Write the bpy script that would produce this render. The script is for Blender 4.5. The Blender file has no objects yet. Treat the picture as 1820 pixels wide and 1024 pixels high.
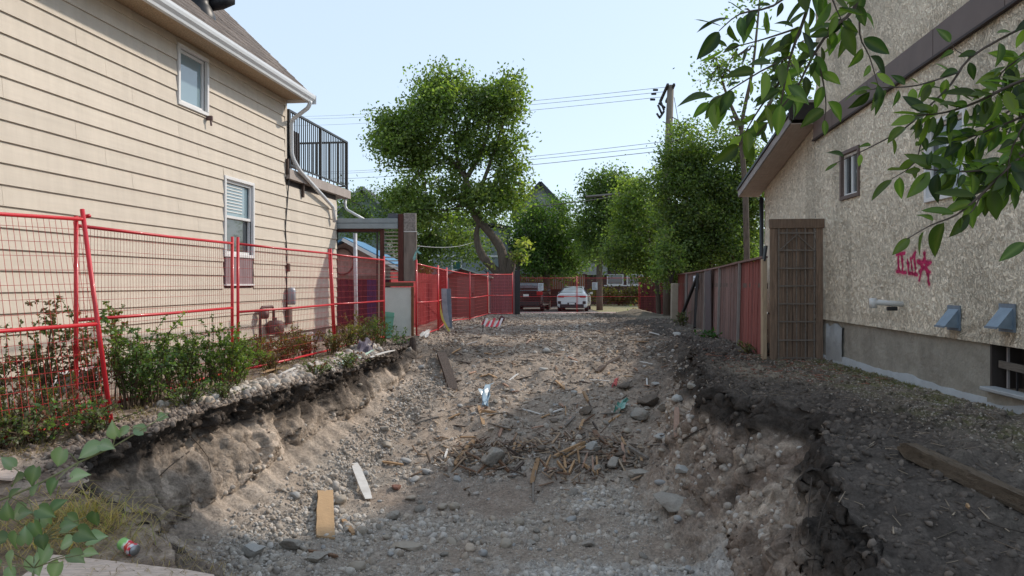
import bpy, math, random
import numpy as np
from mathutils import Vector, Matrix, Euler
from mathutils.bvhtree import BVHTree

SC = bpy.context.scene
COL = SC.collection
RNG = random.Random(7)
NP = np.random.RandomState(11)
PI = math.pi

# ---------------------------------------------------------------- camera
F = 1314.0          # focal length of the photograph in its own pixels
HY = 503.0          # its horizon row
CZ = 1.25           # height of the lens above the lot's old grade
cam = bpy.data.cameras.new('camera')
cam.sensor_fit = 'HORIZONTAL'
cam.sensor_width = 36.0
cam.lens = 36.0 * F / 1820.0
cam.shift_y = -(512.0 - HY) / 1820.0
cam.clip_start = 0.05
cam.clip_end = 3000.0
cam_o = bpy.data.objects.new('camera', cam)
cam_o.location = (0, 0, CZ)
cam_o.rotation_euler = (PI / 2, 0, 0)
COL.objects.link(cam_o)
SC.camera = cam_o

# ---------------------------------------------------------------- sky and sun
SUN_EL = math.radians(36)
SUN_AZ = math.radians(55)          # clockwise from +Y towards +X
sun_dir = Vector((math.sin(SUN_AZ) * math.cos(SUN_EL), math.cos(SUN_AZ) * math.cos(SUN_EL), math.sin(SUN_EL)))
world = bpy.data.worlds.new('World')
SC.world = world
world.use_nodes = True
wn = world.node_tree
for n in list(wn.nodes):
    wn.nodes.remove(n)
w_out = wn.nodes.new('ShaderNodeOutputWorld')
w_bg = wn.nodes.new('ShaderNodeBackground')
w_sky = wn.nodes.new('ShaderNodeTexSky')
w_sky.sky_type = 'NISHITA'
w_sky.sun_disc = False
w_sky.sun_elevation = SUN_EL
w_sky.sun_rotation = SUN_AZ
w_sky.air_density = 1.0
w_sky.dust_density = 1.0
w_sky.ozone_density = 2.0
w_bg.inputs['Strength'].default_value = 0.137
# thin summer haze evens the sky out
w_mix = wn.nodes.new('ShaderNodeMix'); w_mix.data_type = 'RGBA'; w_mix.inputs[0].default_value = 0.75
w_mix.inputs[7].default_value = (3.15, 3.75, 4.4, 1)
wn.links.new(w_sky.outputs[0], w_mix.inputs[6])
wn.links.new(w_mix.outputs[2], w_bg.inputs['Color'])
wn.links.new(w_bg.outputs[0], w_out.inputs['Surface'])

sun = bpy.data.lights.new('sun', 'SUN')
sun.energy = 2.0
sun.angle = math.radians(1.8)
sun.color = (1.0, 0.90, 0.78)
sun_o = bpy.data.objects.new('sun', sun)
sun_o.rotation_euler = sun_dir.to_track_quat('Z', 'Y').to_euler()
sun_o.location = sun_dir * 60
COL.objects.link(sun_o)

SC.view_settings.view_transform = 'Standard'
SC.view_settings.look = 'None'
SC.view_settings.gamma = 1.0
SC.view_settings.use_curve_mapping = False
SC.view_settings.exposure = 0.80
SC.cycles.max_bounces = 6
SC.cycles.transparent_max_bounces = 12

# ---------------------------------------------------------------- projection helpers (photo pixel at a known distance -> place)
def P(px, py, Y):
    return Vector(((px - 910.0) / F * Y, Y, CZ + (HY - py) / F * Y))

# ---------------------------------------------------------------- naming helpers
def tag(o, label=None, cat=None, group=None, kind=None):
    if label: o['label'] = label
    if cat: o['category'] = cat
    if group: o['group'] = group
    if kind: o['kind'] = kind
    return o

def empty(name, loc=(0, 0, 0), rz=0.0, label=None, cat=None, group=None, kind=None):
    o = bpy.data.objects.new(name, None)
    o.empty_display_size = 0.2
    o.location = loc
    o.rotation_euler = (0, 0, rz)
    COL.objects.link(o)
    return tag(o, label, cat, group, kind)

def copy_tree(o, parent=None):
    c = o.copy()
    COL.objects.link(c)
    if parent is not None:
        c.parent = parent
    for ch in list(o.children):
        copy_tree(ch, c)
    return c

# ---------------------------------------------------------------- numpy noise
def _hash(ix, iy, iz, seed):
    h = (ix.astype(np.int64) * 374761393 + iy.astype(np.int64) * 668265263 + iz.astype(np.int64) * 2147483647 + seed * 1274126177) & 0xffffffff
    h = ((h ^ (h >> 13)) * 1274126177) & 0xffffffff
    h = (h ^ (h >> 16)) & 0xffffff
    return h / float(0xffffff)

def vnoise(x, y, z=None, seed=0):
    x = np.asarray(x, dtype=np.float64); y = np.asarray(y, dtype=np.float64)
    z = np.zeros_like(x) if z is None else np.asarray(z, dtype=np.float64)
    ix, iy, iz = np.floor(x), np.floor(y), np.floor(z)
    fx, fy, fz = x - ix, y - iy, z - iz
    fx = fx * fx * (3 - 2 * fx); fy = fy * fy * (3 - 2 * fy); fz = fz * fz * (3 - 2 * fz)
    def c(a, b, d): return _hash(ix + a, iy + b, iz + d, seed)
    x00 = c(0,0,0) * (1-fx) + c(1,0,0) * fx
    x10 = c(0,1,0) * (1-fx) + c(1,1,0) * fx
    x01 = c(0,0,1) * (1-fx) + c(1,0,1) * fx
    x11 = c(0,1,1) * (1-fx) + c(1,1,1) * fx
    y0 = x00 * (1-fy) + x10 * fy
    y1 = x01 * (1-fy) + x11 * fy
    return (y0 * (1-fz) + y1 * fz) * 2 - 1

def fbm(x, y, z=None, oct=4, seed=0, gain=0.5):
    x = np.asarray(x, dtype=np.float64); y = np.asarray(y, dtype=np.float64)
    z = np.zeros_like(x) if z is None else np.asarray(z, dtype=np.float64)
    s = 0; a = 1.0; t = 0
    for k in range(oct):
        s = s + a * vnoise(x * 2**k + 17.3 * k, y * 2**k - 9.1 * k, z * 2**k + 3.7 * k, seed + k)
        t += a; a *= gain
    return s / t

def sstep(a, b, x):
    t = np.clip((x - a) / (b - a), 0, 1)
    return t * t * (3 - 2 * t)

# ---------------------------------------------------------------- mesh builders
def mesh_np(name, verts, faces, k, mat=None, parent=None, smooth=False, col=None, mats=None, mat_idx=None, link=True):
    """verts (n,3); faces (m,k) of one polygon size; col (n,3|4) per-vertex colour"""
    me = bpy.data.meshes.new(name)
    verts = np.ascontiguousarray(verts, dtype=np.float32)
    faces = np.ascontiguousarray(faces, dtype=np.int32)
    m = len(faces)
    me.vertices.add(len(verts)); me.vertices.foreach_set('co', verts.ravel())
    me.loops.add(m * k); me.loops.foreach_set('vertex_index', faces.ravel())
    me.polygons.add(m)
    me.polygons.foreach_set('loop_start', np.arange(0, m * k, k, dtype=np.int32))
    me.polygons.foreach_set('loop_total', np.full(m, k, dtype=np.int32))
    if smooth:
        me.polygons.foreach_set('use_smooth', np.ones(m, dtype=bool))
    if mats:
        for mm in mats: me.materials.append(mm)
        if mat_idx is not None:
            me.polygons.foreach_set('material_index', np.asarray(mat_idx, dtype=np.int32))
    elif mat:
        me.materials.append(mat)
    if col is not None:
        col = np.asarray(col, dtype=np.float32)
        if col.shape[1] == 3:
            col = np.concatenate([col, np.ones((len(col), 1), dtype=np.float32)], axis=1)
        a = me.color_attributes.new('Col', 'FLOAT_COLOR', 'POINT')
        a.data.foreach_set('color', col.ravel())
    me.update(calc_edges=True)
    if not link: return me
    o = bpy.data.objects.new(name, me)
    COL.objects.link(o)
    if parent is not None: o.parent = parent
    return o

class MB:
    """collects boxes, beams and tubes into one mesh"""
    def __init__(s): s.v = []; s.f = []; s.c = []
    def add(s, vs, fs, c=None):
        n = len(s.v)
        s.v.extend([tuple(v) for v in vs])
        s.f.extend([tuple(i + n for i in f) for f in fs])
        if c is not None: s.c.extend([tuple(c)] * len(vs))
        return s
    def box(s, c, d, rot=None, bev=0.0, c_=None):
        x, y, z = d[0] / 2, d[1] / 2, d[2] / 2
        M = rot if rot is not None else Matrix.Identity(3)
        C = Vector(c)
        if bev <= 0:
            vs = [C + M @ Vector((a * x, b * y, e * z)) for a in (-1, 1) for b in (-1, 1) for e in (-1, 1)]
            fs = [(0,1,3,2), (4,6,7,5), (0,4,5,1), (2,3,7,6), (0,2,6,4), (1,5,7,3)]
            return s.add(vs, fs, c_)
        b = min(bev, x * .45, y * .45, z * .45)
        vs = []; idx = {}
        for a in (-1, 1):
            for bb in (-1, 1):
                for e in (-1, 1):
                    for ax in range(3):
                        p = [a * x, bb * y, e * z]
                        for k in range(3):
                            if k != ax: p[k] -= (a, bb, e)[k] * b
                        idx[(a, bb, e, ax)] = len(vs); vs.append(C + M @ Vector(p))
        fs = []
        I = idx
        for a in (-1, 1): fs.append([I[(a,-1,-1,0)], I[(a,1,-1,0)], I[(a,1,1,0)], I[(a,-1,1,0)]])
        for a in (-1, 1): fs.append([I[(-1,a,-1,1)], I[(-1,a,1,1)], I[(1,a,1,1)], I[(1,a,-1,1)]])
        for a in (-1, 1): fs.append([I[(-1,-1,a,2)], I[(1,-1,a,2)], I[(1,1,a,2)], I[(-1,1,a,2)]])
        for a in (-1, 1):
            for bb in (-1, 1):
                fs.append([I[(a,bb,-1,0)], I[(a,bb,1,0)], I[(a,bb,1,1)], I[(a,bb,-1,1)]])
                fs.append([I[(a,-1,bb,0)], I[(a,1,bb,0)], I[(a,1,bb,2)], I[(a,-1,bb,2)]])
                fs.append([I[(-1,a,bb,1)], I[(1,a,bb,1)], I[(1,a,bb,2)], I[(-1,a,bb,2)]])
                for e in (-1, 1): fs.append([I[(a,bb,e,0)], I[(a,bb,e,1)], I[(a,bb,e,2)]])
        return s.add(vs, fs, c_)
    def beam(s, p0, p1, w, h, up=(0, 0, 1), bev=0.0, c_=None):
        p0, p1 = Vector(p0), Vector(p1)
        d = p1 - p0; L = d.length
        if L < 1e-6: return s
        y = d / L; up = Vector(up)
        x = y.cross(up)
        if x.length < 1e-4: x = y.cross(Vector((1, 0, 0)))
        x.normalize(); z = x.cross(y)
        M = Matrix((x, y, z)).transposed()
        return s.box((p0 + p1) / 2, (w, L, h), M, bev, c_)
    def tube(s, pts, r, n=8, cap=True, c_=None):
        pts = [Vector(p) for p in pts]
        rs = r if isinstance(r, (list, tuple)) else [r] * len(pts)
        vs = []; ref = None
        for i, p in enumerate(pts):
            t = (pts[min(i + 1, len(pts) - 1)] - pts[max(i - 1, 0)])
            if t.length < 1e-7: t = Vector((0, 0, 1))
            t.normalize()
            if ref is None:
                ref = t.cross(Vector((0, 0, 1)))
                if ref.length < .05: ref = t.cross(Vector((1, 0, 0)))
            ref = (ref - t * ref.dot(t)).normalized()
            b = t.cross(ref)
            for k in range(n):
                a = 2 * PI * k / n
                vs.append(p + (ref * math.cos(a) + b * math.sin(a)) * rs[i])
        fs = []
        for i in range(len(pts) - 1):
            for k in range(n):
                k2 = (k + 1) % n
                fs.append((i*n+k, i*n+k2, (i+1)*n+k2, (i+1)*n+k))
        if cap:
            fs.append(tuple(reversed(range(n)))); fs.append(tuple(range((len(pts)-1)*n, len(pts)*n)))
        return s.add(vs, fs, c_)
    def lathe(s, prof, c=(0, 0, 0), n=16, rot=None):
        """profile of (radius, height) turned about z"""
        M = rot if rot is not None else Matrix.Identity(3); C = Vector(c)
        vs = []
        for (r, z) in prof:
            for k in range(n):
                a = 2 * PI * k / n
                vs.append(C + M @ Vector((r * math.cos(a), r * math.sin(a), z)))
        fs = []
        for i in range(len(prof) - 1):
            for k in range(n):
                k2 = (k + 1) % n
                fs.append((i*n+k, i*n+k2, (i+1)*n+k2, (i+1)*n+k))
        if prof[0][0] > 1e-5: fs.append(tuple(reversed(range(n))))
        if prof[-1][0] > 1e-5: fs.append(tuple(range((len(prof)-1)*n, len(prof)*n)))
        return s.add(vs, fs)
    def prism(s, poly, d, M=None, c=(0, 0, 0)):
        """polygon (x,z) extruded by d along y"""
        M = M if M is not None else Matrix.Identity(3); C = Vector(c)
        n = len(poly)
        vs = [C + M @ Vector((x, 0, z)) for x, z in poly] + [C + M @ Vector((x, d, z)) for x, z in poly]
        fs = [tuple(range(n)), tuple(reversed(range(n, 2 * n)))]
        for i in range(n):
            j = (i + 1) % n
            fs.append((i, n + i, n + j, j))
        return s.add(vs, fs)
    def quad(s, a, b, c, d): return s.add([a, b, c, d], [(0, 1, 2, 3)])
    def mesh(s, name, mat, smooth=False):
        me = bpy.data.meshes.new(name)
        me.from_pydata([tuple(v) for v in s.v], [], s.f)
        if mat: me.materials.append(mat)
        if smooth:
            me.polygons.foreach_set('use_smooth', np.ones(len(me.polygons), dtype=bool))
        if s.c and len(s.c) == len(s.v):
            a = me.color_attributes.new('Col', 'FLOAT_COLOR', 'POINT')
            a.data.foreach_set('color', np.array([c + (1,) for c in s.c], dtype=np.float32).ravel())
        me.update()
        return me
    def build(s, name, mat, parent=None, smooth=False, loc=None):
        o = bpy.data.objects.new(name, s.mesh(name, mat, smooth))
        COL.objects.link(o)
        if parent is not None: o.parent = parent
        if loc is not None: o.location = loc
        return o

def rotz(a): return Matrix.Rotation(a, 3, 'Z')
def rotxyz(a, b, c): return Euler((a, b, c)).to_matrix()

# ---------------------------------------------------------------- materials
def _new(name):
    m = bpy.data.materials.new(name); m.use_nodes = True
    nt = m.node_tree
    b = nt.nodes['Principled BSDF']
    return m, nt, b

def mat(name, c, rough=0.7, var=0.15, scale=6.0, bump=0.0, bscale=None, metal=0.0, spec=0.4, stretch=(1, 1, 1),
        c2=None, dirt=0.0, dirtc=(.05, .04, .03), dscale=1.5, coat=0.0, attr=False, objrand=0.0, detail=6):
    """procedural base colour with noise variation, optional second colour, blotchy dirt, bump"""
    m, nt, b = _new(name)
    N, L = nt.nodes, nt.links
    tc = N.new('ShaderNodeTexCoord'); mp = N.new('ShaderNodeMapping'); mp.inputs['Scale'].default_value = stretch
    L.new(tc.outputs['Object'], mp.inputs[0])
    nz = N.new('ShaderNodeTexNoise'); nz.inputs['Scale'].default_value = scale; nz.inputs['Detail'].default_value = detail
    nz.inputs['Roughness'].default_value = .65
    L.new(mp.outputs[0], nz.inputs['Vector'])
    rp = N.new('ShaderNodeValToRGB')
    c = tuple(c); d = c2 if c2 else tuple(min(1, x * (1 + var)) for x in c)
    lo = tuple(x * (1 - var) for x in c)
    rp.color_ramp.elements[0].position = .32; rp.color_ramp.elements[0].color = (*lo, 1)
    rp.color_ramp.elements[1].position = .68; rp.color_ramp.elements[1].color = (*d, 1)
    L.new(nz.outputs[0], rp.inputs[0])
    out = rp.outputs[0]
    if attr:
        at = N.new('ShaderNodeAttribute'); at.attribute_name = 'Col'
        mx = N.new('ShaderNodeMix'); mx.data_type = 'RGBA'; mx.blend_type = 'MULTIPLY'; mx.inputs[0].default_value = 1
        L.new(out, mx.inputs[6]); L.new(at.outputs[0], mx.inputs[7]); out = mx.outputs[2]
    if objrand > 0:
        oi = N.new('ShaderNodeObjectInfo'); mr = N.new('ShaderNodeMapRange')
        mr.inputs[3].default_value = 1 - objrand; mr.inputs[4].default_value = 1 + objrand
        L.new(oi.outputs['Random'], mr.inputs[0])
        vm = N.new('ShaderNodeVectorMath'); vm.operation = 'SCALE'
        L.new(out, vm.inputs[0]); L.new(mr.outputs[0], vm.inputs['Scale']); out = vm.outputs[0]
    if dirt > 0:
        n2 = N.new('ShaderNodeTexNoise'); n2.inputs['Scale'].default_value = dscale; n2.inputs['Detail'].default_value = 9
        n2.inputs['Roughness'].default_value = .7
        L.new(mp.outputs[0], n2.inputs['Vector'])
        r2 = N.new('ShaderNodeMapRange'); r2.inputs[1].default_value = .48; r2.inputs[2].default_value = .72
        r2.inputs[3].default_value = 0; r2.inputs[4].default_value = dirt
        L.new(n2.outputs[0], r2.inputs[0])
        mx = N.new('ShaderNodeMix'); mx.data_type = 'RGBA'
        L.new(r2.outputs[0], mx.inputs[0]); L.new(out, mx.inputs[6]); mx.inputs[7].default_value = (*dirtc, 1); out = mx.outputs[2]
    L.new(out, b.inputs['Base Color'])
    b.inputs['Roughness'].default_value = rough
    b.inputs['Metallic'].default_value = metal
    b.inputs['Specular IOR Level'].default_value = spec
    if coat: b.inputs['Coat Weight'].default_value = coat; b.inputs['Coat Roughness'].default_value = .06
    if bump > 0:
        n3 = N.new('ShaderNodeTexNoise'); n3.inputs['Scale'].default_value = bscale or scale * 4; n3.inputs['Detail'].default_value = 6
        L.new(mp.outputs[0], n3.inputs['Vector'])
        bp = N.new('ShaderNodeBump'); bp.inputs['Strength'].default_value = bump; bp.inputs['Distance'].default_value = .02
        L.new(n3.outputs[0], bp.inputs['Height']); L.new(bp.outputs[0], b.inputs['Normal'])
    return m

def leaf_mat(name, trans=0.45, rough=0.45, tint=(1, 1, 1), objrand=0.0, vein=False):
    """leaf colour from the mesh attribute, light also passes through"""
    m, nt, b = _new(name)
    N, L = nt.nodes, nt.links
    at = N.new('ShaderNodeAttribute'); at.attribute_name = 'Col'
    out = at.outputs[0]
    if objrand > 0:
        oi = N.new('ShaderNodeObjectInfo')
        hs = N.new('ShaderNodeHueSaturation')
        mr = N.new('ShaderNodeMapRange'); mr.inputs[3].default_value = .485; mr.inputs[4].default_value = .515
        L.new(oi.outputs['Random'], mr.inputs[0]); L.new(mr.outputs[0], hs.inputs['Hue'])
        mv = N.new('ShaderNodeMath'); mv.operation = 'MULTIPLY_ADD'
        fr = N.new('ShaderNodeMath'); fr.operation = 'FRACT'; mm = N.new('ShaderNodeMath'); mm.operation = 'MULTIPLY'; mm.inputs[1].default_value = 17.31
        L.new(oi.outputs['Random'], mm.inputs[0]); L.new(mm.outputs[0], fr.inputs[0]); L.new(fr.outputs[0], mv.inputs[0])
        mv.inputs[1].default_value = 2 * objrand; mv.inputs[2].default_value = 1 - objrand
        L.new(mv.outputs[0], hs.inputs['Value']); L.new(out, hs.inputs['Color']); out = hs.outputs[0]
    L.new(out, b.inputs['Base Color'])
    b.inputs['Roughness'].default_value = rough
    b.inputs['Specular IOR Level'].default_value = .35
    tr = N.new('ShaderNodeBsdfTranslucent')
    vm = N.new('ShaderNodeMix'); vm.data_type = 'RGBA'; vm.blend_type = 'MULTIPLY'; vm.inputs[0].default_value = 1
    L.new(out, vm.inputs[6]); vm.inputs[7].default_value = (1.75, 2.0, .6, 1); L.new(vm.outputs[2], tr.inputs['Color'])
    ms = N.new('ShaderNodeMixShader'); ms.inputs[0].default_value = trans
    L.new(b.outputs[0], ms.inputs[1]); L.new(tr.outputs[0], ms.inputs[2])
    L.new(ms.outputs[0], N['Material Output'].inputs['Surface'])
    return m

def glass_mat(name, c=(.05, .07, .08), rough=.04):
    m, nt, b = _new(name)
    b.inputs['Base Color'].default_value = (*c, 1); b.inputs['Roughness'].default_value = rough
    b.inputs['Specular IOR Level'].default_value = .9
    b.inputs['Coat Weight'].default_value = .6; b.inputs['Coat Roughness'].default_value = .03
    return m

def shade_attr_mat(name, rough=.9, bump=.5, bscale=60, fine=.25, fscale=25, spec=.2):
    """colour from the mesh attribute times a fine grain"""
    m, nt, b = _new(name)
    N, L = nt.nodes, nt.links
    at = N.new('ShaderNodeAttribute'); at.attribute_name = 'Col'
    tc = N.new('ShaderNodeTexCoord')
    nz = N.new('ShaderNodeTexNoise'); nz.inputs['Scale'].default_value = fscale; nz.inputs['Detail'].default_value = 10; nz.inputs['Roughness'].default_value = .75
    L.new(tc.outputs['Object'], nz.inputs['Vector'])
    mr = N.new('ShaderNodeMapRange'); mr.inputs[1].default_value = .3; mr.inputs[2].default_value = .7
    mr.inputs[3].default_value = 1 - fine; mr.inputs[4].default_value = 1 + fine
    L.new(nz.outputs[0], mr.inputs[0])
    vm = N.new('ShaderNodeVectorMath'); vm.operation = 'SCALE'
    L.new(at.outputs[0], vm.inputs[0]); L.new(mr.outputs[0], vm.inputs['Scale'])
    L.new(vm.outputs[0], b.inputs['Base Color'])
    b.inputs['Roughness'].default_value = rough; b.inputs['Specular IOR Level'].default_value = spec
    if bump > 0:
        n3 = N.new('ShaderNodeTexNoise'); n3.inputs['Scale'].default_value = bscale; n3.inputs['Detail'].default_value = 8; n3.inputs['Roughness'].default_value = .7
        L.new(tc.outputs['Object'], n3.inputs['Vector'])
        bp = N.new('ShaderNodeBump'); bp.inputs['Strength'].default_value = bump; bp.inputs['Distance'].default_value = .03
        L.new(n3.outputs[0], bp.inputs['Height']); L.new(bp.outputs[0], b.inputs['Normal'])
    return m

def stucco_mat(name):
    """hand trowelled render: warped creases in relief, their shade darkened into the colour"""
    m, nt, b = _new(name)
    N, L = nt.nodes, nt.links
    at = N.new('ShaderNodeAttribute'); at.attribute_name = 'Col'
    tc = N.new('ShaderNodeTexCoord')
    mp = N.new('ShaderNodeMapping'); mp.inputs['Scale'].default_value = (1, 1.25, .85); L.new(tc.outputs['Object'], mp.inputs[0])
    def noise(sc, det, dist):
        n = N.new('ShaderNodeTexNoise'); n.inputs['Scale'].default_value = sc; n.inputs['Detail'].default_value = det; n.inputs['Distortion'].default_value = dist; L.new(mp.outputs[0], n.inputs['Vector']); return n.outputs[0]
    def math_(op, a, bv):
        q = N.new('ShaderNodeMath'); q.operation = op
        for i, v in enumerate((a, bv)):
            if v is None: continue
            if hasattr(v, 'default_value') or not isinstance(v, (int, float)): L.new(v, q.inputs[i])
            else: q.inputs[i].default_value = v
        return q.outputs[0]
    def ridge(x):
        return math_('ABSOLUTE', math_('SUBTRACT', x, .5), None)
    r1 = ridge(noise(13, 2.5, 1.6)); r2 = ridge(noise(27, 2, 1.2))
    def ramp(x, a, c):
        q = N.new('ShaderNodeMapRange'); q.inputs[1].default_value = a; q.inputs[2].default_value = c; q.interpolation_type = 'SMOOTHSTEP'; L.new(x, q.inputs[0]); return q.outputs[0]
    c1 = ramp(r1, .0, .055); c2 = ramp(r2, .0, .06)
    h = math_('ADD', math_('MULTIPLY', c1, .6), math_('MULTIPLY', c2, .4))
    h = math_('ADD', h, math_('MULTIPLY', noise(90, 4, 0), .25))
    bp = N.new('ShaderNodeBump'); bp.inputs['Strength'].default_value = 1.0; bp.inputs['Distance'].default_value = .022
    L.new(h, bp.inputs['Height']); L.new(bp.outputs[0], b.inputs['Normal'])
    mr = N.new('ShaderNodeMapRange'); mr.inputs[1].default_value = 0; mr.inputs[2].default_value = 1.1; mr.inputs[3].default_value = .80; mr.inputs[4].default_value = 1.16; L.new(h, mr.inputs[0])  # crease shade painted into the colour to bring out the relief
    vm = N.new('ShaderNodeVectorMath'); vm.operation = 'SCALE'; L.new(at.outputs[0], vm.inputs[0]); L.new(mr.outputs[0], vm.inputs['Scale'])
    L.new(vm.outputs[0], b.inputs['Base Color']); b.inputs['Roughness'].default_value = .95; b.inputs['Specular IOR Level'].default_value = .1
    return m
# ================================================================ THE LOT: graded ground with the excavated pit
def curve(pts):
    xs = np.array([p[0] for p in pts], float); ys = np.array([p[1] for p in pts], float)
    def f(Y):
        # smooth interpolation
        Y = np.asarray(Y, float)
        i = np.clip(np.searchsorted(xs, Y) - 1, 0, len(xs) - 2)
        t = np.clip((Y - xs[i]) / (xs[i+1] - xs[i]), 0, 1); t = t * t * (3 - 2 * t) * .5 + t * .5
        return ys[i] * (1 - t) + ys[i+1] * t
    return f
c_base = curve([(-6, -.35), (3.0, -.35), (4.2, -.28), (5.2, 0), (14, 0), (22, -.05), (30, -.12), (36, -.25), (38, -.47), (46, -.5)])   # general grade
c_xL = curve([(-6, -.9), (3, -1.1), (4.2, -1.9), (5.0, -2.95), (5.8, -3.15), (7.9, -2.9), (9.4, -2.55), (11.2, -2.32), (13.5, -2.05), (16, -2.0), (40, -2.0)])
c_xLf = curve([(-6, -.8), (3, -1.0), (4.2, -1.6), (5.0, -2.75), (6.25, -3.06), (7.5, -2.90), (8.2, -2.78), (10.6, -2.36), (13, -1.95), (16, -1.8), (40, -1.7)])
c_zLf = curve([(-6, -.36), (3, -.36), (4.2, -.45), (5.6, -.70), (6.25, -.92), (7.5, -.90), (8.2, -.80), (10.6, -.68), (13, -.50), (14.6, -.2), (16.5, -.06), (22, -.06), (36, -.26), (38, -.47), (46, -.5)])
c_zF = curve([(-6, -.36), (3.2, -.36), (4.4, -.8), (5.4, -1.2), (6.2, -1.28), (8.8, -1.24), (9.5, -1.16), (10.5, -.98), (12.3, -.6), (14.5, -.27), (17, -.12), (22, -.08), (30, -.14), (36, -.26), (38, -.47), (46, -.5)])
c_xR = curve([(-6, 1.3), (2, 1.5), (3.15, 1.72), (4.6, 2.12), (5.6, 2.35), (6.4, 2.72), (6.9, 2.88), (7.5, 2.55), (8.4, 2.32), (9.6, 2.6), (10.8, 2.82), (12, 3.05), (14, 3.3), (40, 3.3)])
c_xRf = curve([(-6, 1.2), (3, 1.35), (5, 1.65), (6.9, 1.95), (8.5, 1.8), (9.6, 2.05), (10.8, 2.4), (12, 2.75), (14, 3.1), (40, 3.1)])
c_zRf = curve([(-6, -.36), (3, -.5), (4.4, -.85), (5.5, -.98), (8, -.95), (9.5, -.8), (10.8, -.55), (12.5, -.26), (14.5, -.12), (22, -.06), (36, -.26), (38, -.47), (46, -.5)])

Yr = [-4.0]
while Yr[-1] < 46:
    y = Yr[-1]
    d = .25 if y < 1.5 else .07 if y < 4.2 else .026 if y < 9.5 else .034 if y < 13 else .05 if y < 18 else .08 if y < 26 else .13 if y < 37 else .3
    Yr.append(y + d)
Yr = np.array(Yr)
XA, XB = -7.0, 12.0
def seg(n, p=1.0, rev=False):
    t = np.linspace(0, 1, n, endpoint=False)
    return 1 - (1 - t) ** p if not rev else t ** p
U = []                              # (segment, t)
for si, t in ((0, seg(80, 1.9)), (1, seg(52)), (2, seg(52)), (3, seg(120)), (4, seg(44)), (5, seg(64)), (6, seg(110, 2.0, True))):
    U += [(si, x) for x in t]
U.append((6, 1.0))
US = np.array([u[0] for u in U]); UT = np.array([u[1] for u in U])
nY, nU = len(Yr), len(U)
YY = np.repeat(Yr[:, None], nU, 1)
xL, xLf, zLf, zF, xR, xRf, zRf, zB = [f(Yr)[:, None] for f in (c_xL, c_xLf, c_zLf, c_zF, c_xR, c_xRf, c_zRf, c_base)]
# ragged edges
edge = .10 * fbm(Yr * 1.1, Yr * 0 + 3, oct=4, seed=5)[:, None] + .05 * vnoise(Yr * 5.3, Yr * 0, seed=15)[:, None]
edgeR = .13 * fbm(Yr * .9, Yr * 0 + 8, oct=4, seed=25)[:, None] + .05 * vnoise(Yr * 4.1, Yr * 0, seed=35)[:, None]
amp = sstep(4.0, 5.5, Yr)[:, None]
xL = xL + edge * amp; xLf = xLf + edge * .6 * amp
xR = xR + edgeR * amp; xRf = xRf + edgeR * .5 * amp
xFl, xFr = xLf + .85 + .1 * edge, xRf - .38
nodes_x = [np.full_like(xL, XA), xL, xLf, xFl, xFr, xRf, xR, np.full_like(xL, XB)]
zTopR = zB + .02
nodes_z = [zB + .0, zB, zLf, zF, zF, zRf, zTopR, zB]
X = np.zeros((nY, nU)); Z = np.zeros((nY, nU))
for s in range(7):
    msk = US == s
    t = UT[msk][None, :]
    x0, x1 = nodes_x[s], nodes_x[s + 1]; z0, z1 = nodes_z[s], nodes_z[s + 1]
    tt = t
    if s == 1: tt = t ** .9
    if s == 2: tt = 1 - (1 - t) ** 1.4
    if s == 4: tt = t ** 1.2
    X[:, msk] = x0 * (1 - t) + x1 * t
    Z[:, msk] = z0 * (1 - tt) + z1 * tt
TU = np.repeat(UT[None, :], nY, 0); SU = np.repeat(US[None, :], nY, 0)
deep = np.clip((zB - np.minimum(Z, zB)), 0, 2)            # depth below the old grade
depthL = sstep(.05, .3, zB - zLf); depthR = sstep(.05, .3, zB - zRf)
# the cut faces: fluting, undercut below the root mat, slumps
f1 = (SU == 1); f2 = (SU == 5)
bellL = np.where(f1, np.sin(PI * np.clip(TU, 0, 1)), 0); bellR = np.where(f2, np.sin(PI * np.clip(TU, 0, 1)), 0)
flute = .10 * fbm(YY * 6.5, Z * 1.6, oct=4, seed=51, gain=.6) + .15 * fbm(YY * 1.7, Z * 1.6, oct=3, seed=61) - .10 * sstep(.15, .45, fbm(YY * 3.1, Z * 3.6, oct=3, seed=63))
X += np.where(f1, (flute * 1.0) * np.sqrt(bellL + .02) * depthL, 0)
X += np.where(f1, -.16 * bellL * np.clip(1.6 - 2.2 * TU, 0, 1) * depthL, 0)             # undercut
fluteR = .19 * fbm(YY * 4.2 + Z * 1.5, Z * 1.2, oct=4, seed=71, gain=.6) + .24 * fbm(YY * 1.2, Z * 1.1, oct=3, seed=81)
X += np.where(f2, -fluteR * np.sqrt(bellR + .02) * depthR, 0)
rim = np.where(f2, sstep(.72, .95, TU), 0) + np.where((SU == 6), 1 - sstep(0, .12, TU), 0)
lump = sstep(-.1, .5, fbm(X * 5, YY * 5, Z * 5, oct=3, seed=91))
X += -.10 * rim * depthR * (lump - .3)
rimL = np.where(f1, 1 - sstep(.1, .45, TU), 0) + np.where((SU == 0), sstep(.93, 1, TU), 0)
X += .08 * rimL * depthL * (sstep(-.1, .5, fbm(X * 5, YY * 5, Z * 5, oct=3, seed=93)) - .3)
# relief in height
n_big = fbm(X * .9, YY * .9, oct=3, seed=1)
n_mid = fbm(X * 3.2, YY * 3.2, oct=4, seed=2)
n_fin = fbm(X * 14, YY * 14, Z * 10, oct=3, seed=3, gain=.65)
near = 1 - sstep(14, 30, YY)
floor = ((SU >= 2) & (SU <= 4)).astype(float)
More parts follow.
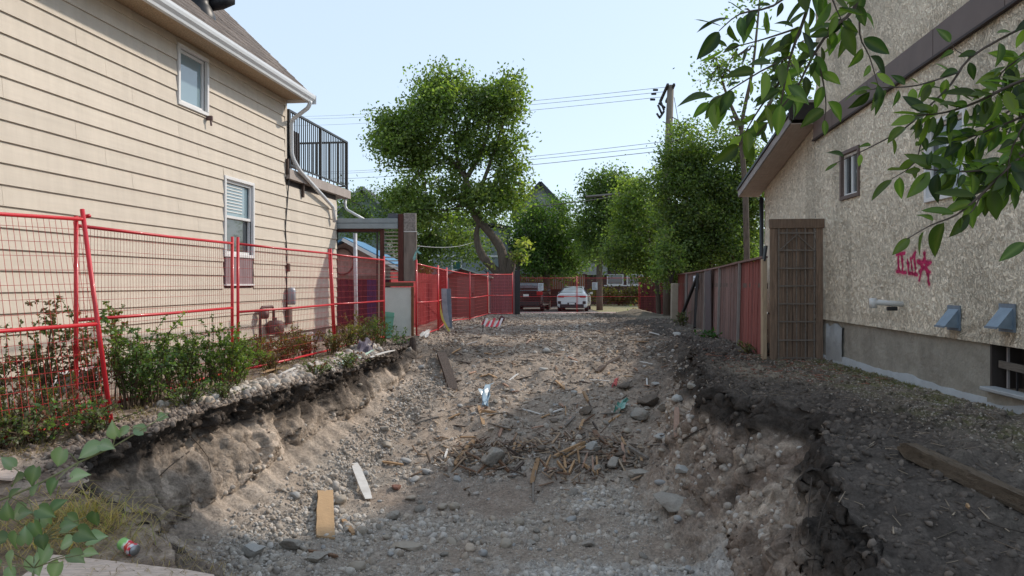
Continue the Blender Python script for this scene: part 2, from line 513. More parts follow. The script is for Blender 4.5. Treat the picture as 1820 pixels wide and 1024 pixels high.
# bucket tooth marks scraped across the pit floor
Z += floor * .022 * np.sin(YY * 21 + 2.5 * fbm(X * .6, YY * .8, oct=2, seed=88)) * np.clip(fbm(X * .8, YY * .9, oct=2, seed=89) + .35, 0, 1) * sstep(5, 6, YY) * (1 - sstep(15, 20, YY))
work = sstep(-3.4, -2.4, X) * (1 - sstep(2.9, 4.4, X)) * sstep(9, 12, YY)
Z += floor * (.05 * n_big + .045 * n_mid) * sstep(2, 4, YY) + work * (.05 * n_big + .05 * n_mid * near + .03 * n_mid) * (1 - sstep(33, 36, YY))
Z += (1 - floor) * (.02 * n_big + .015 * n_mid) * np.where(SU == 6, 1, .7)
clod = np.clip(fbm(X * 7, YY * 7, Z * 6, oct=2, seed=8), 0, 1)
topR = np.where(SU == 6, 1 - sstep(.0, .35, TU), 0) + f2 * .8
Z += topR * .12 * clod * sstep(2.5, 4, YY) * (1 - sstep(12, 16, YY) * .5)
Z += (.016 + .03 * f1 + .035 * f2 + .016 * floor) * n_fin * (1 - sstep(20, 36, YY) * .5)
X += (.035 * f1 + .045 * f2) * fbm(YY * 15, Z * 11, X * 9, oct=3, seed=4, gain=.6)
def bumpat(cx, cy, rx, ry, h, s=0):
    global Z
    r2 = ((X - cx) / rx) ** 2 + ((YY - cy) / ry) ** 2
    Z = Z + h * np.exp(-r2) * (1 + .5 * fbm(X * 4, YY * 4, oct=3, seed=100 + s))
bumpat(4.3, 21.5, .9, 1.6, .20, 1); bumpat(3.4, 18.5, .9, 1.2, .10, 2); bumpat(3.0, 15.2, .7, 1.4, .12, 3)
bumpat(-1.3, 15.4, .55, .8, .14, 4); bumpat(-1.6, 22, .6, 1.6, .12, 5); bumpat(1.0, 17.5, 1.3, .5, .06, 6)
bumpat(-.9, 29.5, .5, 2.2, .12, 7); bumpat(5.6, 33.5, .8, 1.2, .22, 8); bumpat(-.25, 9.8, 1.0, .35, .10, 9); bumpat(1.0, 9.9, .9, .4, .08, 10)
bumpat(1.35, 11.2, .5, .6, .12, 12); bumpat(-2.75, 12.6, .5, 1.2, .10, 13)
# keep the ground level where houses and the far kerb stand
V = np.stack([X, YY, Z], -1)
du = np.gradient(V, axis=1); dv = np.gradient(V, axis=0)
Nn = np.cross(du, dv); Nn /= np.linalg.norm(Nn, axis=2)[..., None] + 1e-9
Nn *= np.where(Nn[..., 2:3] < -.3, -1, 1)
rg = 1 - 2 * np.abs(fbm(X * 5, YY * 5, Z * 4, oct=2, seed=501)); rg2 = 1 - 2 * np.abs(fbm(X * 13, YY * 13, Z * 9, oct=3, seed=511, gain=.6))
crag = fbm(X * 8, YY * 8, Z * 8, oct=4, seed=521, gain=.68)
lumps_ = np.clip(fbm(X * 4, YY * 4, Z * 4, oct=2, seed=531), 0, 1)
wface = np.where(SU == 1, 1.0, 0) * depthL + np.where(SU == 5, 1.25, 0) * depthR + np.where(SU == 4, .7, 0) * depthR + np.where(SU == 2, .35, 0)
wtop = np.where(SU == 6, np.clip(1 - TU * 1.6, .12, 1), 0) * sstep(2.5, 4, YY)
scrape = fbm(YY * 10, Z * 1.3, oct=3, seed=541, gain=.6)
disp = wface * (.035 * crag + .030 * rg * rg2 + .025 * lumps_ + .075 * scrape) + wtop * (.05 * crag * .7 + .05 * lumps_) + .022 * floor * crag + np.where(SU == 0, .018, 0) * crag
disp *= (1 - sstep(16, 34, YY) * .6)
V = V + Nn * disp[..., None]
X, Z = V[..., 0], V[..., 2]
# ---- soil colours (layers of the ground itself, darkened in hollows of the relief)
def mixc(a, b, t): return a * (1 - t[..., None]) + b * t[..., None]
TOPSOIL = np.array([.056, .046, .039]); LOAM = np.array([.225, .172, .136]); CLAY = np.array([.50, .41, .33])
GRAV = np.array([.43, .39, .34]); DUST = np.array([.34, .275, .22]); MOSS = np.array([.16, .155, .065])
na = fbm(X * 1.3, YY * 1.3, Z * 2, oct=4, seed=21); nb = fbm(X * 6, YY * 6, Z * 5, oct=4, seed=22); nc = fbm(X * .5, YY * .5, oct=3, seed=23)
C = np.zeros((nY, nU, 3)) + DUST
C = mixc(C, np.zeros_like(C) + GRAV, np.clip(floor * (.45 + 1.1 * na) * (1 - sstep(9.0, 10.2, YY)), 0, 1))
C = mixc(C, np.zeros_like(C) + GRAV * .9, np.clip(floor * sstep(-.1, .35, nb + na) * .35, 0, 1))
C = mixc(C, np.zeros_like(C) + LOAM, np.clip(sstep(0, .35, na) * .7 * (.3 + .7 * (1 - floor)) , 0, 1))
# right bank: dark soil on top, clay streaks on the face
strat = zB - Z
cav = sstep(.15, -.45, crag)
darkR = np.clip(1 - sstep(.12, .36, strat + .22 * na + .10 * nb), 0, 1)
streak = sstep(-.20, .30, fbm(YY * 4.0 + Z * 3.2, Z * .9, oct=5, seed=31, gain=.65) + .25 * nb)
faceR = (mixc(mixc(np.zeros_like(C) + LOAM * 1.15, np.zeros_like(C) + CLAY * .95, streak), np.zeros_like(C) + TOPSOIL * 1.1, darkR))
wR = np.where(SU == 5, 1.0, 0) + np.where(SU == 4, .75 * sstep(.15, .8, TU), 0)
C = mixc(C, faceR, np.clip(wR * depthR, 0, 1))
topRight = np.where(SU == 6, 1 - sstep(.02 , .30, TU + .10 * na), 0)
topC = mixc(np.zeros_like(C) + np.array([.29, .245, .195]), np.zeros_like(C) + TOPSOIL * 1.9, np.clip(topRight + .35 * sstep(.0, .4, nb + na), 0, 1))
C = np.where((SU == 6)[..., None], topC, C)
mossm = np.where(SU == 6, sstep(3.4, 4.2, X) * (1 - sstep(4.7, 5.2, X)) * sstep(-.15, .25, nb + .6 * na), 0) * (1 - sstep(12, 13, YY))
C = mixc(C, np.zeros_like(C) + MOSS, np.clip(mossm * .75, 0, 1))
# left bank: thin dark root layer over pale silt
darkL = np.clip(1 - sstep(.20, .46, strat + .36 * na + .10 * nb + .10 * fbm(YY * 7, Z * 1, oct=2, seed=33)), 0, 1)
silt = mixc(np.zeros_like(C) + CLAY * .72, np.zeros_like(C) + CLAY * 1.08, sstep(-.3, .4, fbm(YY * 6, Z * 2.2, oct=4, seed=41)))
faceL = mixc(silt, np.zeros_like(C) + TOPSOIL * 1.5, darkL)
wL = np.where(SU == 1, 1.0, 0) + np.where(SU == 2, .8 * (1 - sstep(.0, .7, TU + .2 * nb)), 0)
C = mixc(C, faceL, np.clip(wL * depthL, 0, 1))
topL = np.where(SU == 0, 1.0, 0)
C = mixc(C, mixc(np.zeros_like(C) + LOAM * 1.0, np.zeros_like(C) + DUST * 1.15, sstep(-.2, .3, nb)), topL)
# dark spoil piles on the right and trodden pale patches in the middle
pile = np.exp(-(((X - 3.6) / 1.5) ** 2 + ((YY - 18.5) / 5.0) ** 2)) + .8 * np.exp(-(((X - 3.2) / .9) ** 2 + ((YY - 13.0) / 2.2) ** 2))
C = mixc(C, np.zeros_like(C) + TOPSOIL * 1.4, np.clip(pile * (.75 + nb), 0, .9) * (1 - wL.clip(0, 1)))
dk = np.exp(-(((X + 1.5) / .9) ** 2 + ((YY - 15.5) / 1.6) ** 2))
C = mixc(C, np.zeros_like(C) + TOPSOIL * 1.7, np.clip(dk * .8, 0, .8) * (1 - wL.clip(0, 1)))
pit_grey = np.clip(sstep(28.5, 31, YY) * floor, 0, 1)
C = mixc(C, np.zeros_like(C) + np.array([.15, .145, .135]), pit_grey * .8)
crust = sstep(.0, .35, nb * .6 + na + .25) * (1 - sstep(6.3, 7.0, YY)) * floor * sstep(-1.2, -.2, X)
C = mixc(C, np.zeros_like(C) + np.array([.52, .50, .47]), np.clip(crust * .7, 0, 1))
soilp = sstep(.05, .30, fbm(X * .9 + 3, YY * .7, oct=3, seed=71)) * floor * sstep(6.4, 7.2, YY) * (1 - sstep(9.2, 9.8, YY))
C = mixc(C, np.zeros_like(C) + LOAM * 1.05, np.clip(soilp * .5, 0, 1))
pale = np.exp(-(((X - 3.35) / .35) ** 2 + ((YY - 10.2) / .9) ** 2))
C = mixc(C, np.zeros_like(C) + np.array([.30, .25, .19]), np.clip(pale * 1.1, 0, .9))
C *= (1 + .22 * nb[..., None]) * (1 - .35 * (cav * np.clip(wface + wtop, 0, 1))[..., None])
spk = NP.uniform(.82, 1.18, (nY, nU)); C *= spk[..., None]
scr = 1 + .30 * fbm(YY * 17, Z * 2.2, oct=3, seed=601, gain=.6) * np.where((SU == 1) | (SU == 5), 1, 0) + .18 * fbm(X * 19, YY * 19, Z * 19, oct=2, seed=603)
C *= scr[..., None]
C = np.clip(C, .02, .65)
idx = np.arange(nY * nU).reshape(nY, nU)
faces = np.stack([idx[:-1, :-1], idx[:-1, 1:], idx[1:, 1:], idx[1:, :-1]], -1).reshape(-1, 4)
M_soil = shade_attr_mat('soil', rough=.95, bump=1.0, bscale=26, fine=.42, fscale=38, spec=.15)
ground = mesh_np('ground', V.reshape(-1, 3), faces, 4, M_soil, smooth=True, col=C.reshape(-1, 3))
tag(ground, 'churned soil lot with a gravel bottomed excavation and cut earth banks', kind='structure')

# lookups on the coarser copy of the lot
st = 2
idc = np.arange(nY * nU).reshape(nY, nU)[::st, ::st]
vsel = V[::st, ::st].reshape(-1, 3)
ny2, nu2 = idc.shape
ii = np.arange(ny2 * nu2).reshape(ny2, nu2)
fc = np.stack([ii[:-1, :-1], ii[:-1, 1:], ii[1:, 1:], ii[1:, :-1]], -1).reshape(-1, 4)
BVH = BVHTree.FromPolygons(vsel.tolist(), fc.tolist())
CAMV = Vector((0, 0, CZ))
def hit(px, py):
    """the spot of the lot that the photo shows at this pixel"""
    d = Vector(((px - 910.0) / F, 1.0, (HY - py) / F)).normalized()
    h = BVH.ray_cast(CAMV, d)
    if h[0] is None: return P(px, py, 20), Vector((0, 0, 1))
    return h[0], (h[1] if h[1].z > 0 else -h[1])
def gz(x, y):
    h = BVH.ray_cast(Vector((x, y, 5)), Vector((0, 0, -1)))
    return h[0].z if h[0] is not None else -.45

# the wider ground sheet round the lot, out to the horizon
M_far = mat('dry_turf_and_dirt', (.13, .12, .07), .95, .25, 1.2, bump=.4)
mb = MB()
R = 1500.0
x0, x1, y0, y1 = XA + .02, XB - .02, -3.98, 45.9
for (a, b, c, d) in ((-R, -R, R, y0), (-R, y1, R, R), (-R, y0, x0, y1), (x1, y0, R, y1)):
    mb.quad((a, b, -.44), (c, b, -.44), (c, d, -.44), (a, d, -.44))
o = mb.build('surrounding_ground', M_far); tag(o, 'dry turf and dirt around the lot', kind='structure')
# ================================================================ LEFT HOUSE (tan lap siding)
wu = Vector((.12, 1, 0)).normalized()          # along the side wall, away from the camera
wnrm = Vector((1, -.12, 0)).normalized()       # out of the wall, to the lot
def WL(Y, z, off=0.0):
    return Vector((-4.13 - .12 * (16.5 - Y), Y, z)) + wnrm * off
MWL = Matrix((wu, wnrm, Vector((0, 0, 1)))).transposed()      # local x along wall, y outward, z up  (columns)

M_siding = mat('tan_fibre_cement_siding', (.63, .555, .46), .62, .05, 3, bump=.25, bscale=140, stretch=(1, .25, 6), dirt=.10, dirtc=(.42, .36, .28), dscale=.9, objrand=.045)
_nt = M_siding.node_tree; _b = _nt.nodes['Principled BSDF']; _src = _b.inputs['Base Color'].links[0].from_socket
_tc = _nt.nodes.new('ShaderNodeTexCoord'); _mp = _nt.nodes.new('ShaderNodeMapping'); _mp.inputs['Scale'].default_value = (5, 5, .45)
_nt.links.new(_tc.outputs['Object'], _mp.inputs[0])
_nz = _nt.nodes.new('ShaderNodeTexNoise'); _nz.inputs['Scale'].default_value = 1.0; _nz.inputs['Detail'].default_value = 8; _nz.inputs['Roughness'].default_value = .7; _nt.links.new(_mp.outputs[0], _nz.inputs['Vector'])
_mr = _nt.nodes.new('ShaderNodeMapRange'); _mr.inputs[1].default_value = .35; _mr.inputs[2].default_value = .7; _mr.inputs[3].default_value = 1.05; _mr.inputs[4].default_value = .90; _nt.links.new(_nz.outputs[0], _mr.inputs[0])
_vm = _nt.nodes.new('ShaderNodeVectorMath'); _vm.operation = 'SCALE'; _nt.links.new(_src, _vm.inputs[0]); _nt.links.new(_mr.outputs[0], _vm.inputs['Scale']); _nt.links.new(_vm.outputs[0], _b.inputs['Base Color'])
M_under = mat('dark_sheathing', (.05, .04, .035), .9, .1)
M_found = mat('pale_concrete_foundation', (.34, .32, .28), .9, .12, 5, bump=.3, dirt=.4, dirtc=(.16, .13, .10))
M_white = mat('white_vinyl', (.74, .73, .72), .45, .04, 4, dirt=.15, dirtc=(.5, .47, .43))
M_soffit = mat('tan_vented_soffit', (.46, .36, .25), .6, .08, 8)
M_gutter = mat('white_aluminium_gutter', (.66, .68, .70), .35, .05, 3, metal=.0, spec=.6, dirt=.2, dirtc=(.4, .38, .35))
M_shingle = mat('brown_asphalt_shingles', (.135, .115, .105), .95, .45, 18, bump=.6, bscale=70)
M_black = mat('black_metal', (.018, .018, .02), .4, .2, 6, spec=.5)
M_glassL = glass_mat('window_glass', (.20, .29, .33), .06)
M_glassD = glass_mat('dark_window_glass', (.035, .045, .05), .05)
M_blind = mat('pale_blind', (.55, .57, .56), .6, .04)
M_ply = mat('weathered_purple_grey_board', (.26, .19, .20), .85, .2, 14, stretch=(1, 1, .15), bump=.3)

hL = empty('lap_sided_house', WL(9, 0), label='two storey tan lap sided house with a white gutter and rear balcony', cat='house')
hLinv = Matrix.Translation(-hL.location)
def HL(mb, name, m, parent=None, smooth=False):
    """build in world coordinates under the house"""
    mb.v = [tuple(Vector(v) - hL.location) for v in mb.v]
    return mb.build(name, m, parent or hL, smooth)

WIN_U = (10.69, 11.41, 3.88, 4.66); WIN_L = (12.0, 12.92, 1.73, 2.94); BOARD = (12.0, 12.92, 1.23, 1.715)
SOFF = 4.80
# backing walls (the solid body), with the windows let in
def wall_rects(y0, y1, z0, z1, holes):
    ys = sorted({y0, y1, *[h[0] for h in holes], *[h[1] for h in holes]}); out = []
    ys = [y for y in ys if y0 <= y <= y1]
    for a, b in zip(ys[:-1], ys[1:]):
        hs = sorted([(h[2], h[3]) for h in holes if h[0] < (a + b) / 2 < h[1]])
        z = z0
        for (h0, h1) in hs:
            if h0 > z: out.append((a, b, z, min(h0, z1)))
            z = max(z, h1)
        if z < z1: out.append((a, b, z, z1))
    return out
mb = MB()
for (a, b, z0, z1) in wall_rects(1.0, 17.06, .27, 3.27, [WIN_L]) + wall_rects(1.0, 14.27, 3.27, SOFF + .02, [WIN_U]):
    p = [WL(a, z0, -.004), WL(b, z0, -.004), WL(b, z1, -.004), WL(a, z1, -.004)]
    q = [WL(a, z0, -.14), WL(b, z0, -.14), WL(b, z1, -.14), WL(a, z1, -.14)]
    mb.add(p + q, [(0,1,2,3), (7,6,5,4), (0,4,5,1), (1,5,6,2), (2,6,7,3), (3,7,4,0)])
HL(mb, 'side_wall', M_under)
# rear and front walls, upper gable
mb = MB()
back = -8.0
def wall_across(Y, z0, z1, gable=False):
    a = WL(Y, z0, -.15); 
    pts = [WL(Y, z0, -.15), WL(Y, z0, back), WL(Y, z1, back)]
    if gable: pts.append(WL(Y, z1 + 3.75, back / 2 - .07))
    pts.append(WL(Y, z1, -.15))
    n = len(pts)
    q = [p - wu * .12 for p in pts]
    mb.add(pts + q, [tuple(range(n)), tuple(reversed(range(n, 2*n)))] + [(i, n+i, n+(i+1) % n, (i+1) % n) for i in range(n)])
wall_across(17.0, .27, 3.25); wall_across(14.22, 3.3, SOFF, True); wall_across(1.1, .27, SOFF, True)
HL(mb, 'end_wall', M_siding)
mb = MB(); mb.prism([(0, 0)] * 0 or [(-.1, -.5), (16.06, -.5), (16.06, .268), (-.1, .268)], .2, Matrix((wu, -wnrm, Vector((0, 0, 1)))).transposed(), WL(1.0, 0, -.03))
HL(mb, 'foundation', M_found)
# siding boards, lapped, each one its own piece; board ends are staggered joints
z = .276; k = 0
bt = .029
def board(ya, yb, z0, h, k):
    mb = MB()
    e = .002
    A = [WL(ya + e, z0, 0), WL(ya + e, z0, bt), WL(ya + e, z0 + h + .012, .007), WL(ya + e, z0 + h + .012, 0)]
    B = [WL(yb - e, z0, 0), WL(yb - e, z0, bt), WL(yb - e, z0 + h + .012, .007), WL(yb - e, z0 + h + .012, 0)]
    mb.add(A + B, [(0,1,2,3), (7,6,5,4), (0,4,5,1), (1,5,6,2), (2,6,7,3)])
    HL(mb, 'siding_board', M_siding)
while z < SOFF - .03:
    h = min(.22, SOFF - z - .012)
    yend = 17.06 if z + h < 3.3 else 14.27
    cuts = [1.0]
    y = 1.0 + (1.3 + 1.57 * (k * 7 % 5)) % 3.66
    while y < yend - .4:
        cuts.append(y); y += 3.66
    cuts.append(yend)
    for a, b in zip(cuts[:-1], cuts[1:]):
        segs = [(a, b, z, h)]
        for (wy0, wy1, wz0, wz1) in (WIN_U, WIN_L, BOARD):
            ns = []
            for (sa, sb, s0, sh) in segs:
                if sb <= wy0 - .06 or sa >= wy1 + .06 or s0 + sh <= wz0 - .05 or s0 >= wz1 + .05: ns.append((sa, sb, s0, sh)); continue
                if sa < wy0 - .06: ns.append((sa, wy0 - .06, s0, sh))
                if sb > wy1 + .06: ns.append((wy1 + .06, sb, s0, sh))
                m0, m1 = max(sa, wy0 - .06), min(sb, wy1 + .06)
                if s0 < wz0 - .06: ns.append((m0, m1, s0, wz0 - .05 - s0 - .012))
                elif s0 + sh > wz1 + .07: ns.append((m0, m1, wz1 + .052, s0 + sh - wz1 - .052))
            segs = ns
        for s in segs:
            if s[1] - s[0] > .03 and s[3] > .02: board(*s, k)
    z += .22; k += 1
# corner trim
mb = MB(); mb.box(WL(14.30, 4.05, .0), (.09, .05, 1.5), MWL); HL(mb, 'corner_trim', M_siding)
# window with frame, panes, blind
def houseL_window(W, double):
    y0, y1, z0, z1 = W
    fr = .055
    mb = MB()
    for (ya, yb, za, zb) in ((y0 - fr, y1 + fr, z1, z1 + fr), (y0 - fr, y1 + fr, z0 - fr, z0), (y0 - fr, y0, z0, z1), (y1, y1 + fr, z0, z1)):
        c = WL((ya + yb) / 2, (za + zb) / 2, .0)
        mb.box(c, ((yb - ya) / wu.y, .09, zb - za), MWL, .006)
    w = HL(mb, 'window', M_white)
    mb = MB(); s = .045
    def sash(za, zb, off):
        for (ya, yb, zc, zd) in ((y0, y1, zb - s, zb), (y0, y1, za, za + s), (y0, y0 + s, za + s, zb - s), (y1 - s, y1, za + s, zb - s)):
            mb.box(WL((ya + yb) / 2, (zc + zd) / 2, off), ((yb - ya) / wu.y, .035, zd - zc), MWL, .004)
    if double:
        zm = z0 + (z1 - z0) * .5
        sash(z0, zm + .02, -.035); sash(zm - .02, z1, -.015)
    else: sash(z0, z1, -.03)
    HL(mb, 'sash', M_white, w)
    zs = [(z0, z1)] if not double else [(z0 + .04, (z0 + z1) / 2 - .02), ((z0 + z1) / 2 + .02, z1 - .04)]
    for i, (a, b) in enumerate(zs):
        mb = MB(); mb.box(WL((y0 + y1) / 2, (a + b) / 2, -.06 if (double and i == 0) else -.045), ((y1 - y0 - .06) / wu.y, .006, b - a - .02), MWL)
        HL(mb, 'pane', M_glassL if not (double and i == 0) else M_glassD, w)
    if double:
        for j in range(9):
            zz = z1 - .09 - j * .052
            mb = MB(); mb.box(WL((y0 + y1) / 2 - .08, zz, -.036), ((y1 - y0 - .34) / wu.y, .004, .020), MWL @ rotxyz(.35, 0, 0))
            HL(mb, 'blind_slat', M_blind, w)
    return w
w1 = houseL_window(WIN_U, False); w2 = houseL_window(WIN_L, True)
w1['label'] = 'small white upstairs window under the eaves'; w2['label'] = 'white sash window with a half drawn blind'
mb = MB(); mb.box(WL((BOARD[0] + BOARD[1]) / 2, (BOARD[2] + BOARD[3]) / 2 - .03, .012), (.93, .03, .46), MWL, .004)
o = HL(mb, 'board_panel', M_ply); o['label'] = 'weathered board fixed below the window'
mb = MB(); mb.box(WL(12.46, 1.215, .03), (.98, .05, .03), MWL, .004); HL(mb, 'board_sill', M_white)
# basement window and vents
mb = MB(); mb.box(WL(8.6, .09, -.01), (.72, .06, .32), MWL, .008); w = HL(mb, 'basement_window', M_white)
for dy in (-.17, .17):
    mb = MB(); mb.box(WL(8.6 + dy, .09, .024), (.28, .008, .24), MWL); HL(mb, 'pane', M_glassD, w)
# soffit, fascia, gutter
OV = .42
mb = MB()
for i, y in enumerate(np.arange(.8, 14.42, .30)):
    y2 = min(y + .296, 14.42)
    mb.add([WL(y, SOFF + .004, .0), WL(y2, SOFF + .004, .0), WL(y2, SOFF - .004, OV), WL(y, SOFF - .004, OV),
            WL(y, SOFF + .02, .0), WL(y2, SOFF + .02, .0), WL(y2, SOFF + .02, OV), WL(y, SOFF + .02, OV)],
           [(3,2,1,0), (4,5,6,7), (0,1,5,4), (1,2,6,5), (2,3,7,6), (3,0,4,7)])
m_sof = mat('tan_perforated_soffit', (.42, .31, .20), .6, .5, 46, stretch=(1, 1, .1))
o = HL(mb, 'soffit_panels', m_sof); o['kind'] = 'stuff'
mb = MB(); mb.box(WL(7.6, SOFF + .05, OV + .008), (13.7, .016, .16), MWL); HL(mb, 'fascia', M_white)
# K-style gutter, open on top
prof = [(OV + .018, .10), (OV + .018, -.055), (OV + .075, -.055), (OV + .085, -.02), (OV + .12, .02), (OV + .13, .06), (OV + .13, .10), (OV + .118, .10), (OV + .11, .03), (OV + .07, -.045), (OV + .026, -.045), (OV + .026, .10)]
n = len(prof); ya, yb = .8, 14.48
vs = [WL(ya, SOFF + z_, x_) for x_, z_ in prof] + [WL(yb, SOFF + z_, x_) for x_, z_ in prof]
mb = MB(); mb.add(vs, [(i, (i+1) % n, n + (i+1) % n, n + i) for i in range(n)] + [tuple(range(n, 2*n))])
HL(mb, 'gutter', M_gutter)
mb = MB(); mb.box(WL(14.49, SOFF + .02, OV + .07), (.008, .135, .17), MWL); HL(mb, 'gutter_cap', M_gutter)
mb = MB(); mb.box(WL(14.36, SOFF - .03, .22), (.05, .44, .06), MWL); HL(mb, 'soffit_return', M_white)
# roof in lapped courses
PIT = .96
mb = MB(); mb2 = MB()
ncr = 27; run = 4.55
for i in range(ncr):
    a0 = OV + .055 - run * i / ncr; a1 = OV + .055 - run * (i + 1) / ncr - .02
    zb0 = SOFF + .115 + PIT * (OV + .055 - a0); zb1 = SOFF + .115 + PIT * (OV + .055 - a1)
    y = .7
    while y < 14.46:
        w = .30 + .12 * RNG.random(); yb_ = min(y + w, 14.46)
        t = .012 + .012 * RNG.random()
        mb.add([WL(y, zb0 + t, a0), WL(yb_, zb0 + t, a0), WL(yb_, zb1 + .004, a1), WL(y, zb1 + .004, a1), WL(y, zb0 - .01, a0), WL(yb_, zb0 - .01, a0)],
               [(0,1,2,3), (4,5,1,0)], (lambda q: (q, q * .96, q * .93))(.75 + .5 * RNG.random()))
        y = yb_
M_shing = mat('brown_asphalt_shingle_courses', (.15, .128, .115), .95, .4, 30, bump=.6, bscale=90, attr=True)
o = HL(mb, 'shingle_courses', M_shing); o['kind'] = 'stuff'
mb = MB()
e0, r0 = (OV + .05, SOFF + .10), (OV + .05 - run, SOFF + .10 + PIT * run)
e1 = (r0[0] - run, e0[1])
for (A_, B_) in ((e0, r0), (r0, e1)):
    v = [WL(.7, A_[1], A_[0]), WL(14.44, A_[1], A_[0]), WL(14.44, B_[1], B_[0]), WL(.7, B_[1], B_[0])]
    q = [p - Vector((0, 0, .06)) for p in v]
    mb.add(v + q, [(0,1,2,3), (7,6,5,4), (0,4,5,1), (1,5,6,2), (2,6,7,3), (3,7,4,0)])
HL(mb, 'roof_deck', M_shingle)
# rake board on the far gable
mb = MB(); mb.beam(WL(14.46, e0[1] - .05, e0[0]), WL(14.46, r0[1] - .05, r0[0]), .03, .12); HL(mb, 'rake_board', M_white)
# rear balcony: deck over the single storey end, black railing
def RL(Y, z, off=0): return WL(Y, z, off)
mb = MB(); mb.prism([(0, 0), (3.5, 0), (3.5, .19), (0, .19)], 4.6, Matrix((wu, -wnrm, Vector((0, 0, 1)))).transposed(), WL(14.31, 3.27, .10))
M_fasc = mat('grey_brown_deck_fascia', (.36, .31, .28), .7, .12, 5, stretch=(1, 1, .2))
HL(mb, 'balcony_deck', M_fasc)
def rail_run(f, L, name_parent, skip0=False):
    zt, zb = 4.62, 3.56
    mb = MB(); mb.beam(f(0, zt), f(L, zt), .05, .04); HL(mb, 'top_rail', M_black, name_parent)
    mb = MB(); mb.beam(f(0, zb), f(L, zb), .035, .03); HL(mb, 'bottom_rail', M_black, name_parent)
    n = int(L / .105)
    for i in range(1, n):
        if abs(i * L / n - L / 2) < .06: continue
        mb = MB(); mb.box((f(i * L / n, (zt + zb) / 2)), (.018, .018, zt - zb - .02), MWL); HL(mb, 'baluster', M_black, name_parent)
    for t in ((L / 2, L) if skip0 else (.03, L / 2, L)):
        mb = MB(); mb.box(f(t, (zt + 3.46) / 2), (.055, .055, zt - 3.46 + .02), MWL); HL(mb, 'rail_post', M_black, name_parent)
mb = MB(); mb.box(WL(14.4, 3.7, -.02), (.05, .05, .5), MWL)
rl = HL(mb, 'balcony_railing', M_black)
rail_run(lambda t, z: WL(14.4 + t, z, .02), 3.32, rl)
rail_run(lambda t, z: WL(17.72, z, .02 - t), 3.2, rl, True)
mb = MB(); mb.box(WL(15.05, 3.95, -.12), (.35, .05, .75), MWL); HL(mb, 'balcony_box', mat('dark_brown_wood', (.06, .035, .03), .7, .2))
# end bay bracket posts under the deck
mb = MB(); mb.box(WL(17.62, 3.05, -.25), (.10, .10, .5), MWL); HL(mb, 'deck_bracket', M_white)
# downspouts
def spout(pts, r=.04):
    mb = MB(); pts = [Vector(p) for p in pts]
    out = [pts[0]]
    for i in range(1, len(pts) - 1):
        a = pts[i] + (pts[i-1] - pts[i]).normalized() * .07; b = pts[i] + (pts[i+1] - pts[i]).normalized() * .07
        out += [a, (a + b + pts[i]) / 3, b]
    out.append(pts[-1]); mb.tube(out, r, 10)
    return HL(mb, 'downspout', M_gutter, smooth=True)
spout([WL(14.34, 4.76, .49), WL(14.34, 4.66, .49), WL(14.42, 4.42, .08), WL(14.44, 3.72, .08), WL(14.6, 3.48, .16), WL(16.62, 2.95, .10), WL(16.7, 2.62, .10)])
spout([WL(17.62, 3.25, .02), WL(17.62, 3.02, .02), WL(17.62, 2.68, .62)], .032)
# service cable, brackets, meter
mb = MB(); mb.tube([WL(14.33, 3.62, .05), WL(14.38, 3.3, .045), WL(14.36, 2.9, .03), WL(14.25, 2.3, .03), WL(14.33, 1.8, .03), WL(14.3, 1.0, .03), WL(14.33, .6, .03)], .013, 6)
HL(mb, 'service_cable', M_black)
mb = MB(); mb.box(WL(14.36, 1.55, .04), (.10, .06, .16), MWL, .01); mb.box(WL(14.3, 3.5, .05), (.05, .05, .3), MWL); mb.box(WL(15.05, 3.13, .05), (.05, .05, .28), MWL)
HL(mb, 'cable_bracket', mat('rusty_brown_metal', (.07, .045, .035), .7, .3))
mb = MB(); mb.lathe([(.075, 0), (.085, .03), (.085, .27), (.06, .33), (.0, .335)], WL(14.35, .83, .11), 14); HL(mb, 'meter_cover', mat('grey_metal_meter', (.33, .35, .38), .45, .08, metal=.3), smooth=True)
mb = MB(); mb.box(WL(14.35, .62, .05), (.16, .09, .34), MWL, .01); HL(mb, 'meter_box', mat('dull_brown_meter_box', (.12, .085, .07), .7, .2))
gm = mat('brown_painted_gas_meter', (.14, .085, .08), .6, .25)
mb = MB(); mb.tube([WL(13.05, .1, .10), WL(13.05, .75, .10), WL(13.09, .82, .12), WL(13.5, .82, .12), WL(13.55, .74, .12), WL(13.55, .55, .12)], .025, 8)
mb.lathe([(.0, 0), (.13, .01), (.15, .06), (.15, .2), (.12, .26), (.03, .27), (.03, .32)], WL(13.52, .30, .17), 14)
mb.lathe([(.0, -.06), (.09, -.05), (.09, .05), (.0, .06)], WL(13.12, .7, .15), 12, MWL @ rotxyz(PI / 2, 0, 0))
HL(mb, 'gas_meter', gm, smooth=True)
mb = MB(); mb.lathe([(.028, 0), (.028, .2), (.045, .2), (.045, .26), (.0, .26)], WL(15.2, -.02, .16), 10); HL(mb, 'vent_pipe', M_white)
mb = MB(); mb.box(WL(11.44, 3.80, .06), (.05, .1, .07), MWL, .01); mb.tube([WL(11.44, 3.76, .08), WL(11.44, 3.68, .09)], .015, 6); HL(mb, 'hose_hook', gm)
# black roof vent hood
mb = MB()
rv = Vector((-5.03, 11.87, 5.55))
mb.lathe([(.27, -.25), (.25, 0), (.20, .12), (.16, .18), (.16, .30), (.24, .33), (.28, .40), (.28, .48), (.2, .56), (.0, .6)], rv, 18)
mb.lathe([(.10, -.22), (.13, 0), (.11, .2), (0, .26)], rv + Vector((.26, .22, .30)), 12, rotxyz(0, 1.1, .5))
HL(mb, 'roof_vent', mat('black_plastic_hood', (.012, .012, .015), .45, .2), smooth=True)
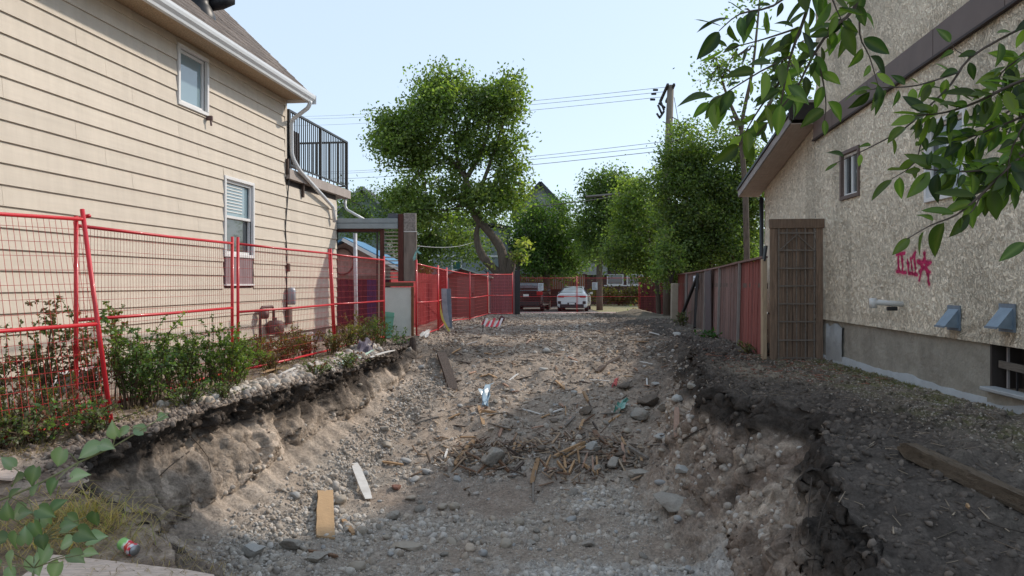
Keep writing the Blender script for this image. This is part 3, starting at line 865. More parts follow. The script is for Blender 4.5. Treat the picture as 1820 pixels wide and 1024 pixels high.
# ================================================================ RIGHT HOUSE (cream trowelled stucco)
ru = Vector((.049, 1, 0)).normalized()
rn = Vector((-1, .049, 0)).normalized()        # out of the wall, to the lot
def WR(Y, z, off=0.0):
    return Vector((4.40 + .049 * Y, Y, z)) + rn * off
MWR = Matrix((ru, rn, Vector((0, 0, 1)))).transposed()
hR = empty('stucco_house', WR(8, 0), label='cream rough stucco house with dark brown trim band and pink graffiti', cat='house')
def HR(mb, name, m, parent=None, smooth=False):
    mb.v = [tuple(Vector(v) - hR.location) for v in mb.v]
    return mb.build(name, m, parent or hR, smooth)
M_stucco = stucco_mat('cream_stucco')
M_brown = mat('dark_brown_metal_trim', (.135, .095, .080), .55, .10, 4, spec=.35, dirt=.2, dirtc=(.16, .13, .125))
M_conc = mat('grey_parged_foundation', (.31, .285, .24), .92, .14, 5, bump=.7, bscale=26, dirt=.65, dirtc=(.16, .14, .115), dscale=2.2)
M_patch = mat('pale_grey_mortar', (.36, .37, .375), .85, .15, 6, bump=.5, bscale=22, dirt=.7, dirtc=(.24, .23, .21), dscale=3)

RW1 = (10.46, 11.04, 2.53, 3.15); RW2 = (7.80, 8.56, 2.22, 3.05)
def stucco_patch(y0, y1, z0f, z1f, ny, nz, holes=(), seed=0, detail=True):
    ys = np.linspace(y0, y1, ny); t = np.linspace(0, 1, nz)
    Yg = np.repeat(ys[:, None], nz, 1)
    Zg = z0f(Yg) * (1 - t[None, :]) + z1f(Yg) * t[None, :]
    # swept trowel ridges: a warped ridged field
    wx = fbm(Yg * 3.2, Zg * 3.2, oct=2, seed=seed + 201); wz = fbm(Yg * 3.2 + 9, Zg * 3.2, oct=2, seed=seed + 202)
    a = vnoise(Yg * 15 + wx * 2.2, Zg * 11 + wz * 2.2, seed=seed + 203)
    b = vnoise(Yg * 30 + wz * 3, Zg * 24 - wx * 3, seed=seed + 204)
    ridge = 1 - np.abs(a) * 2.0; ridge2 = 1 - np.abs(b) * 2.0
    d = .0085 * ridge + .005 * ridge2 + .004 * fbm(Yg * 30, Zg * 30, oct=2, seed=seed + 205) + .012 * fbm(Yg * .8, Zg * .8, oct=2, seed=seed + 207)
    d = np.where(d > .010, .010 + (d - .010) * .3, d)          # trowelled-flat tops
    d = np.clip(d, -.014, .03)
    base = np.array([.90, .79, .625])
    tone = 1 + .16 * fbm(Yg * .7, Zg * 1.1, oct=4, seed=seed + 206)
    tone = tone * (1 - .20 * sstep(.0, .5, fbm(Yg * 2.4, Zg * .35, oct=3, seed=seed + 209)) )
    Cc = base * tone[..., None]
    low = (1 - sstep(.0, .30, Zg - z0f(Yg))) * (.6 + .4 * fbm(Yg * 3, Zg * 3, oct=3, seed=seed + 208))
    Cc = Cc * (1 - .35 * np.clip(low, 0, 1)[..., None]) + np.array([.30, .21, .13]) * .35 * np.clip(low, 0, 1)[..., None]
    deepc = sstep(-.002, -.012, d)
    Cc = Cc * (1 - .13 * (1 - sstep(-.012, .004, d)))[..., None]  # shade of the relief hollows put into the vertex colour
    return Yg, Zg, d, Cc
def seg_d(y, z, a, b):
    ay, az = a; by, bz = b
    vy, vz = by - ay, bz - az
    L = vy * vy + vz * vz + 1e-9
    t = np.clip(((y - ay) * vy + (z - az) * vz) / L, 0, 1)
    return np.hypot(y - ay - t * vy, z - az - t * vz)
def wall_at(px, py):
    """pixel to (Y, z) on the right wall plane"""
    k = (px - 910) / F
    Y = 4.40 / (k - .049)
    return (Y, CZ + (HY - py) / F * Y)
GRAF = [((440,150),(480,142)), ((449,148),(450,236)), ((466,146),(470,238)), ((440,234),(487,242)),
        ((495,180),(501,240)), ((512,170),(518,246)), ((500,243),(545,252)), ((530,146),(536,250)), ((520,165),(534,140)),
        ((585,142),(556,278)), ((580,142),(604,300)), ((546,184),(612,190)), ((612,190),(556,235)), ((548,188),(608,240))]
GRAF = [(wall_at(1440 + a[0] / 2.845, 400 + a[1] / 2.845), wall_at(1440 + b[0] / 2.845, 400 + b[1] / 2.845)) for a, b in GRAF]
def paint_graf(Yg, Zg, Cc, d):
    dist = np.full_like(Yg, 9.)
    for a, b in GRAF: dist = np.minimum(dist, seg_d(Yg, Zg, a, b))
    m = (1 - sstep(.014, .034, dist)) * np.clip(.92 + 20 * (d), .65, 1)
    halo = (1 - sstep(.02, .10, dist)) * .16
    m = np.clip(m + halo, 0, 1)
    return Cc * (1 - m[..., None]) + np.array([.62, .05, .15]) * m[..., None]
def grid_wall(name, Yg, Zg, d, Cc, holes=(), off=0.0):
    ny, nz = Yg.shape
    Xw = 4.40 + .049 * Yg + rn.x * (d + off); Yw = Yg + rn.y * (d + off)
    V3 = np.stack([Xw, Yw, Zg], -1).reshape(-1, 3) - np.array(hR.location)
    I = np.arange(ny * nz).reshape(ny, nz)
    f = np.stack([I[:-1, :-1], I[:-1, 1:], I[1:, 1:], I[1:, :-1]], -1)
    yc = (Yg[:-1, :-1] + Yg[1:, 1:]) / 2; zc = (Zg[:-1, :-1] + Zg[1:, 1:]) / 2
    keep = np.ones(yc.shape, bool)
    for h in holes: keep &= ~((yc > h[0]) & (yc < h[1]) & (zc > h[2]) & (zc < h[3]))
    f = f[keep]
    return mesh_np(name, V3, f, 4, M_stucco, parent=hR, smooth=True, col=Cc.reshape(-1, 3))
band_lo = lambda Y: 3.60 + .054 * (12.17 - Y)
band_hi = lambda Y: 3.89 + .062 * (12.17 - Y)
bot = lambda Y: .672 - .006 * (11.8 - Y) + .004 * np.sin(Y * 9) * 0
holesR = [(RW1[0] - .0, RW1[1], RW1[2], RW1[3]), (RW2[0], RW2[1], RW2[2], RW2[3])]
BW = (5.7, 7.36, .21, .625)
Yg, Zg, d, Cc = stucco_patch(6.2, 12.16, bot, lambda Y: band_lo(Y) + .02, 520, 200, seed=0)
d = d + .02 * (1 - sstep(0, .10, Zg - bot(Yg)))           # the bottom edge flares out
for (hx, hy) in ((1698, 590), (1793, 590)):          # rust and grime runs under the hoods, a dark damp stain by the gate
    Yh_, zh_ = wall_at(hx, hy)
    run_ = np.exp(-((Yg - Yh_) / .085) ** 2) * sstep(zh_ + .04, zh_ - .05, Zg) * (.6 + .6 * fbm(Yg * 14, Zg * 3, oct=3, seed=77))
    Cc = Cc * (1 - np.clip(run_ * .6, 0, .8)[..., None]) + np.array([.33, .20, .10]) * np.clip(run_ * .6, 0, .8)[..., None]
st_ = np.exp(-((Yg - 11.6) / .22) ** 2 - ((Zg - 1.15) / .45) ** 2) * (.7 + fbm(Yg * 5, Zg * 5, oct=4, seed=78))
Cc = Cc * (1 - .4 * np.clip(st_, 0, 1))[..., None]
Cc = paint_graf(Yg, Zg, Cc, d)
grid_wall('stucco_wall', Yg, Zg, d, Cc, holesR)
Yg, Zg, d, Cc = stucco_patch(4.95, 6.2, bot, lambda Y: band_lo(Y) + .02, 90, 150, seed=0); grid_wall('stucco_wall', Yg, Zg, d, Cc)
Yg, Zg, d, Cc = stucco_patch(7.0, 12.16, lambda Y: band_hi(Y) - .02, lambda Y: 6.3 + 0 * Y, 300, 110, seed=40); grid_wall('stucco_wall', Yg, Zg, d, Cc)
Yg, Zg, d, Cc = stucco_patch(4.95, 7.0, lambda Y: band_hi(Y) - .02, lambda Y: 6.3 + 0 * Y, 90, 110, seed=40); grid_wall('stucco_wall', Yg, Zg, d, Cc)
rake_z = lambda Y: 3.86 - .25 * (Y - 12.16)
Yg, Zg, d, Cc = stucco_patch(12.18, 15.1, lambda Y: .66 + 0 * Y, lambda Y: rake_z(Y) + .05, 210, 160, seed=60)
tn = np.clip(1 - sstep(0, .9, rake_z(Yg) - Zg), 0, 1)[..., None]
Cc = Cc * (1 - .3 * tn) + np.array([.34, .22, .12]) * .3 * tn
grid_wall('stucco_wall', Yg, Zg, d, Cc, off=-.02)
# corner joint, solid body behind the render coat
mb = MB(); mb.box(WR(12.17, 2.2, -.01), (.018, .03, 3.1), MWR); HR(mb, 'joint_strip', mat('weathered_joint_metal', (.12, .11, .10), .6, .1))
mb = MB()
T = Matrix((ru, -rn, Vector((0, 0, 1)))).transposed()
def slab(y0, y1, z0, z1, dep, off=-.045):
    mb.prism([(0, z0), (y1 - y0, z0), (y1 - y0, z1), (0, z1)], dep, T, WR(y0, 0, off))
for (a, b, z0, z1) in wall_rects(4.97, 12.15, .7, 6.28, [RW1, RW2]): slab(a, b, z0, z1, .12)
slab(12.2, 15.04, .1, 3.10, .10, -.06)
HR(mb, 'wall_core', M_under)
# far faces of the body, roof
mb = MB()
mb.prism([(0, .02), (.15, .02), (.15, 6.28), (0, 6.28)], 7.5, T, WR(12.0, 0, -.2))
mb.prism([(0, .02), (.12, .02), (.12, 3.05), (0, 3.05)], 6.0, T, WR(14.95, 0, -.1))
mb.prism([(0, .02), (.15, .02), (.15, 6.28), (0, 6.28)], 7.5, T, WR(4.97, 0, -.2))
o = HR(mb, 'end_walls', mat('plain_cream_stucco', (.50, .43, .34), .95, .12, 6, bump=.9, bscale=22)); o['kind'] = 'stuff'
M_roofR = mat('dark_brown_shingles', (.06, .05, .045), .95, .4, 16, bump=.5)
mb = MB()
mb.prism([(-.5, 6.26), (7.8, 6.26), (3.6, 7.6)], 8.2, T, WR(4.95, 0, .45))
HR(mb, 'roof', M_roofR)
# lower rear wing roof: slopes down to the back, soffit boards under the overhang
ro = .43
mb = MB(); ya, yb = 12.14, 15.45
def rk(Y, off, dz=0): return WR(Y, rake_z(Y) + dz, off)
v = [rk(ya, ro, .19), rk(yb, ro, .19), rk(yb, -6, .19), rk(ya, -6, .19)]
q = [rk(ya, ro, .13), rk(yb, ro, .13), rk(yb, -6, .13), rk(ya, -6, .13)]
mb.add(v + q, [(0,1,2,3), (7,6,5,4), (0,4,5,1), (1,5,6,2), (2,6,7,3), (3,7,4,0)])
HR(mb, 'wing_roof', M_roofR)
M_sofR = mat('tan_soffit_board', (.40, .32, .27), .7, .12, 8, stretch=(6, .5, 1))
y = ya + .01
while y < yb - .02:
    y2 = min(y + .15, yb - .01)
    mb = MB(); v = [rk(y, .0, .0), rk(y2 - .008, .0, .0), rk(y2 - .008, ro - .03, .0), rk(y, ro - .03, .0)]
    q = [p + Vector((0, 0, .018)) for p in v]
    mb.add(v + q, [(3,2,1,0), (4,5,6,7), (0,1,5,4), (1,2,6,5), (2,3,7,6), (3,0,4,7)])
    HR(mb, 'soffit_board', M_sofR); y = y2
M_fasR = mat('weathered_grey_fascia', (.30, .27, .26), .7, .2, 5, stretch=(1, .2, 1), dirt=.5, dirtc=(.12, .11, .11))
mb = MB(); mb.beam(rk(ya, ro - .012, .085), rk(yb, ro - .012, .085), .024, .16); HR(mb, 'rake_fascia', M_fasR)
mb = MB(); mb.beam(rk(ya, ro + .012, .165), rk(yb, ro + .012, .165), .03, .05); HR(mb, 'drip_edge', M_black)
mb = MB(); mb.box(WR(12.11, 4.06, ro / 2 + .01), (.04, ro + .02, .26), MWR); HR(mb, 'end_fascia', mat('near_black_brown_board', (.028, .022, .02), .6, .1))
mb = MB(); mb.box(WR(12.1, 4.22, ro / 2 - .03), (.10, ro + .06, .04), MWR); HR(mb, 'end_cap', M_fasR)
# wing foundation
mb = MB(); slab(12.17, 15.1, -.3, .62, .12, -.03); HR(mb, 'wing_foundation', M_conc)
# band with seams: separate lengths
ys = [4.95, 5.8, 7.05, 8.37, 10.1, 11.35, 12.16]
for a, b in zip(ys[:-1], ys[1:]):
    g = .006
    mb = MB(); off = .045
    v = [WR(a + g, band_lo(a) + .0, off), WR(b - g, band_lo(b), off), WR(b - g, band_hi(b), off), WR(a + g, band_hi(a), off)]
    q = [p - rn * .06 for p in v]
    mb.add(v + q, [(0,1,2,3), (7,6,5,4), (0,4,5,1), (1,5,6,2), (2,6,7,3), (3,7,4,0)])
    HR(mb, 'trim_band', M_brown)
mb = MB(); mb.beam(WR(4.95, band_lo(4.95) - .015, .045), WR(12.15, band_lo(12.15) - .015, .045), .05, .028); HR(mb, 'drip_strip', mat('very_dark_drip_strip', (.03, .015, .012), .6, .2))
# windows
def houseR_window(W, frame_m, fr, bars=1):
    y0, y1, z0, z1 = W
    mb = MB()
    for (ya_, yb_, za, zb) in ((y0 - fr, y1 + fr, z1 - .005, z1 + fr), (y0 - fr, y1 + fr, z0 - fr, z0 + .005), (y0 - fr, y0 + .005, z0, z1), (y1 - .005, y1 + fr, z0, z1)):
        mb.box(WR((ya_ + yb_) / 2, (za + zb) / 2, -.01), (yb_ - ya_, .09, zb - za), MWR, .005)
    w = HR(mb, 'window', frame_m)
    mb = MB(); s = .035
    for (ya_, yb_, za, zb) in ((y0, y1, z1 - s, z1), (y0, y1, z0, z0 + s), (y0, y0 + s, z0 + s, z1 - s), (y1 - s, y1, z0 + s, z1 - s), ((y0 + y1) / 2 - .02, (y0 + y1) / 2 + .02, z0 + s, z1 - s)):
        mb.box(WR((ya_ + yb_) / 2, (za + zb) / 2, -.03), (yb_ - ya_, .03, zb - za), MWR, .003)
    HR(mb, 'sash', M_white, w)
    for (ya_, yb_) in ((y0 + .02, (y0 + y1) / 2), ((y0 + y1) / 2, y1 - .02)):
        mb = MB(); mb.box(WR((ya_ + yb_) / 2, (z0 + z1) / 2, -.045), (yb_ - ya_ - .004, .006, z1 - z0 - .04), MWR); HR(mb, 'pane', M_glassD, w)
    return w
a = houseR_window(RW1, M_brown, .05); a['label'] = 'small brown framed slider window'
b = houseR_window(RW2, M_white, .04); b['label'] = 'white framed slider window behind the leaves'
# foundation: parged concrete with a pale repair band, basement window recess
def found(y0, y1, z0, z1, m, off, name):
    ny = int((y1 - y0) / .035) + 2; nz = int((z1 - z0) / .035) + 2
    ysf = np.linspace(y0, y1, ny); t = np.linspace(0, 1, nz)
    Y2 = np.repeat(ysf[:, None], nz, 1); Z2 = z0 + (z1 - z0) * np.repeat(t[None, :], ny, 0)
    d2 = .012 * fbm(Y2 * 5, Z2 * 5, oct=4, seed=301) + .006 * vnoise(Y2 * 18, Z2 * 14, seed=303)
    Xw = 4.40 + .049 * Y2 + rn.x * (d2 + off); Yw = Y2 + rn.y * (d2 + off)
    V3 = np.stack([Xw, Yw, Z2], -1).reshape(-1, 3) - np.array(hR.location)
    I = np.arange(ny * nz).reshape(ny, nz)
    f = np.stack([I[:-1, :-1], I[:-1, 1:], I[1:, 1:], I[1:, :-1]], -1).reshape(-1, 4)
    return mesh_np(name, V3, f, 4, m, parent=hR, smooth=True)
found(7.36, 12.14, -.3, .69, M_conc, -.022, 'foundation')
found(4.95, 5.7, -.3, .69, M_conc, -.022, 'foundation')
found(5.68, 7.38, -.3, .215, M_conc, .02, 'foundation')
# ragged pale mortar band along the foot and a repair patch near the gate
def ragged(y0, y1, zlo, zhi_f, off, name, m, n=70):
    ysf = np.linspace(y0, y1, n); vs = []; fs = []
    for i, y in enumerate(ysf):
        zh = zhi_f(y)
        for (z_, o_) in ((zlo, off), (zh * .6 + zlo * .4, off + .012), (zh, off + .004), (zh + .004, off - .03)):
            vs.append(WR(float(y), float(z_), float(o_)))
    for i in range(n - 1):
        for k_ in range(3):
            fs.append((i*4+k_, (i+1)*4+k_, (i+1)*4+k_+1, i*4+k_+1))
    mb = MB(); mb.add(vs, fs); return HR(mb, name, m, smooth=True)
nb1 = lambda y: .115 + .05 * float(fbm(np.array([y * 2.2]), np.array([1.]), oct=4, seed=311)[0])
ragged(7.3, 12.12, -.3, nb1, .002, 'mortar_band', M_patch, 130)
ragged(5.6, 7.34, -.3, lambda y: .10 + .04 * math.sin(y * 5), .045, 'mortar_band', M_patch, 40)
ragged(11.05, 11.68, -.1, lambda y: .60 + .03 * math.sin(y * 14), .004, 'mortar_patch', M_patch, 20)
mb = MB(); mb.box(WR(6.5, .205, .03), (1.72, .16, .04), MWR, .01); HR(mb, 'window_ledge', M_patch)
mb = MB()
mb.prism([(0, .2), (1.66, .2), (1.66, .66), (0, .66)], .03, T, WR(5.7, 0, -.30))
mb.box(WR(7.365, .44, -.16), (.03, .30, .48), MWR); mb.box(WR(5.69, .44, -.16), (.03, .30, .48), MWR); mb.box(WR(6.53, .69, -.17), (1.7, .3, .04), MWR)
HR(mb, 'window_recess', M_under)
bw = None
mb = MB()
for (ya_, yb_, za, zb) in ((5.72, 7.02, .60, .64), (5.72, 7.02, .225, .27), (6.96, 7.02, .27, .60), (6.35, 6.40, .27, .60)):
    mb.box(WR((ya_ + yb_) / 2, (za + zb) / 2, -.2), (yb_ - ya_, .05, zb - za), MWR, .004)
bw = HR(mb, 'basement_window', mat('old_cream_window_paint', (.33, .29, .22), .7, .2))
for ya_, yb_ in ((5.76, 6.35), (6.40, 6.96)):
    mb = MB(); mb.box(WR((ya_ + yb_) / 2, .435, -.215), (yb_ - ya_, .006, .33), MWR); HR(mb, 'pane', M_glassD, bw)
M_oldwood = mat('weathered_grey_board', (.17, .145, .12), .9, .35, 6, stretch=(8, .8, 8), bump=.5, bscale=30)
mb = MB(); mb.beam(WR(7.30, .45, -.06), WR(5.7, .405, -.06), .03, .07); HR(mb, 'guard_board', M_oldwood, bw)
for y in (7.05, 6.75, 6.2):
    mb = MB(); mb.box(WR(y, .33, -.07), (.014, .014, .24), MWR); HR(mb, 'guard_bar', M_black, bw)
mb = MB(); mb.box(WR(7.22, .42, -.09), (.02, .02, .40), MWR); HR(mb, 'conduit', M_fasR, bw)
# dryer and furnace hoods (two grey metal hoods), side vent pipe
M_hood = mat('blue_grey_galvanised_hood', (.20, .26, .32), .45, .12, 8, metal=.35, dirt=.3, dirtc=(.12, .12, .12))
def hood(Y, z, s=1.0):
    mb = MB()
    W_, H_, D_ = .20 * s, .22 * s, .17 * s
    c = WR(Y, z, 0)
    def q(a, b, o): return c + ru * a + rn * o + Vector((0, 0, b))
    A = [q(-W_/2, H_*.5, .01), q(W_/2, H_*.5, .01), q(W_/2, -H_*.42, D_), q(-W_/2, -H_*.42, D_), q(-W_/2, -H_*.5, .01), q(W_/2, -H_*.5, .01)]
    mb.add(A, [(0,1,2,3), (0,3,4), (1,5,2)])
    B = [q(-W_/2+.004, H_*.5-.006, .008), q(W_/2-.004, H_*.5-.006, .008), q(W_/2-.004, -H_*.42, D_-.006), q(-W_/2+.004, -H_*.42, D_-.006), q(-W_/2+.004, -H_*.5, .008), q(W_/2-.004, -H_*.5, .008)]
    mb.add(B, [(3,2,1,0), (4,3,0), (2,5,1)])
    o = HR(mb, 'vent_hood', M_hood)
    mb = MB(); mb.box(c + rn * .016 + Vector((0, 0, .0)), (W_ + .05, .012, H_ + .05), MWR); HR(mb, 'back_plate', M_hood, o)
    mb = MB(); mb.beam(q(-W_/2, -H_*.42, D_), q(W_/2, -H_*.42, D_), .008, .02); HR(mb, 'hood_lip', M_hood, o)
Yh, zh = wall_at(1698, 565); hood(Yh, zh); Yh, zh = wall_at(1793, 565); hood(Yh, zh)
Yv, zv = wall_at(1606, 541)
mb = MB(); mb.tube([WR(Yv, zv, -.02), WR(Yv + .02, zv + .012, .16), WR(Yv + .05, zv + .025, .34)], .034, 12)
mb.tube([WR(Yv + .055, zv - .05, .345), WR(Yv + .055, zv + .075, .345)], .045, 12)
o = HR(mb, 'vent_pipe', mat('white_plastic_pipe', (.62, .62, .60), .4, .06, dirt=.3, dirtc=(.4, .36, .3)), smooth=True)
mb = MB(); mb.box(WR(Yv + .02, zv - .055, .13), (.05, .12, .05), MWR, .008); HR(mb, 'outlet_box', M_black, o)
# rust streaks are part of the stucco colour; black downspout at the rear corner
mb = MB(); mb.tube([WR(15.14, 3.0, .03), WR(15.14, .2, .03)], .045, 8); HR(mb, 'downspout', M_black, smooth=True)

# ================================================================ side yard gate and the old board fence
M_dkwood = mat('dark_weathered_gate_board', (.23, .155, .108), .9, .35, 4, stretch=(9, 9, .8), bump=.5, bscale=24, objrand=.18, dirt=.5, dirtc=(.085, .075, .066), dscale=2.5)
gx0, gx1, gY, gH = 4.105, 4.955, 11.8, 2.27
gate = empty('board_gate', (gx0, gY, 0), label='tall dark weathered board gate carrying a wooden trellis beside stucco wall', cat='gate')
def GT(mb, name, m, parent=None):
    mb.v = [tuple(Vector(v) - gate.location) for v in mb.v]; return mb.build(name, m, parent or gate)
xs = [gx0, gx0 + .125, gx0 + .25, gx0 + .37, gx0 + .49, gx0 + .61, gx0 + .73, gx1]
for a, b in zip(xs[:-1], xs[1:]):
    wide = (a == xs[0] or b == xs[-1])
    mb = MB(); mb.box(((a + b) / 2, gY - (.018 if wide else 0), gH / 2 - .06), (b - a - .008, .028, gH - .14 - .02 * RNG.random()), None, .004); GT(mb, 'gate_board', M_dkwood)
mb = MB(); mb.box(((gx0 + gx1) / 2, gY - .03, gH - .075), (gx1 - gx0 + .02, .05, .15), rotxyz(0, -.008, 0), .006); GT(mb, 'top_rail', M_dkwood)
M_lath = mat('grey_brown_lath', (.185, .155, .13), .9, .25, 8, stretch=(1, 1, 6))
for z in (2.04, 1.77, 1.48, 1.20, .91, .63, .34, .05):
    mb = MB(); mb.box((gx0 + .42, gY - .052, z + .01 * RNG.random()), (.60, .014, .022), rotxyz(0, .01 * (RNG.random() - .5), 0)); GT(mb, 'trellis_lath', M_lath)
for x in (.135, .27, .42, .56, .70):
    mb = MB(); mb.box((gx0 + x, gY - .042, 1.08), (.018, .012, 2.10), rotxyz(0, .006 * (RNG.random() - .5), 0)); GT(mb, 'trellis_lath', M_lath)
for s in (-1, 1):
    mb = MB(); mb.beam((gx0 + .42, gY - .058, 2.02), (gx0 + .42 + s * .26, gY - .058, 1.78), .012, .02, up=(0, 1, 0)); GT(mb, 'trellis_lath', M_lath)
pp = empty('gate_post', (4.04, 11.86, 0), label='pale bare timber post between dark gate and red fence', cat='post')
M_palew = mat('pale_bare_timber', (.40, .30, .20), .85, .2, 5, stretch=(8, 8, .8), bump=.3)
mb = MB(); mb.box((0, 0, .80), (.075, .09, 1.66), None, .006); mb.build('post', M_palew, pp)
mb = MB(); mb.box((.012, -.012, 1.72), (.03, .09, .25), rotxyz(0, .15, 0)); mb.build('latch', M_black, pp)

M_red = mat('faded_red_fence_board', (.235, .062, .048), .85, .4, 4, stretch=(9, 9, .7), bump=.4, bscale=24, objrand=.25, dirt=.6, dirtc=(.17, .10, .08), dscale=4)
M_worn = mat('weathered_grey_red_board', (.21, .12, .10), .9, .4, 4, stretch=(9, 9, .7), bump=.5, bscale=24, objrand=.3, dirt=.7, dirtc=(.19, .165, .145), dscale=3)
M_greyb = mat('dark_grey_fence_board', (.165, .115, .092), .9, .35, 4, stretch=(9, 9, .7), bump=.5, bscale=24, objrand=.25)
fpath = [(4.10, 12.05), (4.46, 14.6), (4.79, 17.1), (4.98, 19.0), (5.22, 21.4), (5.44, 24.4)]
fz = [1.64, 1.62, 1.58, 1.55, 1.52, 1.50]
fence = empty('board_fence', (fpath[0][0], fpath[0][1], 0), label='leaning weathered red board fence between the gate and the trees', cat='fence')
def FN(mb, name, m, parent=None):
    mb.v = [tuple(Vector(v) - fence.location) for v in mb.v]; return mb.build(name, m, parent or fence)
cum = [0]
for a, b in zip(fpath[:-1], fpath[1:]): cum.append(cum[-1] + math.hypot(b[0]-a[0], b[1]-a[1]))
def fpos(s):
    for i in range(len(cum) - 1):
        if s <= cum[i+1] or i == len(cum) - 2:
            t = (s - cum[i]) / (cum[i+1] - cum[i])
            return (fpath[i][0] * (1-t) + fpath[i+1][0] * t, fpath[i][1] * (1-t) + fpath[i+1][1] * t, fz[i] * (1-t) + fz[i+1] * t,
                    math.atan2(fpath[i+1][1]-fpath[i][1], fpath[i+1][0]-fpath[i][0]))
s = .02
while s < cum[-1]:
    w = .135 + .01 * RNG.random()
    x, y, zt, an = fpos(s + w / 2)
    g = max(gz(x - .12, y), -.2)
    m = M_red if s < 2.3 else (M_worn if s < 6.2 else (M_greyb if 7.2 < s < 9.6 else M_worn if s < 11 else M_red))
    lean = .02 + .03 * math.sin(s * .9) + .012 * (RNG.random() - .5) + (.06 if 3 < s < 7 else 0)
    h = zt - g + .05 + (.02 * RNG.random())
    mb = MB()
    M3 = rotz(an) @ rotxyz(.03, lean, 0)
    mb.box(Vector((x, y, g - .05)) + M3 @ Vector((0, .012 * (RNG.random() - .5), h / 2)), (w - .010, .018, h), M3)
    if not (7.0 < s < 7.35): FN(mb, 'fence_board', m)
    s += w
for i in range(len(fpath) - 1):
    a, b = fpath[i], fpath[i+1]
    mb = MB(); mb.beam((a[0] + .02, a[1], fz[i] + .03), (b[0] + .02, b[1], fz[i+1] + .03), .09, .035); FN(mb, 'top_rail', M_worn)
    for zz in (.45, 1.2):
        mb = MB(); mb.beam((a[0] + .05, a[1], zz), (b[0] + .05, b[1], zz), .04, .09); FN(mb, 'back_rail', M_greyb)
M_postg = mat('grey_galvanised_fence_post', (.26, .24, .22), .7, .2, 5, stretch=(6, 6, 1))
for s_ in (2.35, 5.0, 7.0, 10.4):
    x, y, zt, an = fpos(s_); g = gz(x - .12, y)
    mb = MB(); M3 = rotz(an) @ rotxyz(.03, .03, 0); mb.box(Vector((x - .05, y - .03, g)) + M3 @ Vector((0, 0, (zt - g) / 2)), (.05, .05, zt - g + .06), M3); FN(mb, 'fence_post', M_postg)
# graffitied pale panel, a notice, two props leaning on the fence
def on_fence(s, z, off):
    x, y, zt, an = fpos(s)
    return Vector((x, y, z)) + Vector((-math.sin(an), math.cos(an), 0)) * off, an
c, an = on_fence(6.35, .82, .045)
gp = empty('painted_panel', (c.x, c.y, 0), an, label='pale board with smeared black and white paint fixed on the old fence', cat='panel')
m_pp = mat('smeared_paint_panel', (.36, .30, .29), .8, .7, 3.2, stretch=(1, 1, .6), c2=(.11, .075, .075), dirt=.8, dirtc=(.06, .055, .065), dscale=2.6)
mb = MB(); mb.box((0, 0, .80), (.85, .02, 1.5), rotxyz(0, .04, 0)); mb.build('panel', m_pp, gp)
c, an = on_fence(8.6, 1.28, .05)
nt_ = empty('notice_sheet', (c.x, c.y, 1.28), an, label='white printed notice sheet on the grey part of the old fence', cat='notice')
def text_lines(parent, w, h, nl, m, y):
    for i in range(nl):
        ww = w * (.55 + .4 * RNG.random())
        mb = MB(); mb.box((-(w - ww) / 2, y, h / 2 - h * (i + .5) / nl), (ww, .002, h / nl * .3)); mb.build('print_line', m, parent)
M_paper = mat('white_paper', (.70, .73, .78), .8, .03); M_ink = mat('black_ink', (.08, .08, .10), .8, .05)
mb = MB(); mb.box((0, 0, 0), (.52, .006, .34)); pn = mb.build('sheet', M_paper, nt_)
text_lines(pn, .42, .24, 5, M_ink, .005)
for j, (s0, z0, s1, z1) in enumerate(((10.2, .02, 7.9, 1.45), (7.0, .1, 7.95, 1.5))):
    a, _ = on_fence(s0, z0, .28); b, _ = on_fence(s1, z1, .07)
    pr = empty('fence_prop', (a.x, a.y, 0), label=('long black timber prop slanting right up to the old fence' if j == 0 else 'short dark timber prop slanting left up to the old fence'), cat='timber')
    mb = MB(); mb.beam(a - Vector((a.x, a.y, 0)), b - Vector((a.x, a.y, 0)), .07, .07); mb.build('timber', mat('charred_timber', (.03, .026, .024), .9, .3), pr)
# squat concrete post beyond the fence end
cp = empty('concrete_post', (5.05, 23.0, -.08), label='pale square concrete post at the far end of old fence', cat='post')
mb = MB(); mb.box((0, 0, .66), (.20, .20, 1.32), rotxyz(0, .015, 0), .012); mb.build('post', mat('pale_concrete', (.34, .29, .22), .9, .12, 6, bump=.3), cp)
pl = empty('leaning_plank', (4.9, 24.0, 1.3), label='grey plank end sticking up above the far fence end', cat='plank')
mb = MB(); mb.box((.28, .35, .38), (.16, .03, .9), rotxyz(.1, -.25, .2)); mb.build('plank', M_oldwood, pl)
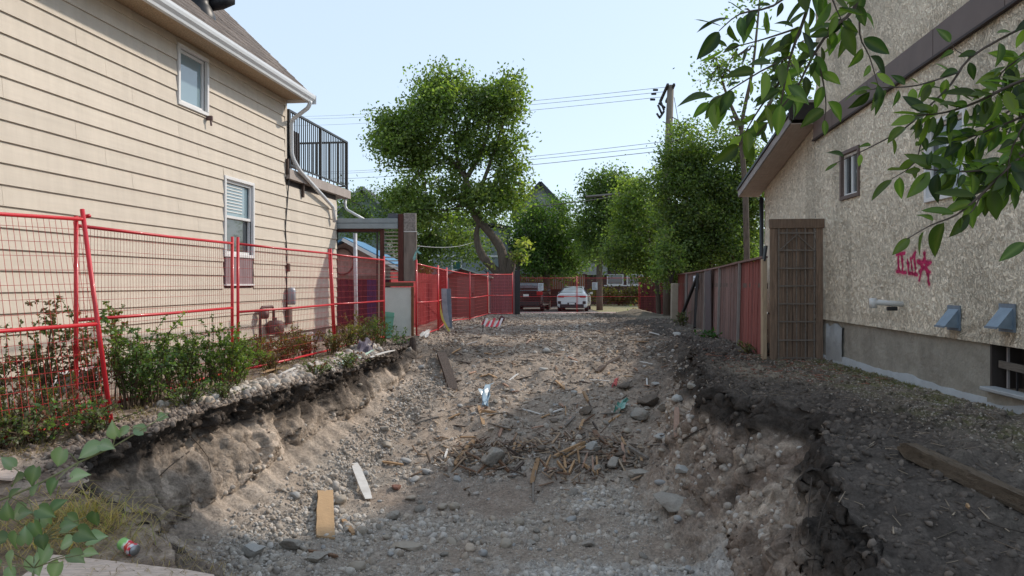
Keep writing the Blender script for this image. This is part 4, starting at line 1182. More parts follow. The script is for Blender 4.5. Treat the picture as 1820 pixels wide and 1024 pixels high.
# ================================================================ RED TEMPORARY FENCE PANELS
M_rp = mat('red_painted_tube', (.56, .018, .028), .4, .12, 5, spec=.5, coat=.15, dirt=.25, dirtc=(.25, .03, .03))
M_rw = mat('red_coated_wire', (.42, .03, .03), .5, .15, 5)
M_steel = mat('galvanised_clamp', (.35, .35, .36), .4, .1, metal=.6)
def site_panel(b0, b1, t0, t1, label, group='red temporary site fence panels', posts=(1, 1), dense=.05, wr=.0022, pr=.020, mid=.47, rows=.115, extra=0.0):
    """panel given by the two bottom and the two top corners"""
    b0, b1, t0, t1 = Vector(b0), Vector(b1), Vector(t0), Vector(t1)
    t = empty('site_fence_panel', b0, label=label, cat='fence panel', group=group)
    L = lambda v: v - b0
    up0, up1 = (t0 - b0), (t1 - b1)
    for i, (b, u) in enumerate(((b0, up0), (b1, up1))):
        if posts[i]:
            mb = MB(); mb.tube([L(b - u.normalized() * .06), L(b + u * 1.035)], pr, 8); mb.build('post', M_rp, t, True)
    def pt(u, v): return (b0 * (1-u) + b1 * u) * (1 - v) + (t0 * (1-u) + t1 * u) * v
    for v, nm in ((.985, 'top_rail'), (mid, 'middle_rail'), (.025, 'bottom_rail')):
        mb = MB(); mb.tube([L(pt(0, v)), L(pt(.5, v) - Vector((0, 0, .006))), L(pt(1, v))], pr * .85, 8); mb.build(nm, M_rp, t, True)
    W = (b1 - b0).length; mb = MB()
    n = max(4, int(W / dense)); 
    for i in range(1, n):
        u = i / n
        j = .004 * (RNG.random() - .5)
        mb.tube([L(pt(u + j, .025)), L(pt(u + j * .3, .5)) + Vector((.006 * math.sin(u * 9), 0, 0)), L(pt(u - j, .985))], wr, 3, cap=False)
    H = up0.length; m = int(H / rows)
    for i in range(1, m):
        v = i / m
        mb.tube([L(pt(0, v)), L(pt(.33, v + .004 * (RNG.random() - .5))), L(pt(.66, v + .004 * (RNG.random() - .5))), L(pt(1, v))], wr, 3, cap=False)
    o = mb.build('wire_mesh', M_rw, t)
    return t
near_g = 'red site fence panels along the lap sided house'
p1 = site_panel((-4.72, 3.85, .0), (-3.46, 6.38, .05), (-5.02, 3.95, 1.80), (-3.80, 6.55, 1.84), 'nearest red site fence panel, leaning outwards at the left picture edge', near_g)
p2 = site_panel((-3.98, 6.75, .02), (-3.70, 9.78, .04), (-3.98, 6.75, 1.80), (-3.70, 9.78, 1.80), 'red site fence panel standing before the sash window', near_g, mid=.50)
p3 = site_panel((-3.66, 9.87, .03), (-3.08, 12.9, .06), (-3.66, 9.87, 1.80), (-3.18, 12.98, 1.79), 'red site fence panel in front of the gas meter', near_g)
p4 = site_panel((-3.14, 13.05, .06), (-2.75, 15.9, .06), (-3.24, 13.1, 1.79), (-2.76, 15.95, 1.77), 'red site fence panel in front of the grey patio beam', near_g)
# clamp linking the first two panels, with its stray brace
cl = empty('fence_coupler', (-3.98, 6.75, 1.83), label='red bracket coupling the two nearest site fence panels at the top', cat='bracket')
mb = MB(); mb.tube([(0, 0, 0), (.10, -.05, .02), (.20, -.14, .02)], .018, 8); mb.build('arm', M_rp, cl, True)
mb = MB(); mb.tube([(.10, -.05, .02), (.11, -.06, -.12)], .014, 8); mb.build('hook', M_rp, cl, True)
far_g = 'red site fence panels beside the green roofed shed'
pts = [(-2.20, 17.0), (-1.97, 19.7), (-1.98, 22.4), (-1.46, 25.6), (-.93, 28.3), (.02, 31.2)]
labs = ['red site fence panel just past the white mesh cabinet', 'red site fence panel left of the yellow and silver banner', 'red site fence panel before the brown shed door',
        'red site fence panel before the right half of the shed', 'red site fence panel under the big tree trunk']
tops = [1.72, 1.66, 1.66, 1.57, 1.60, 1.64]
for i in range(5):
    a, b = pts[i], pts[i+1]
    za, zb = max(gz(a[0] + .1, a[1]), -.1), max(gz(b[0] + .1, b[1]), -.1)
    site_panel((a[0], a[1] + .03, za + .03), (b[0], b[1] - .03, zb + .03), (a[0], a[1] + .03, tops[i]), (b[0], b[1] - .03, tops[i+1]), labs[i], far_g, wr=.0026, pr=.021)
end_g = 'red site fence panels across the far end of the lot'
ep = [(.27, 36.0), (3.17, 36.05), (6.2, 36.0), (7.25, 34.9)]
labe = ['red site fence panel in front of the dark maroon car', 'red site fence panel in front of the pale dry lawn', 'short red site fence panel angled in front of dark bushes']
for i in range(3):
    a, b = ep[i], ep[i+1]
    site_panel((a[0] + .03, a[1], -.24), (b[0] - .03, b[1], -.24), (a[0] + .03, a[1], 1.52), (b[0] - .03, b[1], 1.52 + (.1 if i == 2 else 0)), labe[i], end_g, wr=.0017, pr=.014)
for j, (x, z, lb) in enumerate(((1.40, 1.06, 'white notice on the far fence beside the dark maroon car'), (4.03, 1.10, 'white notice on the far fence right of the white car'))):
    n_ = empty('site_notice', (x, 35.97, z), label=lb, cat='notice', group='white notices on the far fence')
    mb = MB(); mb.box((0, 0, 0), (.26, .01, .36)); s_ = mb.build('sheet', M_paper, n_)
    text_lines(s_, .2, .28, 5, M_ink, -.006)

# ================================================================ PATIO FRAME behind the lap sided house
M_beamg = mat('blue_grey_metal_beam', (.28, .32, .34), .5, .1, 4, dirt=.35, dirtc=(.17, .18, .18))
M_redb = mat('dark_red_brown_timber', (.085, .028, .022), .8, .3, 5, stretch=(7, 7, .8))
M_osb = mat('grey_brown_plywood', (.20, .165, .145), .9, .35, 9, stretch=(1, 1, .2), bump=.3)
M_flake = mat('grey_chip_board', (.25, .225, .21), .9, .5, 24)
PY = 17.2
px = lambda x: (x - 910) / F * PY
pz = lambda y: CZ + (HY - y) / F * PY
patio = empty('patio_frame', (px(590), PY, 0), label='patio screen frame with a grey beam and louvred timber end', cat='patio frame')
def PT(mb, name, m, parent=None, smooth=False):
    mb.v = [tuple(Vector(v) - patio.location) for v in mb.v]; return mb.build(name, m, parent or patio, smooth)
def pbox(x0, x1, y0, y1, dep, m, name, dy=0.0, parent=None, bev=.004):
    mb = MB(); mb.box(((px(x0) + px(x1)) / 2, PY + dy, (pz(y0) + pz(y1)) / 2), (px(x1) - px(x0), dep, pz(y0) - pz(y1)), None, bev); return PT(mb, name, m, parent)
pbox(583, 708, 389, 397, .14, M_beamg, 'beam_upper', -.05); pbox(583, 708, 398, 407, .16, M_beamg, 'beam_lower', -.05)
pbox(590, 676, 407.5, 412, .06, M_redb, 'head_rail', -.02)
pbox(584, 594, 408, 605, .12, M_beamg, 'post', -.02); pbox(594.5, 597, 411, 606, .06, M_white, 'jamb', -.02)
pbox(597.5, 600, 411, 600, .05, M_black, 'door_stile', 0); pbox(669, 672, 411, 600, .05, M_black, 'door_stile', 0); pbox(600, 669, 411, 413.5, .05, M_black, 'door_head', 0)
pbox(676, 683, 407.5, 600, .10, M_redb, 'louvre_post', -.02); pbox(708.5, 718, 381, 500, .12, M_redb, 'louvre_post', -.03)
o = pbox(718.5, 740, 379.5, 411, .10, M_flake, 'end_panel', -.04); o['label'] = 'grey chipboard top of the end panel'
pbox(718.5, 741, 411.5, 413, .11, M_white, 'metal_strip', -.04); pbox(718.5, 741, 413.5, 500, .09, M_osb, 'end_panel', -.04)
pbox(740, 742.5, 500, 578, .10, M_osb, 'end_stud', -.01); pbox(690, 708, 380, 388, .05, mat('dark_grey_flashing', (.09, .10, .12), .5, .1), 'flashing', -.02)
for i in range(14):
    y = 412 + i * 6.35
    pbox(683.3, 708, y, y + 1.9, .07, mat('pale_louvre_slat', (.36, .33, .28), .8, .1) if i == 0 else bpy.data.materials['pale_louvre_slat'], 'louvre_slat', .0, bev=0)
pbox(685, 735, 502, 509, .12, mat('old_brown_rail', (.12, .075, .045), .85, .3, 5, stretch=(.8, 6, 6)), 'shelf_rail', -.06)
pbox(732, 736.5, 510, 597, .05, mat('rust_brown_stud', (.17, .075, .035), .8, .3, 5), 'cabinet_stile', -.10)
# white mesh fronted cabinet
M_wpan = mat('off_white_panel', (.82, .83, .80), .7, .05, 3)
pbox(685, 731.5, 511, 600, .03, M_wpan, 'mesh_panel', -.06)
mb = MB()
for i in range(24):
    x = px(686 + i * 1.95); mb.tube([(x, PY - .085, pz(511.5)), (x, PY - .085, pz(599))], .0016, 3, False)
for i in range(44):
    z = pz(512 + i * 1.98); mb.tube([(px(685.5), PY - .09, z), (px(731), PY - .09, z)], .0016, 3, False)
PT(mb, 'wire_mesh', mat('grey_wire', (.42, .43, .44), .5, .1))
# white pole, streaked
wp = empty('white_pole', (px(627), PY + .4, 0), label='white paint streaked pole standing inside the patio door', cat='pole')
mb = MB(); mb.tube([(0, 0, -.1), (-.03, 0, pz(413))], .045, 10); mb.build('pole', mat('chipped_white_paint', (.62, .62, .66), .6, .3, 14, dirt=.5, dirtc=(.3, .28, .33)), wp, True)
# torn teal ribbon tied on the end panel
rb = empty('teal_ribbon', (px(741), PY - .12, pz(448)), label='small torn teal ribbon tied to the patio end panel', cat='ribbon')
mb = MB()
for (a, b) in (((0, 0), (.06, .10)), ((.0, .0), (-.06, -.16)), ((.02, .02), (.10, -.05)), ((-.02, -.1), (-.05, -.2))):
    p, q = Vector((a[0], 0, a[1])), Vector((b[0], -.03, b[1])); w = Vector((.022, .0, .008))
    mb.add([p - w, p + w, q + w * 1.3, q - w, p - w + Vector((0, .004, 0)), p + w + Vector((0, .004, 0)), q + w * 1.3 + Vector((0, .004, 0)), q - w + Vector((0, .004, 0))], [(0,1,2,3), (7,6,5,4), (0,4,5,1), (1,5,6,2), (2,6,7,3), (3,7,4,0)])
mb.build('strip', mat('teal_cloth', (.22, .42, .40), .8, .15), rb)
# green watering crate at the foot
gc = empty('green_planter', (px(696) , PY - .75, .02), .15, label='pale green plastic planter tipped against the white mesh cabinet', cat='planter')
mb = MB(); r_ = rotxyz(0, .12, 0)
for (c, d) in (((0, -.12, .30), (.22, .012, .56)), ((0, .12, .30), (.22, .012, .56)), ((-.11, 0, .30), (.012, .24, .56)), ((.11, 0, .30), (.012, .24, .56)), ((0, 0, .03), (.22, .24, .012)), ((0, -.13, .50), (.25, .02, .03)), ((0, -.13, .28), (.24, .016, .02))):
    mb.box(r_ @ Vector(c), d, r_)
mb.build('body', mat('pale_green_plastic', (.16, .40, .30), .5, .12, dirt=.3, dirtc=(.2, .25, .18)), gc)

# ---- behind the patio: shed with pink shingled gable, blue roof, purple doors
SY = 22.5
sx = lambda x: (x - 910) / F * SY
sz = lambda y: CZ + (HY - y) / F * SY
shed = empty('garden_shed', (sx(645), SY, 0), label='pinkish garden shed with a blue roof seen through the patio frame', cat='shed')
def SH(mb, name, m, parent=None):
    mb.v = [tuple(Vector(v) - shed.location) for v in mb.v]; return mb.build(name, m, parent or shed)
mb = MB(); mb.prism([(sx(560), -.1), (sx(696), -.1), (sx(696), sz(470)), (sx(618), sz(428)), (sx(560), sz(458))], 2.6, None, (0, SY, 0)); SH(mb, 'wall', mat('pinkish_stucco', (.42, .30, .28), .85, .2, 9, bump=.4))
mb = MB(); mb.beam((sx(614), SY + 1.2, sz(424)), (sx(718), SY + 1.2, sz(478)), 3.2, .06); SH(mb, 'roof_slope', mat('blue_roof_sheet', (.10, .24, .40), .5, .2, 6))
mb = MB(); mb.beam((sx(617), SY + 1.2, sz(425)), (sx(552), SY + 1.2, sz(460)), 3.2, .06); SH(mb, 'roof_slope', bpy.data.materials['blue_roof_sheet'])
mb = MB(); mb.beam((sx(614), SY - .42, sz(427)), (sx(722), SY - .42, sz(484)), .03, .10); SH(mb, 'barge_board', M_white)
mb = MB(); mb.box((sx(646), SY - .05, sz(493)), (sx(684) - sx(596), .06, .10)); SH(mb, 'lintel', M_osb)
M_mar = mat('dark_maroon_board', (.075, .018, .035), .8, .35, 4, stretch=(6, 6, .8), objrand=.25)
M_pur = mat('blue_purple_board', (.06, .05, .16), .8, .3, 4, stretch=(6, 6, .8), objrand=.2)
x = sx(596)
while x < sx(692):
    m = M_pur if (sx(652) < x < sx(667)) else M_mar
    mb = MB(); mb.box((x + .07, SY - .06, (sz(497) - .1) / 2), (.135, .03, sz(497) + .1)); SH(mb, 'wall_board', m); x += .14
mb = MB(); mb.box((sx(677) , SY - .3, sz(520)), (.12, .1, 1.9)); SH(mb, 'corner_board', mat('cream_board', (.45, .38, .30), .8, .1))
mb = MB(); mb.tube([Vector((sx(610) + .35 * math.cos(a * PI / 9), SY - .12, sz(465) + .40 * math.sin(a * PI / 9))) for a in range(19)], .03, 6, False); SH(mb, 'hose_coil', mat('dark_hose', (.10, .05, .045), .6, .2))
# ================================================================ beyond the lot: pad, kerb, lawn, street, houses, pole and wires
def flat(name, x0, x1, y0, y1, z, m, label, t=.05):
    mb = MB(); mb.box(((x0+x1)/2, (y0+y1)/2, z - t/2), (x1-x0, y1-y0, t)); o = mb.build(name, m); tag(o, label, kind='structure'); return o
M_gravel = mat('grey_gravel_pad', (.20, .195, .185), .95, .35, 9, bump=.6, bscale=40)
M_concp = mat('pale_concrete_strip', (.58, .555, .51), .9, .1, 4, bump=.2)
M_asph = mat('grey_asphalt', (.16, .155, .145), .92, .2, 8, bump=.3)
M_lawn = mat('dry_pale_lawn', (.30, .27, .15), .98, .25, 3, bump=.6, bscale=30, dirt=.4, dirtc=(.14, .16, .06))
flat('kerb', -6, 14, 37.9, 39.3, -.30, M_concp, 'pale concrete kerb strip behind the far fence', .20)
flat('driveway', -6.9, 4.9, 39.3, 62, -.39, M_asph, 'grey asphalt driveway under the parked cars')
flat('lawn', 4.9, 16, 39.32, 56, -.375, M_lawn, 'pale dry lawn beyond the far fence')
flat('street', -200, 200, 75, 84, -.42, M_asph, 'grey asphalt street in the distance', .02)

M_bsid = mat('blue_grey_siding', (.23, .26, .27), .75, .15, 3, stretch=(1, 1, 12))
M_gsid = mat('grey_siding', (.30, .31, .31), .8, .12, 3, stretch=(1, 1, 12))
M_droof = mat('dark_grey_shingles', (.055, .058, .062), .95, .3, 12, bump=.4)
M_broof = mat('brown_dark_wall', (.065, .048, .042), .85, .25, 5, stretch=(1, 1, 6))
def gable_house(label, xc, y, w, d, zeave, zpeak, mwall, mroof, win=(), trim=M_white, z0=-.45, over=.35, side=False):
    h = empty('far_house', (xc, y, z0), label=label, cat='house')
    mb = MB(); mb.prism([(-w/2, 0), (w/2, 0), (w/2, zeave - z0), (0, zpeak - z0), (-w/2, zeave - z0)] , d); mb.build('wall', mwall, h)
    sl = math.atan2(zpeak - zeave, w / 2); L = math.hypot(zpeak - zeave, w / 2) + over
    for s in (-1, 1):
        a = Vector((0, d/2, zpeak - z0 + .10)); b = Vector((s * L * math.cos(sl), d/2, zpeak - z0 + .10 - L * math.sin(sl)))
        mb = MB(); mb.beam(a, b, d + 2 * over, .12, up=(0, 0, 1)); rf = mb.build('roof', mroof, h)
        a2 = a + Vector((0, -d/2 - over - .03, -.03)); b2 = b + Vector((0, -d/2 - over - .03, -.03))
        mb = MB(); mb.beam(a2, b2, .05, .2); mb.build('barge_board', trim, rf)
    for (wx, wz, ww, wh) in win:
        mb = MB(); mb.box((wx - xc, -.03, wz - z0), (ww + .2, .08, wh + .2)); wd = mb.build('window', trim, h)
        mb = MB(); mb.box((wx - xc, -.075, wz - z0), (ww, .02, wh)); mb.build('pane', M_glassD, wd)
        mb = MB(); mb.box((wx - xc, -.09, wz - z0), (ww, .012, .04)); mb.build('sash', trim, wd)
    return h
def Q(px_, py_, Y): return (px_ - 910) / F * Y, CZ + (HY - py_) / F * Y
# grey house behind the big tree, dark roof gable to its right, small gable on the left
xa, za = Q(960, 327, 52); _, zb = Q(960, 372, 52)
gable_house('grey house with a steep dark roof behind the big tree', xa, 52, 3.4, 9, zb, za, M_gsid, M_droof, [], mat('dark_trim', (.05,.055,.06), .6, .1))
h2 = empty('far_house', (-2.6, 47, -.45), label='blue grey sided house wing with a small white window behind the shed', cat='house')
mb = MB(); mb.box((0, 2.5, 2.6), (5.0, 5, 5.2)); mb.build('wall', M_bsid, h2)
xw, zw = Q(812, 472, 47)
mb = MB(); mb.box((xw + 2.6, -.04, zw + .45), (.66, .08, .66)); wd = mb.build('window', M_white, h2)
mb = MB(); mb.box((xw + 2.6, -.09, zw + .45), (.46, .02, .46)); mb.build('pane', glass_mat('green_dark_glass', (.04, .12, .11)), wd)
mb = MB(); mb.box((0, -.03, 3.4), (5.0, .06, .12)); mb.build('belt_board', M_white, h2)
mb = MB(); mb.beam((-2.7, 2.5, 6.2), (2.55, 2.5, 5.2), 5.6, .14); mb.build('roof', M_droof, h2)
xa, za = Q(645, 336, 48); _, zb = Q(645, 376, 48)
gable_house('grey green gabled house above the hedge left of the tree', xa, 48, 3.2, 8, zb, za, mat('grey_green_wall', (.16, .20, .17), .85, .12), M_droof, [], M_gsid)
# right hand background: dark garage and house with a white sill
h3 = empty('far_house', (7.6, 56, -.45), label='dark brown low house with a white window sill beyond the lawn', cat='house')
mb = MB(); mb.box((0, 3, 1.3), (5.6, 6, 2.6)); mb.build('wall', M_broof, h3)
mb = MB(); mb.box((-1.6, -.1, 2.9), (2.4, .2, 1.2)); mb.build('upper_wall', M_gsid, h3)
for x_ in (.2, 1.7):
    mb = MB(); mb.box((x_, -.05, 1.95), (1.25, .08, .8)); wd = mb.build('window', M_white, h3)
    mb = MB(); mb.box((x_, -.1, 1.98), (1.1, .02, .68)); mb.build('pane', M_glassD, wd)
mb = MB(); mb.box((1.0, -.12, 1.5), (3.3, .1, .08)); mb.build('sill', M_white, h3)
mb = MB(); mb.beam((-3, 3, 3.55), (3, 3, 2.7), 6.6, .15); mb.build('roof', M_droof, h3)
h4 = empty('far_house', (2.5, 58, -.45), label='dim house with a deck behind the parked cars', cat='house')
mb = MB(); mb.box((0, 3, 1.8), (6.6, 6, 3.6)); mb.build('wall', M_gsid, h4)
mb = MB(); mb.beam((-3.8, 2.7, 4.6), (3.6, 2.7, 3.5), 6.8, .15); mb.build('roof', M_droof, h4)
dk = empty('deck_screen', (0.2, 51, .1), label='slatted orange brown deck screen behind the parked cars', cat='screen')
M_cedar = mat('cedar_slat', (.24, .105, .055), .8, .25, 5, stretch=(6, 6, 1), objrand=.2)
for i in range(30):
    mb = MB(); mb.box((.25 + i * .155, 0, 1.2), (.10, .03, .98)); mb.build('slat', M_cedar, dk)
mb = MB(); mb.box((2.5, .02, 1.72), (4.9, .10, .08)); mb.build('cap_rail', M_redb, dk)
mb = MB(); mb.box((2.5, .02, .68), (4.9, .10, .10)); mb.build('floor_beam', M_redb, dk)
for x_ in (.1, 2.5, 4.9):
    mb = MB(); mb.box((x_, .06, .6), (.14, .14, 2.3)); mb.build('screen_post', M_redb, dk)
mb = MB(); mb.box((2.5, .3, .10), (4.7, .1, 1.1)); mb.build('skirt', M_broof, dk)
gp_ = empty('grey_column', (5.0, 52, -.45), label='pale grey square column between the deck and the dark house', cat='column')
mb = MB(); mb.box((0, 0, 2.2), (.5, .4, 4.4)); mb.build('shaft', M_gsid, gp_)

# green roofed shed and maroon fence behind the red panels
sd = empty('tool_shed', (-1.75, 29.6, -.15), label='brown shed with pale green low roof behind the red fence panels', cat='shed')
M_shw = mat('brown_pink_shed_wall', (.22, .135, .115), .85, .15, 4, stretch=(1, 1, 10))
mb = MB(); mb.prism([(-.78, 0), (.78, 0), (.78, 1.62), (-.25, 1.95), (-.78, 1.68)], 2.2); mb.build('wall', M_shw, sd)
M_grf = mat('pale_green_roofing', (.26, .34, .29), .7, .12, 5)
mb = MB(); mb.beam((-.27, 1.0, 1.99), (.95, 1.0, 1.62), 2.6, .05); mb.build('roof_slope', M_grf, sd)
mb = MB(); mb.beam((-.25, 1.0, 1.99), (-.95, 1.0, 1.64), 2.6, .05); mb.build('roof_slope', mat('shaded_green_roofing', (.06, .09, .08), .7, .2), sd)  # slope turned from the sun: shade put into a darker roofing colour
mb = MB(); mb.box((-.1, -.03, .85), (.7, .04, 1.6)); dr = mb.build('door', mat('dull_pink_door', (.27, .17, .15), .8, .1, 4), sd)
mb = MB(); mb.box((.18, -.06, .95), (.05, .04, .12)); mb.build('latch', M_black, dr)
def board_fence(pts_, label, m, zt, z0=-.25, w=.15, name='board_fence'):
    f = empty(name, (pts_[0][0], pts_[0][1], z0), label=label, cat='fence')
    O = Vector(f.location)
    for a, b in zip(pts_[:-1], pts_[1:]):
        L_ = math.hypot(b[0]-a[0], b[1]-a[1]); an = math.atan2(b[1]-a[1], b[0]-a[0]); n = int(L_ / w)
        for i in range(n):
            t = (i + .5) / n; h = zt - z0 + .04 * (RNG.random() - .5)
            mb = MB(); mb.box(Vector((a[0]*(1-t)+b[0]*t, a[1]*(1-t)+b[1]*t, z0 + h/2)) - O, (w - .012, .02, h), rotz(an) @ rotxyz(0, .02 * (RNG.random() - .5), 0)); mb.build('fence_board', m, f)
        mb = MB(); mb.beam(Vector((a[0], a[1] + .02, zt - .25)) - O, Vector((b[0], b[1] + .02, zt - .25)) - O, .04, .08); mb.build('back_rail', m, f)
    return f
M_crim = mat('crimson_stained_board', (.30, .022, .025), .8, .3, 4, stretch=(6, 6, .7), objrand=.25, dirt=.3, dirtc=(.12, .03, .03))
board_fence([(-3.0, 18.2), (-2.85, 22.2), (-2.62, 29.4)], 'crimson stained board fence behind the red panels', M_crim, 1.55)
board_fence([(-.92, 31.6), (.12, 33.2)], 'dark maroon board fence beneath the big tree', M_mar, 1.62)
bp_ = empty('dark_post_stack', (.24, 33.5, -.2), label='black gate post stack between the maroon fence and the dark maroon car', cat='post')
mb = MB(); mb.box((0, 0, 1.0), (.25, .2, 2.0)); mb.build('post', M_black, bp_)
board_fence([(6.3, 36.6), (8.6, 34.0)], 'dark red board fence in the far right corner of lot', mat('dull_dark_red_board', (.10, .028, .028), .85, .3, 4, stretch=(6, 6, .7), objrand=.25), 1.55)
board_fence([(5.5, 24.8), (7.4, 33.6)], 'dim brown board fence behind the pale concrete post', M_greyb, 1.45)

# utility pole
UY = 31.0
ux = lambda x: (x - 910) / F * UY
uz = lambda y: CZ + (HY - y) / F * UY
pole = empty('utility_pole', (ux(1187), UY, -.3), label='tall wooden utility pole with wires behind the right trees', cat='utility pole')
def UP(mb, name, m, parent=None, smooth=False):
    mb.v = [tuple(Vector(v) - pole.location) for v in mb.v]; return mb.build(name, m, parent or pole, smooth)
M_pole = mat('weathered_pole_wood', (.20, .165, .13), .9, .25, 4, stretch=(10, 10, .6), bump=.4)
mb = MB(); mb.tube([(ux(1186), UY, -.4), (ux(1186.5), UY, uz(300)), (ux(1192), UY, uz(152))], [.19, .16, .135], 14); UP(mb, 'pole', M_pole, None, True)
for dx, lb in ((-5, 0), (6, 1)):
    mb = MB(); mb.beam((ux(1190 + dx), UY - .25, uz(153)), (ux(1186 + dx), UY + .9, uz(172)), .09, .11); UP(mb, 'cross_arm', mat('dark_arm_wood', (.045, .04, .035), .8, .2) if lb == 0 else bpy.data.materials['dark_arm_wood'])
mb = MB()
for (a, b) in (((1182, 192), (1170, 184)), ((1180, 198), (1172, 210))):
    mb.tube([(ux(a[0]), UY, uz(a[1])), (ux(b[0]), UY - .1, uz(b[1]))], .05, 8)
UP(mb, 'bracket', M_black)
for (a, b) in (((1168, 188), (1175, 204)), ((1173, 182), (1179, 198)), ((1166, 203), (1172, 212))):
    mb = MB(); mb.tube([(ux(a[0]), UY - .15, uz(a[1])), (ux(b[0]), UY - .15, uz(b[1]))], .045, 8); UP(mb, 'fuse_cutout', M_black, None, True)
mb = MB(); mb.tube([(ux(1199), UY + .1, uz(172)), (ux(1230), UY + 2, uz(228))], .012, 5); UP(mb, 'guy_wire', M_black)
for pts_ in ([(1189, 207), (1203, 214), (1210, 224)], [(1177, 217), (1192, 226), (1204, 232)], [(1195, 244), (1204, 235), (1206, 228)]):
    mb = MB(); mb.tube([(ux(a), UY - .1, uz(b)) for a, b in pts_], .02, 6); UP(mb, 'cable_bracket', M_black)
mb = MB(); mb.tube([(ux(1197), UY, uz(225)), (ux(1196), UY, uz(300))], .035, 6); UP(mb, 'conduit', M_gsid)
# wires run to a far pole out of view on the left
def wire(a, b, sag, r, label, ya=UY, yb=84, name='overhead_wire', m=None, n=18, grp='overhead wires running left from the utility pole'):
    A = P(a[0], a[1], ya); B = P(b[0], b[1], yb)
    o = empty(name, A, label=label, cat='wire', group=grp)
    mb = MB(); mb.tube([(A.lerp(B, i / n) - A) - Vector((0, 0, sag * 4 * (i / n) * (1 - i / n))) for i in range(n + 1)], r, 4, False); mb.build('wire', m or M_black, o)
    return o
wire((1183, 155), (430, 206), .5, .009, 'topmost overhead wire leaving the pole top'); wire((1182, 163), (430, 210), .5, .009, 'second overhead wire down from the pole top')
wire((1180, 172), (430, 222), .5, .009, 'third overhead wire down from the pole top')
wire((1180, 252), (430, 304), .6, .010, 'upper wire of the lower wire trio'); wire((1180, 260), (430, 309), .5, .010, 'middle wire of the lower wire trio')
wire((1180, 268), (430, 316), .6, .013, 'lowest wire of the lower wire trio')
for j, (x, y) in enumerate(((1165, 160), (1162, 167), (1160, 177))):
    p = P(x, y, UY + 1.0)
    ins = empty('insulator', p, label='dark line insulator on the %s wire beside the pole' % (('top', 'second', 'third')[j]), cat='insulator', group='line insulators beside the pole')
    mb = MB(); mb.lathe([(0, -.12), (.05, -.1), (.05, .1), (0, .12)], (0, 0, 0), 8, rotxyz(0, PI/2, 0)); mb.build('body', M_black, ins)
wire((740, 372), (1160, 336), .35, .022, 'thick black service cable crossing low before the trees', 33, 40, 'service_cable', grp=None)
wire((1040, 350), (1120, 342), .02, .07, 'black sleeve on the low service cable', 38.1, 39.4, 'cable_sleeve', grp=None, n=3)
wire((742, 437), (842, 430), .12, .006, 'thin pale clothes line between the patio panel and tree', 17.3, 33, 'clothes_line', m=M_gutter, grp=None)

# ================================================================ CARS
def car_body(st):
    """stations: y, z_low, z_belt, z_top, half width, half width top -> lofted shell"""
    vs = []; fs = []; n = 13
    for (y, zl, zb, zt, w, wt) in st:
        half = [(0, zl), (w * .86, zl), (w * .97, zl + .10), (w, zl + (zb - zl) * .45), (w * .985, zb - .06), (w * .93, zb), (wt, zt - .04), (wt * .86, zt), (0, zt + .012)]
        pts_ = half + [(-x, z) for x, z in reversed(half[1:-1])]
        vs += [(x, y, z) for x, z in pts_]
        n = len(pts_)
    for i in range(len(st) - 1):
        for k in range(n):
            k2 = (k + 1) % n; fs.append((i*n+k, (i+1)*n+k, (i+1)*n+k2, i*n+k2))
    fs.append(tuple(range(n))); fs.append(tuple(reversed(range((len(st)-1)*n, len(st)*n))))
    return vs, fs
def make_car(label, loc, rz, paint, st, glass, rear, tail, plate, dark, wheel_y, wr, track, mirror_y, mirror_z):
    c = empty('parked_car', loc, rz, label=label, cat='car')
    mb = MB(); mb.add(*car_body(st)); b = mb.build('body', paint, c)
    md = b.modifiers.new('bevel', 'BEVEL'); md.width = .025; md.segments = 2; md.limit_method = 'ANGLE'
    for q in glass:
        mb = MB(); q = [Vector(v) for v in q]; nn = (q[1] - q[0]).cross(q[3] - q[0]).normalized() * .012
        mb.add(q + [v + nn for v in q], [(0,3,2,1), (4,5,6,7), (0,1,5,4), (1,2,6,5), (2,3,7,6), (3,0,4,7)]); mb.build('side_window', M_carglass, c)
    q = [Vector(v) for v in rear]; nn = Vector((0, -.012, .006))
    mb = MB(); mb.add(q + [v + nn for v in q], [(0,3,2,1), (4,5,6,7), (0,1,5,4), (1,2,6,5), (2,3,7,6), (3,0,4,7)]); mb.build('rear_window', M_rearglass, c)
    for (p, d) in tail: mb = MB(); mb.box(p, d, None, .015); mb.build('tail_light', M_tail, c)
    for (p, d) in dark: mb = MB(); mb.box(p, d, None, .02); mb.build('bumper_insert', M_black, c)
    mb = MB(); mb.box(plate, (.32, .012, .16)); mb.build('number_plate', M_white, c)
    for y in wheel_y:
        for s in (-1, 1):
            R_ = rotxyz(0, PI/2, 0)
            mb = MB(); mb.lathe([(wr * .62, -.10), (wr * .97, -.10), (wr, -.06), (wr, .06), (wr * .97, .10), (wr * .62, .10)], (s * track, y, wr), 20, R_); w_ = mb.build('wheel', M_tyre, c, True)
            mb = MB(); mb.lathe([(0, -.085), (wr * .62, -.09), (wr * .64, .09), (0, .085)], (s * track, y, wr), 14, R_); mb.build('rim', M_rim, w_, True)
    for s in (-1, 1):
        mb = MB(); mb.box((s * (track + .17), mirror_y, mirror_z), (.18, .10, .13), None, .03); mb.build('side_mirror', paint if s else paint, c)
    return c
M_carglass = glass_mat('car_side_glass', (.02, .025, .03)); M_rearglass = glass_mat('car_rear_glass', (.06, .085, .10), .15)
M_tail = mat('red_tail_light', (.45, .015, .02), .2, .05, spec=.7, coat=.5); M_tyre = mat('tyre_rubber', (.02, .02, .02), .8, .1); M_rim = mat('silver_rim', (.35, .35, .36), .3, .05, metal=.6)
